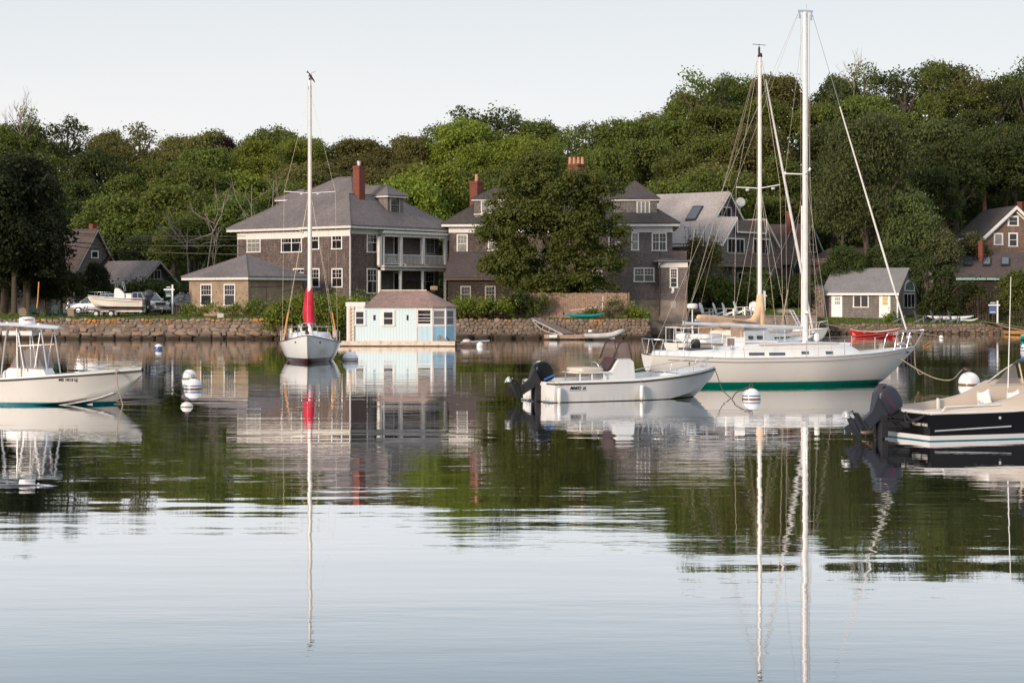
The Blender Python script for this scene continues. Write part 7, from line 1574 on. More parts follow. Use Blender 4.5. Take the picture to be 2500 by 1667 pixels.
motor, T = outboard(r4, (-.02,0,.46), 63, .92, M['black'], M['black_matt'])
mb = MB()
for (za, zb_, wa) in ((.20,.62,.253),): mb.prism([(-.20,-wa,za),(-.13,-wa,za),(-.09,-wa,zb_),(-.16,-wa*.98,zb_)], (0,.006,0))
mb.xf(T); mb.build('blue_stripe', M['blue_decal'], motor)
text(motor, 'MERCURY', .085, 'white_plastic', T @ Matrix.Translation((.0,-.254,.40)) @ Matrix.Rotation(R(90),4,'X') @ Matrix.Rotation(R(90),4,'Z'), bold=.002)
text(motor, '225', .15, 'white_plastic', T @ Matrix.Translation((-.742,0,.40)) @ Matrix.Rotation(R(-90),4,'Z') @ Matrix.Rotation(R(90),4,'X'), bold=.002)
mb = MB()
for s_ in (-.62,.62): mb.tube([(-.02,s_-.09,.16),(-.05,s_-.09,.03),(-.05,s_+.09,.03),(-.02,s_+.09,.16)], .008, 5)
mb.build('lifting_eye', M['steel'], r4)
mb = MB(); mb.box(-.10,-.02,-.95,-.45,.02,.06); mb.box(-.10,-.02,.45,.95,.02,.06); mb.build('trim_tab', M['steel'], r4)
for x in (f4.x(1368,-1.2), f4.x(1566,-1.2)):
    t_ = x/L4; y = -hermite(t_, b4)-.07; z = hermite(t_, s4); lab = 'white fender hanging at the stern corner of the open motor boat' if x < 2 else 'white fender hanging amidships on the open motor boat'
    fd = thing('fender', lab, 'fender', f4.w(x,y,z-.6), f4.h, 'fenders on the open motor boat'); mb = MB(); mb.lathe([(.02,-.0),(.05,.03),(.065,.10),(.065,.38),(.05,.45),(.02,.48)], (0,0,0), 14); mb.build('fender_body', M['gel'], fd, smooth=50); mb = MB(); mb.tube([(0,0,.47),(0,.06,.66)], .008, 5); mb.build('fender_line', M['rope'], fd)
pole4 = thing('mooring_line', 'dark rope curving from the bow of the open motor boat into the water', 'rope', f4.w(L4,0,.9), world=True)
mb = MB(); pA = f4.w(L4-.05,-.02,.98); pB = P(1785,972,58.9); pB.z = 0; mb.tube(curve([pA, pA+Vector((.12,-.05,-.25)), pA.lerp(pB,.6)+Vector((-.05,0,-.12)), pB], 7), .014, 6); mb.build('line', M['rope_dark'], pole4)

# ---------------------------------------------------------------- black motor boat at the right
f8 = BF(8.96, 42.1, 22); r8 = f8.root('motor_boat', 'black hulled motor boat with cream cockpit and grey outboard at the right edge', 'motor boat'); L8 = 6.9
b8 = [(0,1.04),(.3,1.18),(.55,1.16),(.75,.95),(.9,.55),(1,.06)]; s8 = [(0,.60),(.4,.64),(.7,.78),(1,.98)]
P8, S8 = hull(r8, L8, b8, s8, [(0,-.28),(.6,-.3),(.8,-.22),(.88,.0),(.94,.36),(1,.8)], [(0,1),(1,1)], hullmat('hull_black', [(.022,(.0,.15,.26)),(.125,(.74,.73,.72))], (.008,.008,.010), rough=.12, amt=.0), nt=36, nk=12,
              chine=([(0,-.05),(.6,0),(.8,.2),(.95,.55),(1,.8)], [(0,.95),(.5,.92),(.8,.7),(1,.35)]), smooth=18)
for q in (P8, S8): rail(r8, [p+Vector((0,0,.02)) for p in q], .030, 'rub_rail', 'gel')
ci = 7   # cream liner
for Q_ in (P8, S8):
    n8 = 22; up = []; out_ = []; inn = []; inl = []
    for i in range(n8+1):
        x = 4.3*i/n8; t_ = x/L8; sgn = 1 if Q_ is P8 else -1; y = hermite(t_, b8); z = hermite(t_, s8); hh = hermite(x, [(0,.02),(.8,.05),(1.6,.12),(2.1,.2),(2.6,.38),(2.95,.52),(3.6,.52),(4.3,.45)])
        out_.append(Vector((x, sgn*y*.985, z+.03))); up.append(Vector((x, sgn*(y-.16), z+.05))); inn.append(Vector((x, sgn*(y-.22), z+.05+hh))); inl.append(Vector((x, sgn*(y-.26), z+.05+hh)))
    mb = MB(); strip(mb, out_, up); strip(mb, up, inn); strip(mb, inn, inl); strip(mb, inl, [Vector((p.x, p.y, .12)) for p in inl]); mb.build('coaming', M['cream'], r8, smooth=40)
    rail(r8, [(p+q)/2 + Vector((0,0,.01)) for p, q in zip(inn, inl)], .018, 'coaming_trim', 'rubber_grey')
A_ = [Vector((4.3*i/8, hermite(4.3*i/8/L8, b8)-.25, .13)) for i in range(9)]; mb = MB(); strip(mb, A_, [Vector((p.x,-p.y,p.z)) for p in A_]); mb.build('sole', M['cream'], r8)
mb = MB(); mb.box(.03,.10,-1.0,1.0,.12,.62); mb.box(-.02,.30,-1.0,1.0,.62,.66); mb.build('stern_board', M['gel'], r8)
deckmesh(P8[23:], S8[23:], .12, .05).build('foredeck', M['cream'], r8, smooth=40)
# cuddy top, windscreen, blue canvas
for s_ in (-1, 1):
    y_ = .92; rail(r8, [(2.95,s_*y_,1.18),(3.35,s_*.88,1.45),(3.8,s_*.84,1.70),(5.0,s_*.78,1.76)], .020, 'windscreen_frame', 'rubber_grey'); rail(r8, [(3.0,s_*.90,1.13),(4.6,s_*.84,1.15)], .018, 'windscreen_frame', 'rubber_grey'); rail(r8, [(3.95,s_*.84,1.15),(3.80,s_*.83,1.69)], .022, 'windscreen_frame', 'cream')
    mb = MB(); mb.poly([(3.15,s_*.885,1.16),(3.85,s_*.855,1.16),(3.72,s_*.845,1.60),(3.55,s_*.86,1.54)]); mb.poly([(4.05,s_*.85,1.16),(4.7,s_*.82,1.16),(4.6,s_*.80,1.68),(3.95,s_*.83,1.66)]); mb.build('windscreen', M['vinyl'], r8)
    mb = MB(); mb.poly([(2.95,s_*.90,1.12),(4.6,s_*.86,1.15),(4.6,s_*.86,.7),(2.95,s_*.90,.7)]); mb.build('side_panel', M['cream'], r8)
mb = MB(); mb.loft([[Vector((x,y,z)) for y, z in ((-.86,z0),(-.6,z0+.10),(0,z0+.14),(.6,z0+.10),(.86,z0))] for (x, z0) in ((3.62,1.62),(3.9,1.76),(4.6,1.84),(5.3,1.80))], caps=False, closed=False); mb.build('canopy', M['blue_canvas'], r8, smooth=60)
mb = MB(); mb.box(2.9+1.2,4.7,-.84,.84,.7,1.12); mb.build('helm', M['gel'], r8)
def shell_seat(x, y, nm):
    mb = MB(); mb.loft([[Vector((x + dx, y + w_*math.sin(a), z + .02*math.cos(2*a))) if False else Vector((x + dx + .10*abs(math.sin(a))**2, y + w_*math.sin(a), z + .10*abs(math.sin(a))**3)) for a in [math.pi*(-.5 + j/8) for j in range(9)]] for (dx, w_, z) in ((-.24,.20,.98),(-.25,.24,.86),(-.22,.26,.70),(-.16,.26,.56),(.0,.26,.50),(.2,.25,.50),(.28,.22,.53))], caps=False, closed=False)
    mb.v += [v + Vector((.03,0,-.03)) for v in mb.v]; n = len(mb.v)//2; mb.f += [tuple(i+n for i in f) for f in mb.f]
    s_ = mb.build(nm, M['gel'], r8, smooth=60); m2 = MB(); m2.tube([(x,y,.12),(x,y,.50)], .05, 10); m2.build('seat_pedestal', M['steel'], s_)
    m2 = MB(); m2.loft([[Vector((x-.262+.0*j, y + .10*math.cos(a), .70+.09*math.sin(a))) for a in [2*math.pi*i/12 for i in range(12)]] for j in (0,1)]); m2.sup((x-.235,y,.70),(.03,.12,.09),.6,.6,10,6); m2.build('seat_pad', M['rubber_grey'], s_)
shell_seat(f8.x(2412,.45), .45, 'seat'); shell_seat(f8.x(2485,.1), .1, 'seat')
rail(r8, [(.35,-.97,.66),(.42,-.97,.76),(1.9,-1.0,.78)], .016, 'grab_rail', 'gel')
mb = MB(); mb.box(1.45,1.50,.78,.82,.55,.85); mb.build('rod_holder', M['gel'], r8)
yq = lambda x: -hermite(x/L8, b8)
mb = MB(); q = [S8[0].lerp(S8[0],0)]; mb.tube([(.10,yq(.1)-.006,.235),(2.05,yq(2.0)-.012,.30)], .020, 6); mb.build('side_trim', M['alu'], r8)
for x, z, r_ in ((.0-.0,.0,0),):
    pass
mb = MB(); mb.tube([(1.75,yq(1.75)-.004,.50),(1.75,yq(1.75)-.02,.50)], .035, 12); mb.build('vent_fitting', M['alu'], r8)
text(r8, 'WOODS  HOLE', .085, 'trim', Matrix.Translation((-.008,-.62,.36)) @ Matrix.Rotation(R(-90),4,'Z') @ Matrix.Rotation(R(90),4,'X'), bold=.002)
motor8, T8 = outboard(r8, (-.42,.22,.46), 56, .86, M['grey_motor'], M['grey_motor'])
mb = MB(); mb.loft([[Vector((x, y, z)) for (x, y) in ((-.60,-.2),(-.08,-.2),(-.08,.2),(-.60,.2))] for z in (.62,.675)]); mb.xf(T8); 
text(motor8, '130', .16, 'white_plastic', T8 @ Matrix.Translation((-.753,0,.44)) @ Matrix.Rotation(R(-90),4,'Z') @ Matrix.Rotation(R(90),4,'X'), bold=.004)
mb = MB(); mb.box(-.757,-.75,-.16,.16,.33,.345); mb.box(-.6,-.1,-.259,-.252,.29,.30); mb.xf(T8); mb.build('red_stripe', M['light_red'], motor8)
mb = MB(); mb.box(-.756,-.748,-.17,.17,.36,.52); mb.xf(T8); mb.build('number_panel', M['black'], motor8)
mb = MB(); mb.tube(curve([(-.1,-.2,.62),(-.15,-.45,.46),(-.1,-.75,.52),(0,-.8,.56)], 5), .022, 6); mb.tube(curve([(-.1,-.15,.55),(-.2,-.4,.40),(-.12,-.7,.47),(0,-.78,.54)], 5), .022, 6); mb.build('control_cable', M['black_matt'], r8)
mb = MB(); mb.tube([(-.05,.6,.45),(-.5,.6,.12)], .014, 6); mb.tube([(-.05,.8,.45),(-.5,.8,.12)], .014, 6); mb.box(-.62,-.38,.5,.9,.08,.12); mb.build('boarding_step', M['wood_red'], r8)
mb = MB(); mb.tube([(f8.x(2461,-.3),-.3,1.1),(f8.x(2468,-.3),-.3,3.7)], [.016,.008], 6); mb.build('whip_antenna', M['gel'], r8)

# ---------------------------------------------------------------- mooring balls
def ball(px, py, wpx, label, seed, stripe=None, name='mooring_buoy', tilt=0, sink=.35, rust=True):
    Y = YW(py); r_ = wpx*Y/F/2; X = PX(px, Y); o = thing(name, label, 'buoy', (X, Y, 0))
    m_ = hullmat('ball%d' % seed, [(-.0 + r_*.10 - 0, (.20,.12,.06))] , (.82,.82,.83), rough=.35, amt=.3) if not stripe else hullmat('ball%d' % seed, [(r_*.10,(.20,.12,.06)), (stripe[0]*r_, (.82,.82,.83)), (stripe[1]*r_, (.03,.12,.42))], (.82,.82,.83), rough=.35, amt=.3)
    mb = MB(); mb.sup((0,0,r_*(1-2*sink)), (r_,r_,r_), n=28, m=18); mb.build('ball', m_, o, smooth=80)
    mb = MB(); zt_ = r_*(2-2*sink); mb.lathe([(.03,-.02),(.045,.02),(.03,.05)], (0,0,zt_), 10); mb.tube([(.05*math.cos(a), 0, zt_+.08+.05*math.sin(a)) for a in [2*math.pi*i/12 for i in range(13)]], .012, 6); mb.build('ring', M['brown_metal'], o)
    return X, Y, zt_
ball(387, 853, 19.5, 'small white and blue pick-up buoy floating alone before the left wall', 1, (.15,.75), sink=.3)
bA = ball(462, 924, 36, 'rearmost of the three balls, white with a rusty side', 2, sink=.38)
bB = ball(471, 949, 44, 'largest of the three balls, white with a thin blue band', 3, (.28,.40), sink=.42)
ball(456, 993, 33, 'lowest nearly sunk white ball of the three', 4, sink=.62)
bC = ball(855, 881, 39, 'white buoy with a blue line between the bow-on boat and the houseboat', 5, (.22,.34), sink=.4)
bD_ = ball(1834, 974, 46, 'white buoy with a blue band floating below the large yacht', 6, (.30,.44), sink=.42)
bE_ = ball(2366, 939, 52, 'large plain white buoy right of the large yacht', 7, sink=.40)
ball(2503, 856, 24, 'white and blue buoy cut by the right edge', 8, (.45,.75), sink=.3)
bG = ball(2298, 826, 11, 'tiny white float near the right-hand wall', 9, sink=.3)
def ropething(label, pts, r_=.012, mt='rope', n=7, name='rope'):
    pts = [Vector(p) for p in pts]; mb = MB(); mb.tube(curve(pts, n), r_, 6); return solo(mb, name, label, 'rope', M[mt], pts[0])
ropething('mooring rope sagging from the yacht bow to the large plain buoy', [f5.w(L5-.7,-.2,.95), P(2250,908,67.5), P(2290,925,66), P(2325,926,65.2), Vector((bE_[0]-.25,bE_[1],.55)), Vector((bE_[0],bE_[1],bE_[2]+.05))], .02, 'rope')
ropething('slack loop of rope hanging from the yacht bow roller', [f5.w(L5+.02,0,1.3), f5.w(L5+.05,0,.7), f5.w(L5+.15,-.1,.35), P(2252,912,67.3)], .016, 'rope')
ropething('chain draped over the big plain buoy', [Vector((bE_[0]-.28,bE_[1]-.1,.50)), Vector((bE_[0]-.2,bE_[1]-.1,.62)), Vector((bE_[0]-.02,bE_[1],bE_[2]+.1))], .035, 'bark', name='chain')
ropething('weedy rope tangle beside the blue-banded buoy', [Vector((bD_[0]-.62,bD_[1],-.02)), Vector((bD_[0]-.5,bD_[1],.18)), Vector((bD_[0]-.3,bD_[1]-.05,.30)), Vector((bD_[0]-.05,bD_[1]-.05,bD_[2]+.05)), Vector((bD_[0]-.22,bD_[1]-.1,.2)), Vector((bD_[0]-.3,bD_[1]-.1,-.04))], .018, 'rope_dark')
ropething('weedy rope over the pair of white balls', [Vector((bB[0]-.85,bB[1],-.02)), Vector((bB[0]-.45,bB[1],.24)), Vector((bA[0]-.2,bA[1]-.1,bA[2]*.8)), Vector((bA[0]-.1,bA[1],bA[2]+.05))], .018, 'rope_dark')
ropething('thin bow line from the bow-on boat to the white buoy beside it', [f2.w(L2-.1,.05,1.25), f2.w(L2-.7,.9,.45), f2.w(L2-1.5,1.7,-.02)], .011, 'rope'); ropething('white line from the bow-on boat to its buoy', [f2.w(L2-.1,.05,1.3), (bC[0]-.9,bC[1]-.0,.28), Vector((bC[0],bC[1],bC[2]+.05))], .011, 'rope')
bowtext(r2, P2, 35, 'MS', .13, 1); bowtext(r2, S2, 35, 'MS', .13, -1)

# ---------------------------------------------------------------- red dory
fd_ = BF(PX(2136,155), 155, 3, ref=2.1); rd = fd_.root('rowing_boat', 'bright red dory moored before the small stone wall', 'rowing boat')
Ld = 4.25; sd_ = [(0,.58),(.15,.44),(.5,.38),(.85,.52),(1,.66)]; 
Pd, Sd = hull(rd, Ld, [(0,.12),(.2,.5),(.5,.68),(.8,.42),(1,.03)], sd_, [(0,.15),(.12,-.06),(.5,-.1),(.88,-.06),(.97,.2),(1,.5)], [(0,.8),(.5,.62),(1,.9)], M['red_paint'], nt=24, nk=6)
for q in (Pd, Sd): rail(rd, [p+Vector((0,0,.01)) for p in q], .028, 'gunwale', 'cream')
mb = MB(); strip(mb, [Vector((p.x,p.y*.42,.12)) for p in Pd[2:-3]], [Vector((p.x,p.y*.42,.12)) for p in Sd[2:-3]]); mb.build('bottom_boards', M['cream'], rd)
for x in (1.1,2.1,3.1): mb = MB(); yy = hermite(x/Ld, [(0,.12),(.2,.5),(.5,.68),(.8,.42),(1,.03)])*.92; mb.box(x-.11,x+.11,-yy,yy,.30,.33); mb.build('thwart', M['cream'], rd)
for q in (Pd, Sd): mb = MB(); strip(mb, [p+Vector((0,-.02 if p.y > 0 else .02,0)) for p in q[1:-1]], [Vector((p.x,p.y*.42,.12)) for p in q[1:-1]]); mb.build('inner_planking', M['cream'], rd)
ropething('long pale rope from the dory to the tiny white float', [P(2194,805,155), P(2240,812,150), Vector((bG[0],bG[1],.15))], .02, 'rope'); ropething('pale rope running left from the dory over the water', [P(2080,803,155), P(2040,796,158), P(1990,785,163)], .02, 'rope')
mb = MB(); yw = YW(846); mb.tube([(PX(2253,yw),yw,-.02),(PX(2274,yw),yw+.3,.34)], .03, 6); mb.tube([(PX(2262,yw),yw,.0),(PX(2273,yw),yw-.2,.12)], .025, 6); solo(mb, 'driftwood', 'orange driftwood stick poking from the water beyond the yacht bow', 'driftwood', M['wood_orange'], (PX(2262,yw),yw,-.1))
# ================================================================ HOUSEBOAT AND FLOATS
M['pale_blue'] = paint('pale_blue', (.66,.80,.84), (.55,.58,.5), .25, rough=.55)
M['mid_blue'] = paint('mid_blue', (.50,.68,.78), (.3,.4,.45), .25, rough=.55)
M['sky_blue'] = paint('sky_blue', (.32,.58,.76), (.2,.3,.4), .2, rough=.55)
M['rusty_white'] = paint('rusty_white', (.76,.64,.52), (.30,.10,.03), .95, scale=2.2, streak=False)
M['rust_ladder'] = paint('rust_ladder', (.80,.56,.36), (.50,.20,.06), .8, scale=3)
M['inside_wood'] = mat('inside_wood', (.60,.34,.14), .7)
fh = Frame(1056, 123, 3); hb = fh.root('houseboat', 'pale blue houseboat with white trimmed windows and a rust brown roof', 'houseboat', z=0, a=-3)
za, ze_, zf_ = .34, PZ(748,123), PZ(742,123)
ha0 = fh.A(847); hd = 3.0; bay = [(0,0),(.86,.46),(1.36,1.3),(1.36,1.9),(.86,2.74),(0,3.0)]
def facet(p, q):
    g = Frame.__new__(Frame); P0, P1 = fh.w(*p,0), fh.w(*q,0); d = (P1-P0); g.L = d.length; g.a = d.normalized(); g.b = Vector((-g.a.y, g.a.x, 0)); g.o = P0; return g
npl = 24; w_ = (fh.A(1018) - ha0)/npl
for i in range(npl):
    mb = MB(); fh.box(mb, ha0+i*w_+.003, ha0+(i+1)*w_-.003, -.0006*(i%3), .06, za, ze_-.02); mb.build('plank', M['pale_blue'], hb)
mb = MB(); fh.box(mb, ha0, fh.A(1018), .061, .12, za, ze_-.03); fh.box(mb, ha0, 0, hd-.1, hd, za, ze_-.03); fh.box(mb, ha0, ha0+.06, .121, hd-.101, za, ze_-.03); fh.box(mb, ha0+.06, -.02, .4, hd-.15, za, za+.03); mb.build('wall', M['pale_blue'], hb)
p1 = fh.A(1018)
mb = MB()
for i in range(3): x0_ = p1+.02 + (-p1-.05)*i/3; fh.box(mb, x0_+.004, x0_+(-p1-.05)/3-.004, .012, .07, za, PZ(797,123)); 
mb.build('wall_panel', M['mid_blue'], hb)
fc = [(bay[i], bay[i+1]) for i in range(5)]
for i, (p, q) in enumerate(fc):
    g = facet(p, q); mb = MB(); n_ = max(2, int(g.L/.24))
    for j in range(n_): g.box(mb, g.L*j/n_+.004, g.L*(j+1)/n_-.004, .01, .07, za, PZ(797,123.3))
    mb.build('wall_panel', M['sky_blue'], hb)
    zb0, zb1 = PZ(797,123.3)+.002, ze_-.02
    fr_ = MB(); tw = .11; zs0, zs1 = PZ(792,123.3), PZ(759,123.3)
    g.box(fr_, 0, g.L, -.01, .07, zb0, zs0); g.box(fr_, 0, g.L, -.01, .07, zs1, zb1); g.box(fr_, 0, tw, -.0105, .07, zs0+.001, zs1-.001); g.box(fr_, g.L-tw, g.L, -.0105, .07, zs0+.001, zs1-.001); g.box(fr_, tw+.001, g.L-tw-.001, .0, .06, (zs0+zs1)/2-.02, (zs0+zs1)/2+.03)
    wo_ = fr_.build('window', M['trim'], hb)
    for (c, d) in ((zs0+.001, (zs0+zs1)/2-.021), ((zs0+zs1)/2+.031, zs1-.001)): mb = MB(); g.box(mb, tw, g.L-tw, .03, .04, c, d); mb.build('pane', M['houseglass'] if 'houseglass' in M else M['vinyl'], wo_)
    mb = MB(); g.box(mb, -.05, .05, -.03, .07, za, ze_-.03); mb.build('corner_post', M['trim'], hb)
# long-side window panel next to the bay
mb = MB(); fh.box(mb, p1+.0, -.06, .0, .07, PZ(797,123)+.002, PZ(790,123)); fh.box(mb, p1, -.06, .0, .07, PZ(757.5,123), ze_-.02); fh.box(mb, p1, p1+.07, -.001, .07, PZ(790,123)+.001, PZ(757.5,123)-.001); fh.box(mb, -.14, -.06, -.001, .07, PZ(790,123)+.001, PZ(757.5,123)-.001)
for py in (768, 776.5, 783): fh.box(mb, p1+.071, -.141, .01, .05, PZ(py,123)-.018, PZ(py,123)+.018)
wo_ = mb.build('window', M['trim'], hb); mb = MB(); fh.box(mb, p1+.07, -.14, .052, .06, PZ(790,123)+.002, PZ(757.5,123)-.002); mb.build('pane', M['glass_dark'], wo_)
mb = MB(); fh.box(mb, p1-.12, p1+.0, -.02, -.002, za, ze_-.02); fh.box(mb, ha0-.02, ha0+.13, -.03, -.004, za, ze_-.02); mb.build('corner_board', M['trim'], hb)
mb = MB(); fh.box(mb, ha0-.02, 0, -.032, -.004, ze_-.11, ze_+.0); mb.build('frieze', M['trim'], hb)
for (x0, x1, y0, y1) in ((864,893,756,794),(932,964,757,795)): window(hb, fh, 'F', x0, x1, y0, y1, at=-.006, panes=(1,1), tw=.15, sill=False)
for (x0, x1) in ((911.5,917),(992.5,997.5)):
    mb = MB(); a0, a1 = fh.A(x0), fh.A(x1); fh.box(mb, a0, a1, -.012, -.004, PZ(782,123), PZ(769,123)); mb.build('slot_window', M['glass_dark'], hb)
# inside: table with orange box seen through the bay
mb = MB(); fh.box(mb, .25, .65, 1.3, 1.7, za+.9, za+1.5); fh.box(mb, -.6, 1.0, 1.1, 2.0, za+.78, za+.84); mb.build('cupboard', M['inside_wood'], hb)
# roof
ov = .12; rz = PZ(709,124.5); e_out = [(fh.A(890)-.0, -ov), (.06, -ov), (.94, .38), (1.48, 1.25), (1.48, 1.95), (.94, 2.82), (.06, hd+ov), (fh.A(890), hd+ov)]
r0_, r1_ = (fh.A(923), hd/2), (fh.A(1036), hd/2)
mb = MB(); E = [fh.w(*p, ze_) for p in e_out]; R0, R1 = fh.w(*r0_, rz), fh.w(*r1_, rz); mb.add(E + [R0, R1] + [p-Vector((0,0,.08)) for p in E], [(0,1,9,8),(1,2,9),(2,3,9),(3,4,9),(4,5,9),(5,6,9),(6,7,8,9),(7,0,8)] + [(i,(i+1)%8,10+(i+1)%8,10+i) for i in range(8)] + [tuple(range(10,18))]); rf = mb.build('roof', M['roof_rust'], hb)
mb = MB(); mb.tube([R0, R1], .05, 6); mb.build('ridge_cap', M['rusty_white'], rf)
mb = MB(); fh.box(mb, ha0-.08, fh.A(892), -.06, hd+.06, ze_+.002, zf_+.12); mb.build('flat_roof', M['trim'], hb)
lad = MB(); l0, l1 = fh.A(855), fh.A(864)
fh.box(lad, l0-.03, l0+.03, -.10, -.05, za, ze_); fh.box(lad, l1-.03, l1+.03, -.10, -.05, za, ze_)
lo = thing('ladder', 'rusty ladder standing against the left end of the houseboat', 'ladder', fh.w(l0,-.08,za), world=True); lad.build('ladder_side', M['rust_ladder'], lo)
for i in range(9): mb = MB(); fh.box(mb, l0+.031, l1-.031, -.095, -.055, za+.18+.25*i, za+.24+.25*i); mb.build('rung', M['rust_ladder'], lo)
mb = MB(); fh.box(mb, ha0-.45, 1.5, -.5, hd+.5, -.3, za-.003); mb.build('hull', M['bark'], hb)
mb = MB(); fh.box(mb, ha0-.5, 1.55, -.56, -.503, .06, za+.01); mb.build('rub_rail', M['rusty_white'], hb)
mb = MB(); fh.box(mb, ha0-.5, 1.55, -.50, hd+.5, za-.002, za+.0); 
# cluttered little raft at the right end
rf_ = thing('raft', 'dark weedy little raft with clutter at the right end of the houseboat', 'raft', P(1135,845,122.6), world=True)
mb = MB(); 
for i in range(7): mb.box(PX(1112+i*7.6,122.6)+.01, PX(1112+i*7.6+7.6,122.6)-.01, 122.5, 124.1, .14, .20)
mb.build('deck_board', M['wood_grey'], rf_); rf_.children[0]['kind'] = 'stuff'
mb = MB(); mb.box(PX(1112,122.6), PX(1165,122.6), 122.52, 124.0, -.2, .135); mb.build('float_hull', M['bark'], rf_)
mb = MB(); mb.tube([P(1125,836,122.6), P(1195,832,123.4)], .05, 7); solo(mb, 'spar', 'grey spar sticking out over the right end of the little raft', 'pole', M['alu'], P(1125,836,122.6))
def lump(name, label, cat, px, py, Y, r, mt, e=.8): mb = MB(); mb.sup((0,0,r[2]), r, e, e, 12, 8); o = mb.build(name, M[mt]); o.location = P(px, py, Y); for_ = [setattr(p, 'use_smooth', True) for p in o.data.polygons]; tag(o, label, cat); return o
lump('fender_ball', 'pale round fender on the little raft', 'fender', 1172, 852, 122.2, (.24,.24,.24), 'gel', 1.0)
lump('canvas_heap', 'cream canvas heap on the little raft', 'canvas', 1139, 838, 122.9, (.28,.2,.14), 'cream'); lump('net_heap', 'dark tangled net heap on the little raft', 'net', 1120, 837, 123.0, (.2,.2,.13), 'bark')
mb = MB(); c = P(1074, 832, 122.75); mb.tube([c+Vector((.17*math.cos(a),0,.2+.17*math.sin(a))) for a in [2*math.pi*i/16 for i in range(17)]], .035, 6); mb.sup(c+Vector((0,.05,.2)),(.1,.08,.1),n=10,m=6); solo(mb, 'hose_reel', 'brown and blue hose reel on the houseboat deck by the bay window', 'hose reel', M['wood_red'], c)
mb = MB(); c = P(1100, 834, 122.75); mb.tube([c, c+Vector((-.28,0,.32))], .035, 6); mb.tube([c, c+Vector((.15,0,.02))], .03, 6); solo(mb, 'crank', 'dark bent iron bar leaning at the right corner of the houseboat', 'iron bar', M['black_matt'], c)
lump('ridge_bundle', 'tan box bundle on the porch just above the houseboat roof', 'box', 1060, 709, 163, (.35,.25,.2), 'wood_red', .3)

# wooden float with fender, gangway and inflatable
Yf = YW(829.5); fl = thing('wooden_float', 'low pinkish wooden float under the footbridge ramp', 'float', (PX(1380,Yf),Yf,0), world=True)
for i in range(13):
    x0 = PX(1328+i*10,Yf); mb = MB(); mb.box(x0+.008, x0+.31-.0, Yf+.06, Yf+2.2, .33, .38); mb.build('deck_board', M['wood_dock'], fl)
mb = MB(); mb.box(PX(1328,Yf), PX(1432,Yf), Yf, Yf+.055, .10, .385); mb.build('front_beam', M['wood_dock'], fl)
for i in range(4): mb = MB(); mb.box(PX(1335+i*32,Yf), PX(1352+i*32,Yf), Yf+.1, Yf+2, -.2, .325); mb.build('float_drum', M['black_matt'], fl)
mb = MB(); mb.tube([(PX(1341,Yf),Yf-.14,.24),(PX(1360,Yf),Yf-.14,.25)], .14, 12); solo(mb, 'fender', 'white roll fender hung on the front of the pinkish wooden float', 'fender', M['gel'], (PX(1350,Yf),Yf-.14,.1), smooth=50)
gw = thing('gangway', 'grey planked footbridge ramp sloping from the wall to the wooden float', 'gangway', P(1300,778,146.3), world=True)
A0, A1 = P(1297,777,146.6), P(1321,777,147.0); B0, B1 = P(1373,818,Yf+.7), P(1404,817,Yf+1.6); A0.z = A1.z = 1.62; B0.z = B1.z = .44
for i in range(20):
    u0, u1 = i/20+.003, (i+1)/20-.003; mb = MB(); mb.prism([A0.lerp(B0,u0), A1.lerp(B1,u0), A1.lerp(B1,u1), A0.lerp(B0,u1)], (0,0,.035)); mb.build('tread_board', M['wood_grey'], gw)
for (a_, b_) in ((A0, B0), (A1, B1)):
    mb = MB(); mb.tube([a_+Vector((0,0,-.05)), b_+Vector((0,0,-.03))], .045, 6); mb.tube(curve([a_+Vector((0,-.03,-.07)), a_.lerp(b_,.35)+Vector((-.12,-.03,-.38)), a_.lerp(b_,.7)+Vector((-.1,-.03,-.32)), b_+Vector((0,-.03,-.04))], 5), .03, 5)
    for u in (.2,.4,.6,.8): q = a_.lerp(b_, u); mb.tube([q+Vector((0,-.02,-.05)), q+Vector((-.1,-.02,-.36 if .1 < u < .7 else -.22))], .02, 5)
    mb.build('truss', M['rubber_grey'], gw)
inf = thing('inflatable_boat', 'pale grey inflatable dinghy tied at the right end of the wooden float', 'dinghy', (PX(1475,Yf),Yf,0), R(2))
for s_ in (-1, 1): mb = MB(); mb.tube(curve([(-1.55,s_*.62,.30),(-.3,s_*.62,.30),(.6,s_*.60,.40),(1.15,s_*.42,.58),(1.4,s_*.0,.66)], 6), [.13]+[.19]*23+[.19], 14); mb.build('tube', M['rubber_grey'], inf, smooth=60)
mb = MB(); mb.box(-1.45,.9,-.5,.5,.12,.18); mb.build('floor', M['rubber'], inf); mb = MB(); mb.box(-1.35,-1.28,-.5,.5,.15,.55); mb.build('transom', M['wood_grey'], inf); mb = MB(); mb.box(-.4,-.15,-.5,.5,.36,.40); mb.build('thwart', M['rubber_grey'], inf)
lump('bundle', 'small white bundle with a dark strap in the inflatable dinghy', 'bundle', 1441, 812, Yf+.1, (.16,.12,.12), 'white_plastic')
mb = MB(); mb.box(PX(1432,Yf), PX(1500,Yf), Yf-.5, Yf-.42, .10, .33); solo(mb, 'float_edge', 'white low float edge in front of the inflatable dinghy', 'float', M['trim'], (PX(1465,Yf),Yf-.5,0))
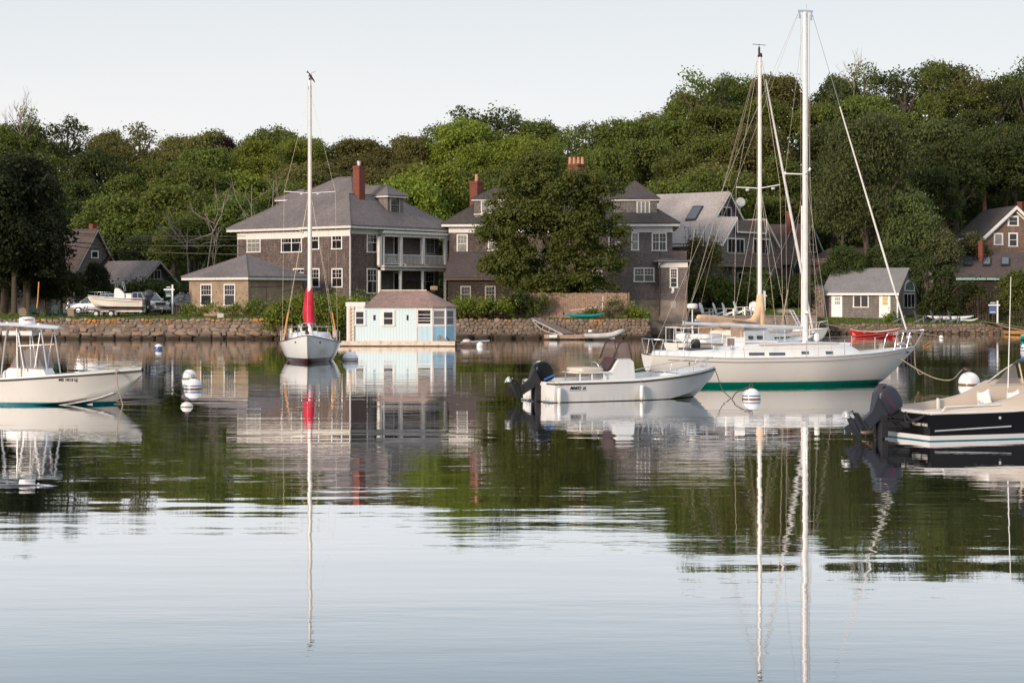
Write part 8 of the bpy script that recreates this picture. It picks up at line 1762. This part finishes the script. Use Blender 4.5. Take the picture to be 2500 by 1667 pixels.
def kayak(name, label, px0, px1, py, Y, mt, dz=0, w_=.31, h_=.16, yaw=0, cat='kayak', up=True):
    L = (px1-px0)*Y/F; z0 = PZ(py, Y); o = thing(name, label, cat, (PX((px0+px1)/2,Y),Y,z0), R(yaw)); mb = MB(); rg = []
    for i in range(17):
        t_ = i/16; x = L*(t_-.5); k = max(.03, (1-abs(2*t_-1)**2.4)); rise = .22*abs(2*t_-1)**3
        rg.append([Vector((x, w_*k*math.cos(a), h_ + rise + h_*(k**.6)*(math.sin(a) if math.sin(a) < 0 else .8*math.sin(a)))) for a in [2*math.pi*j/12 for j in range(12)]])
    mb.loft(rg); mb.build('kayak_hull' if cat == 'kayak' else 'hull', M[mt], o, smooth=60)
    return o, L, h_
k_, L_, h_ = kayak('kayak', 'teal kayak lying on the wall top before the plank fence', 1376, 1478, 775.5, 147.6, 'teal', yaw=2)
mb = MB(); mb.tube([(.0+.42*math.cos(a), .2*math.sin(a), .30) for a in [2*math.pi*i/20 for i in range(21)]], .02, 6); mb.build('cockpit_rim', M['black_matt'], k_); mb = MB(); mb.box(-1.72,-1.60,-.04,.04,.2,.44); mb.build('rudder', M['black_matt'], k_)
kayak('canoe', 'white overturned canoe lying behind the grey lawn chairs', 2262, 2378, 783, 168.6, 'gel', w_=.45, h_=.24, yaw=3, cat='canoe')
kayak('canoe', 'slim white hull poking out right of the overturned canoe', 2330, 2388, 785.5, 168.0, 'gel', w_=.25, h_=.12, yaw=-6, cat='canoe')
# pier in the inlet
pr = thing('small_pier', 'grey board pier on posts in the dark inlet', 'pier', P(1640,800,154), world=True)
for i in range(9):
    x0, x1 = PX(1582+i*11.5,154), PX(1582+(i+1)*11.5,154); z_ = PZ(784+i*1.1,154); mb = MB(); mb.box(x0+.01, x1-.01, 153.8, 155.6, z_, z_+.07); mb.build('deck_board', M['wood_grey'], pr)
mb = MB(); mb.box(PX(1622,153.7), PX(1695,153.7), 153.72, 153.79, PZ(797,154), PZ(790,154)); mb.build('beam', M['wood_dock'], pr)
for px in (1611, 1633, 1680): mb = MB(); mb.tube([(PX(px,154),153.95,-.6),(PX(px,154),153.95,PZ(786,154))], .11, 9); mb.build('pile', M['wood_dock'], pr)
# aluminium ladder and leaning pole by the concrete wall
lo = thing('ladder', 'silver ladder slanting up against the concrete wall left of the tallest mast', 'ladder', P(1945,800,159.5), world=True)
for (a_, b_) in (((1928,757),(1951,802)), ((1936,757),(1959,802))): mb = MB(); mb.tube([P(*a_,160.1), P(*b_,159.0)], .045, 6); mb.build('ladder_side', M['alu'], lo)
for i in range(7): t_ = (i+.5)/7; mb = MB(); mb.tube([P(1928+23*t_,757+45*t_,160.1-1.1*t_), P(1936+23*t_,757+45*t_,160.1-1.1*t_)], .03, 5); mb.build('rung', M['alu'], lo)
mb = MB(); mb.tube([P(1908,795,159.6), P(1924,708,161.5)], .06, 7); solo(mb, 'leaning_pole', 'tan pole leaning from the wall between the two tall masts', 'pole', M['wood_dock'], P(1908,795,159.6))
mb = MB(); mb.tube([P(1703,790,158), P(1712,735,163)], .05, 6); 
mb = MB(); mb.sup((0,0,.2),(.75,.4,.25),.5,.5,12,8); o = mb.build('boulder', M['concrete']); o.location = P(1917,767,165); tag(o, 'flat pinkish boulder on the grass between the two tall masts', 'rock')
mb = MB(); mb.sup((0,0,.25),(.8,.5,.35),.8,.8,12,8); o = mb.build('boulder', M['mortar']); o.location = P(1692,764,163); tag(o, 'dark grey boulder in the grass left of the white chairs', 'rock')
# pier at the right edge
pr = thing('pier', 'grey board pier sloping down at the right edge of the picture', 'pier', P(2450,800,165), world=True)
for i in range(16):
    px0, px1 = 2402+i*9, 2411+i*9; z_ = PZ(787.5+i*1.35,165); mb = MB(); mb.box(PX(px0,165)+.008, PX(px1,165)-.008, 164.2, 166.6, z_, z_+.06); mb.build('deck_board', M['wood_grey'], pr)
mb = MB(); mb.tube(curve([P(2430,790,164.3), P(2450,797,164.3), P(2500,806,164.3), P(2545,812,164.3)],5), .05, 6); mb.build('truss', M['wood_dock'], pr)
Yp = 161; mb = MB(); mb.box(PX(2468,Yp), PX(2560,Yp), Yp, Yp+2.4, .08, .33); solo(mb, 'wooden_float', 'orange lit low wooden float at the foot of the right-hand pier', 'float', M['wood_orange'], (PX(2510,Yp),Yp,0))  # orange of the low sunlight is put into the wood colour
tb = thing('skiff', 'dark teal skiff bow cut by the right edge', 'boat', (PX(2492,140),140,0), 0); mb = MB(); mb.loft([[Vector((x, w_*math.cos(a), .45+h_*.0 + (.45*math.sin(a) if math.sin(a) < 0 else 0))) for a in [math.pi + math.pi*i/10 for i in range(11)]] for (x, w_, h_) in ((0,.03,0),(.6,.4,0),(1.6,.6,0),(3,.65,0))], closed=True); mb.build('hull', M['teal'], tb, smooth=50)

# ================================================================ GARDEN FURNITURE
def adirondack(mt, label, cat='chair', rounded=False):
    r = thing('garden_chair', label, cat)
    mb = MB(); [mb.box(-.27,.27,-.25+i*.105,-.155+i*.105,.36-i*.028,.385-i*.028) for i in range(6)]; mb.build('seat', M[mt], r)
    mb = MB(); n = 7
    for i in range(n):
        u = (i-(n-1)/2)/((n-1)/2); h_ = (.62 if not rounded else .60)*(1-.22*u*u) + .08; x = u*.25; a = R(22)
        mb.prism([(x-.038,.34,.22),(x+.038,.34,.22),(x*1.12+.036,.34+h_*math.sin(a),.22+h_*math.cos(a)+.12),(x*1.12-.036,.34+h_*math.sin(a),.22+h_*math.cos(a)+.12)], (0,.02,.008))
    mb.build('backrest', M[mt], r)
    for s_ in (-1,1):
        mb = MB(); mb.prism([(s_*.36-.06,-.32,.56),(s_*.36+.06,-.32,.56),(s_*.34+.04,.50,.54),(s_*.34-.04,.50,.54)], (0,0,.025)); mb.build('armrest', M[mt], r)
        mb = MB(); mb.box(s_*.33-.02,s_*.33+.02,-.30,-.20,0,.559); mb.build('leg', M[mt], r)
        mb = MB(); mb.prism([(s_*.30-.015,-.24,.30),(s_*.30-.015,-.24,.38),(s_*.30-.015,.56,.10),(s_*.30-.015,.60,.0),(s_*.30-.015,.48,.0)], (.03,0,0)); mb.build('leg', M[mt], r)
    return r
def place(proto, px, py, Y, deg, label, group, first=False, sc=1.0):
    loc = P(px, py, Y)
    loc.z = max(loc.z, ground(loc.x, Y)) if True else loc.z
    loc.z = ground(loc.x, Y)
    if first: proto.location = loc; proto.rotation_euler = (0,0,R(deg)); proto['label'] = label; proto['group'] = group; proto.scale = (sc,)*3; return proto
    return copy_tree(proto, loc, R(deg), label, group, sc)
# front of a chair is -y in its own frame; deg turns it (90 faces right... seen from the water)
wc = adirondack('white_plastic', '', rounded=True); G = 'white garden chairs'
for i, (px, deg, lab) in enumerate([(1728,62,'white plastic garden chair, leftmost of the five by the tall hedge'), (1761,70,'white garden chair just right of the leftmost one, its back tilted left'), (1784,72,'middle white garden chair behind the round radar dome'),
                                    (1812,70,'fourth white garden chair from the left before the tall hedge'), (1829,-40,'rightmost white garden chair facing the others beside the second mast')]):
    place(wc, px, 766, 162.6 + (i % 2)*.3, deg, lab, G, i == 0, 1.28)
gc = adirondack('seat_grey', ''); G = 'blue grey lawn chairs'
for i, (px, deg, lab) in enumerate([(2198,58,'blue grey wooden lawn chair at the corner of the cottage'), (2250,62,'blue grey wooden lawn chair second from the cottage'), (2290,62,'blue grey wooden lawn chair before the white canoe left of the small table'), (2333,62,'blue grey wooden lawn chair right of the small table')]):
    place(gc, px, 782, 166.9, deg, lab, G, i == 0, 1.12)
tbl = thing('side_table', 'small dark side table between the two right-hand lawn chairs', 'table', (PX(2316,167),167,ground(PX(2316,167),167))); mb = MB(); mb.box(-.25,.25,-.22,.22,.47,.50); mb.build('tabletop', M['seat_grey'], tbl)
for (x, y) in ((-.22,-.19),(.22,-.19),(-.22,.19),(.22,.19)): mb = MB(); mb.box(x-.02,x+.02,y-.02,y+.02,0,.469); mb.build('leg', M['seat_grey'], tbl)
tbl = thing('garden_table', 'grey folding table among the white garden chairs', 'table', (PX(1747,164.5),164.5,ground(PX(1747,164.5),164.5))); mb = MB(); mb.box(-.4,.4,-.3,.3,.62,.65); mb.build('tabletop', M['alu'], tbl)
for s_ in (-1,1): mb = MB(); mb.tube([(s_*.35,-.25,0),(s_*.1,.2,.62)], .015, 5); mb.tube([(s_*.35,.25,0),(s_*.1,-.2,.62)], .015, 5); mb.build('leg', M['alu'], tbl)
dc = adirondack('seat_green', ''); G = 'dark green lawn chairs'
for i, (px, deg, lab) in enumerate([(84,30,'dark green lawn chair right of the tree trunk on the shaded lawn'), (125,-20,'middle dark green lawn chair on the shaded lawn'), (152,-60,'dark green lawn chair facing left on the shaded lawn'), (190,-70,'dark green lawn chair nearest the parked boat')]): place(dc, px, 770, 149.5, deg, lab, G, i == 0, 1.0)
tc_ = adirondack('seat_tan', ''); place(tc_, 56, 771, 148.0, 190, 'tan garden chair seen from behind at the left of the shaded lawn', 'tan garden chairs', True, .85); place(tc_, 176, 771, 148.0, 175, 'tan garden chair seen from behind near the parked boat', 'tan garden chairs', False, .85)

# ================================================================ SIGNS, POLES, WIRES
def signpost(px, pyt, pyb, Y, arm0, arm1, armpy, pan, mt, label, body, wpost=.13):
    z0 = ground(PX(px,Y), Y) - .1; o = thing('sign_post', label, 'sign', (PX(px,Y),Y,z0), world=True)
    mb = MB(); mb.box(PX(px,Y)-wpost/2, PX(px,Y)+wpost/2, Y-wpost/2, Y+wpost/2, z0, PZ(pyt,Y)); mb.build('post', M['white_plastic'], o)
    mb = MB(); mb.box(PX(arm0,Y), PX(arm1,Y), Y-wpost/2-.01, Y+wpost/2+.01, PZ(armpy,Y)-.06, PZ(armpy,Y)+.06); mb.build('arm', M['white_plastic'], o)
    for (x0,x1,y0,y1,b) in pan:
        mb = MB(); mb.box(PX(x0,Y), PX(x1,Y), Y-.02, Y+.02, PZ(y1,Y), PZ(y0,Y)); s = mb.build('sign_panel', M[mt], o)
        off = org(o); 
        if b: text(s, b, (PX(x1,Y)-PX(x0,Y))/len(b)*1.75, 'trim', Matrix.Translation(Vector((PX((x0+x1)/2,Y), Y-.024, PZ((y0+y1)/2,Y))) - off) @ Matrix.Rotation(R(90),4,'X'))
        mb = MB(); mb.box(PX(x0+2,Y), PX(x1-2,Y), Y-.024, Y-.021, PZ(y1-3,Y)-.0, PZ(y1-5,Y)); mb.build('printed_line', M['trim'], s)
signpost(421, 695, 760, 154.5, 400, 426, 707, [(404,419,710,726,"Sotheby's"),(405,418,701,705,None)], 'sign_teal', 'white post with a teal hanging sign beside the dark parked car', None)
signpost(2435, 734, 790, 167.2, 2413, 2441, 745, [(2415,2432,749,766,None),(2416,2432,739,743,None)], 'sign_blue', 'white post with a blue hanging sign near the right-hand pier', None)
signpost(1866, 710, 768, 167, 1848, 1872, 722, [(1850,1862,716,720,None)], 'sign_blue', 'white post with an arm just right of the second mast', None, .2)
mb = MB(); mb.tube([P(90,752,151), P(92,735,151), P(95,688,151)], [.05,.05,.045], 8); solo(mb, 'yellow_pole', 'slim yellow pole standing by the dark lawn chairs', 'pole', M['orange_plastic'], P(90,768,151))
for (a_, b_, r_, lab) in (((-60,545),(600,577),.03,'highest overhead wire crossing before the steep gable'), ((-60,548),(600,585),.02,'second overhead wire crossing before the steep gable'), ((-60,568),(600,600),.045,'thick overhead cable crossing before the steep gable'), ((-60,571),(600,622),.04,'lowest overhead cable crossing before the steep gable')):
    p0, p1 = P(*a_,170), P(*b_,163); mid_ = (p0+p1)/2 - Vector((0,0,.5)); mb = MB(); mb.tube(curve([p0, mid_, p1], 12), r_, 5); solo(mb, 'utility_wire', lab, 'wire', M['rope_dark'], p0)
mb = MB()
for i in range(7): mb.tube([(i*.13, 0, 0), (i*.13, 0, .5+.05*math.sin(i*2))], .012, 4)
o = mb.build('garden_stake', M['rope']); o.location = P(427, 764, 151.5); tag(o, 'row of thin garden stakes in front of the dark car', 'stakes')
mb = MB(); mb.tube([P(498,769,147.5), P(530,770,147.5)], .1, 9); solo(mb, 'log', 'brown log lying on the left wall before the garage', 'log', M['wood_red'], P(498,771,147.5))
mb = MB(); mb.box(PX(531,147.3), PX(546,147.3), 147.2, 147.6, 1.6, PZ(765,147.3)); solo(mb, 'cinder_block', 'pale grey block on the left wall top beside the brown log', 'block', M['rubber_grey'], (PX(538,147.3),147.3,1.6))

# ================================================================ PARKED VEHICLES AND THE BOAT ON ITS TRAILER
def wheel(root, x, y, r, name='wheel'):
    mb = MB(); mb.lathe([(r*.55,-.11),(r*.93,-.11),(r,-.07),(r,.07),(r*.93,.11),(r*.55,.11)], (0,0,0), 20); mb.xf(Matrix.Translation((x,y,r)) @ Matrix.Rotation(R(90),4,'X')); w_ = mb.build(name, M['rubber'], root, smooth=40)
    mb = MB(); mb.lathe([(.03,-.118),(r*.55,-.115),(r*.6,-.09),(r*.6,.09),(r*.55,.115),(.03,.118)], (0,0,0), 14); mb.xf(Matrix.Translation((x,y,r)) @ Matrix.Rotation(R(90),4,'X')); mb.build('rim', M['chrome'], w_, smooth=30)
def car(name, label, cat, px, Y, deg, paintm, body, cabin, W=.92, r=.36, wb=(.85,3.6), lights=True, truck=False):
    z0 = ground(PX(px,Y), Y) + .03; L = body[-1][0]; o = thing(name, label, cat, (PX(px,Y),Y,z0), R(deg)); cx = L/2
    mb = MB(); rg = []
    for (x, zb_, zt_, k) in body: w_ = W*k; rg.append([Vector((x-cx,-w_*.96,zb_)), Vector((x-cx,-w_,zb_+(zt_-zb_)*.45)), Vector((x-cx,-w_*.95,zt_-.08)), Vector((x-cx,-w_*.80,zt_)), Vector((x-cx,0,zt_+.03)), Vector((x-cx,w_*.80,zt_)), Vector((x-cx,w_*.95,zt_-.08)), Vector((x-cx,w_,zb_+(zt_-zb_)*.45)), Vector((x-cx,w_*.96,zb_))])
    mb.loft(rg); mb.build('body', M[paintm], o, smooth=35)
    (xa, xb, xc, xd, zb_, zt_) = cabin; k0, k1 = W*.90, W*.74
    v = [Vector((x-cx, s_*k, z)) for (x, k, z) in ((xa,k0,zb_),(xd,k0,zb_),(xc,k1,zt_),(xb,k1,zt_)) for s_ in (-1,1)]
    mb = MB(); mb.add(v, [(0,2,4,6),(1,3,5,7),(0,1,7,6),(2,3,5,4),(6,7,5,4),(0,1,3,2)]); gl = mb.build('cabin_glass', M['glass_sky'], o)
    mb = MB(); mb.loft([[Vector((x-cx, y, z)) for (y, z) in ((-k1-.02,zt_-.02),(-k1*.8,zt_+.05),(k1*.8,zt_+.05),(k1+.02,zt_-.02))] for x in (xb-.06,xb+.1,xc-.1,xc+.06)]); mb.build('roof_panel', M[paintm], o, smooth=40)
    for (p_, q_) in (((xa,zb_),(xb,zt_)), ((xd,zb_),(xc,zt_)), (((xa*.4+xd*.6),zb_),((xb*.4+xc*.6),zt_))):
        for s_ in (-1, 1): mb = MB(); mb.tube([(p_[0]-cx,s_*(k0+.005),p_[1]),(q_[0]-cx,s_*(k1+.005),q_[1])], .035, 6); mb.build('pillar', M[paintm], o)
    for x in wb:
        for s_ in (-1, 1): wheel(o, x-cx, s_*(W-.10), r)
    if lights:
        for s_ in (-1, 1):
            mb = MB(); mb.sup((L-cx-.03,s_*W*.76,.92),(.07,.17,.11),.5,.5,12,6); mb.build('headlight', M['light_glass'], o, smooth=50)
            mb = MB(); mb.sup((-cx+.02,s_*W*.85,.95),(.04,.08,.16),.4,.4,8,6); mb.build('tail_light', M['light_red'], o)
            mb = MB(); mb.sup((xd-cx-.25,s_*(W+.08),zb_+.08),(.07,.10,.08),.6,.6,8,6); mb.build('mirror', M['alu'], o)
        mb = MB(); mb.box(L-cx-.01,L-cx+.035,-W*.48,W*.48,.78,1.02); g_ = mb.build('grille', M['black_matt'], o); mb = MB(); mb.box(L-cx-.03,L-cx+.05,-W*.55,W*.55,1.02,1.06); mb.box(L-cx-.03,L-cx+.05,-W*.55,W*.55,.74,.78); mb.build('grille_bar', M['chrome'], g_)
        mb = MB(); mb.box(L-cx-.12,L-cx+.10,-W*.95,W*.95,.42,.66); mb.build('bumper', M['car_silver'] if paintm != 'car_dark' else M['car_dark'], o); mb = MB(); mb.box(L-cx+.10,L-cx+.115,-.16,.16,.48,.60); mb.build('number_plate', M['white_plastic'], o)
    return o
tr = car('pickup_truck', 'silver pickup truck facing the water between the parked boat and the dark car', 'truck', 352, 155.5, -48, 'car_silver', [(0,.5,1.15,.9),(.1,.42,1.2,.98),(2.6,.42,1.2,1),(2.61,.42,1.22,1),(3.9,.42,1.22,1),(4.0,.42,1.16,1),(5.0,.44,1.10,.96),(5.25,.5,1.0,.86)], (1.5,1.85,3.35,4.1,1.2,1.82), W=.94, r=.38, wb=(1.0,4.25))
mb = MB(); mb.box(-.2+1.4,.6+1.4,-.3,.3,1.14,1.22); mb.build('hood_scoop', M['black_matt'], tr)
car('station_wagon', 'silver station wagon half hidden behind the bow of the parked boat', 'car', 236, 157.5, 172, 'car_silver', [(0,.5,.95,.9),(.1,.4,1.0,.98),(2.2,.4,1.0,1),(3.4,.4,.98,1),(4.4,.42,.9,.96),(4.6,.5,.8,.85)], (.25,.75,2.9,3.6,.95,1.45), W=.88, r=.33, wb=(.9,3.6))
car('suv', 'white wagon seen between the console of the parked boat and the hedge', 'car', 296, 159.5, 10, 'car_silver', [(0,.5,1.0,.9),(.1,.4,1.05,.98),(2.2,.4,1.05,1),(3.4,.4,1.05,1),(4.4,.42,.95,.96),(4.6,.5,.85,.85)], (.3,.6,2.9,3.6,1.0,1.72), W=.9, r=.35, wb=(.9,3.6))
dk = car('dark_car', 'black car with a roof rack parked half behind the stucco garage', 'car', 447, 157, 175, 'car_dark', [(0,.5,1.0,.9),(.1,.4,1.05,.98),(2.2,.4,1.05,1),(3.4,.4,1.05,1),(4.5,.42,.92,.96),(4.7,.5,.8,.85)], (.3,.8,2.7,3.7,1.0,1.66), W=.92, r=.36, wb=(.9,3.7))
for x in (-.3,.9-.5): mb = MB(); mb.tube([(x-.3,-.7,1.80),(x-.3,.7,1.80)], .03, 6); mb.build('roof_rack', M['alu'], dk)
zb9 = PZ(748,150); Y9 = 150
bt = thing('trailered_boat', 'white centre-console boat with grey outboard parked on a trailer on the shaded lawn', 'motor boat', (PX(352,Y9),Y9,zb9), R(181)); L9 = 4.55
b9 = [(0,.95),(.4,1.02),(.7,.82),(.9,.42),(1,.08)]; s9 = [(0,.60),(.5,.66),(1,.86)]
P9, S9 = hull(bt, L9, b9, s9, [(0,-.25),(.6,-.26),(.85,-.08),(.95,.3),(1,.7)], [(0,1),(1,1)], hullmat('hull_trailer', [(-.02,(.03,.03,.04))], (.76,.72,.66), amt=.1), nt=24, nk=8, chine=([(0,-.02),(.6,.02),(.85,.22),(1,.6)], [(0,.9),(.6,.85),(1,.35)]), smooth=25)
for q in (P9, S9): rail(bt, [p for p in q], .025, 'rub_rail', 'rope_dark')
openboat(bt, P9, S9, .16, .22, 16, gz=.06)
mb = MB(); mb.tube([p + Vector((0,(.012 if p.y > 0 else -.012)-.0,-.26+.1*(i/20))) for i, p in enumerate(P9[1:-2])], .012, 4); mb.build('stripe', M['rope_dark'], bt)
mb = MB(); mb.loft([[Vector((x,-.32,.23)),Vector((x,-.30,z)),Vector((x,.30,z)),Vector((x,.32,.23))] for (x, z) in ((1.55,1.0),(1.75,1.22),(2.0,1.45),(2.25,1.5),(2.35,1.4),(2.4,.8))]); mb.build('console', M['gel'], bt)
for s_ in (-.32,.32): rail(bt, [(1.55,s_,1.25),(1.72,s_,2.02),(2.2,s_,2.08),(2.3,s_,1.45)], .022, 'console_rail')
rail(bt, [(1.72,-.32,2.02),(1.72,.32,2.02)], .02, 'console_rail'); mb = MB(); mb.box(1.75,1.77,-.3,.3,1.5,2.0); mb.build('windscreen', M['tint'], bt)
mb = MB(); mb.sup((1.2,0,1.0),(.28,.4,.06),.4,.4,12,6); mb.box(.98,1.42,-.35,.35,.23,.95); mb.build('seat', M['gel'], bt)
for s_ in (-1,1): rail(bt, curve([(2.7,s_*.85,.78),(2.9,s_*.8,1.12),(3.9,s_*.5,1.16),(4.5,s_*.05,1.18)], 4), .016, 'bow_rail'); [rail(bt, [(x,s_*y,.82),(x,s_*y*.98,1.14)], .012, 'bow_rail_post') for x, y in ((3.3,.66),(3.9,.48))]
motor9, T9 = outboard(bt, (-.12,0,.62), 8, .95, M['grey_motor'], M['grey_motor'])
mb = MB(); mb.box(0,.9,.93,.975,.50,.62); mb.build('red_decal', M['light_red'], bt)
trl = thing('boat_trailer', 'galvanised boat trailer with white mudguards under the parked boat', 'trailer', (PX(300,Y9),Y9,ground(PX(300,Y9),Y9))); gz_ = 0
for y in (-.55,.55): mb = MB(); mb.box(-2.6,1.7,y-.05,y+.05,.42,.52); mb.build('side_beam', M['alu'], trl)
for x in (-2.4,-.4,1.5): mb = MB(); mb.box(x-.04,x+.04,-.5,.5,.36,.42); mb.build('cross_beam', M['alu'], trl)
for y in (-.4,.4): mb = MB(); mb.box(-2.2,1.6,y-.05,y+.05,.53,.66); mb.build('bunk', M['wood_grey'], trl)
for x in (-1.95,-.75):
    for s_ in (-1,1):
        wheel(trl, x, s_*.95, .28); mb = MB(); mb.loft([[Vector((x+.40*math.cos(a)*k, s_*.95+y, .30+.36*math.sin(a)*k)) for y in (-.14,.14)] for a, k in [(math.pi*i/10, 1) for i in range(11)]], caps=False, closed=False); mb.build('mudguard', M['gel'], trl)
mb = MB(); mb.tube([(-2.55,.55,.47),(-3.4,0,.47),(-2.55,-.55,.47)], .05, 6); mb.tube([(-3.4,0,.47),(-3.9,0,.5)], .05, 6); mb.tube([(-3.0,0,.5),(-2.75,0,1.2)], .045, 6); mb.build('tow_bar', M['alu'], trl)
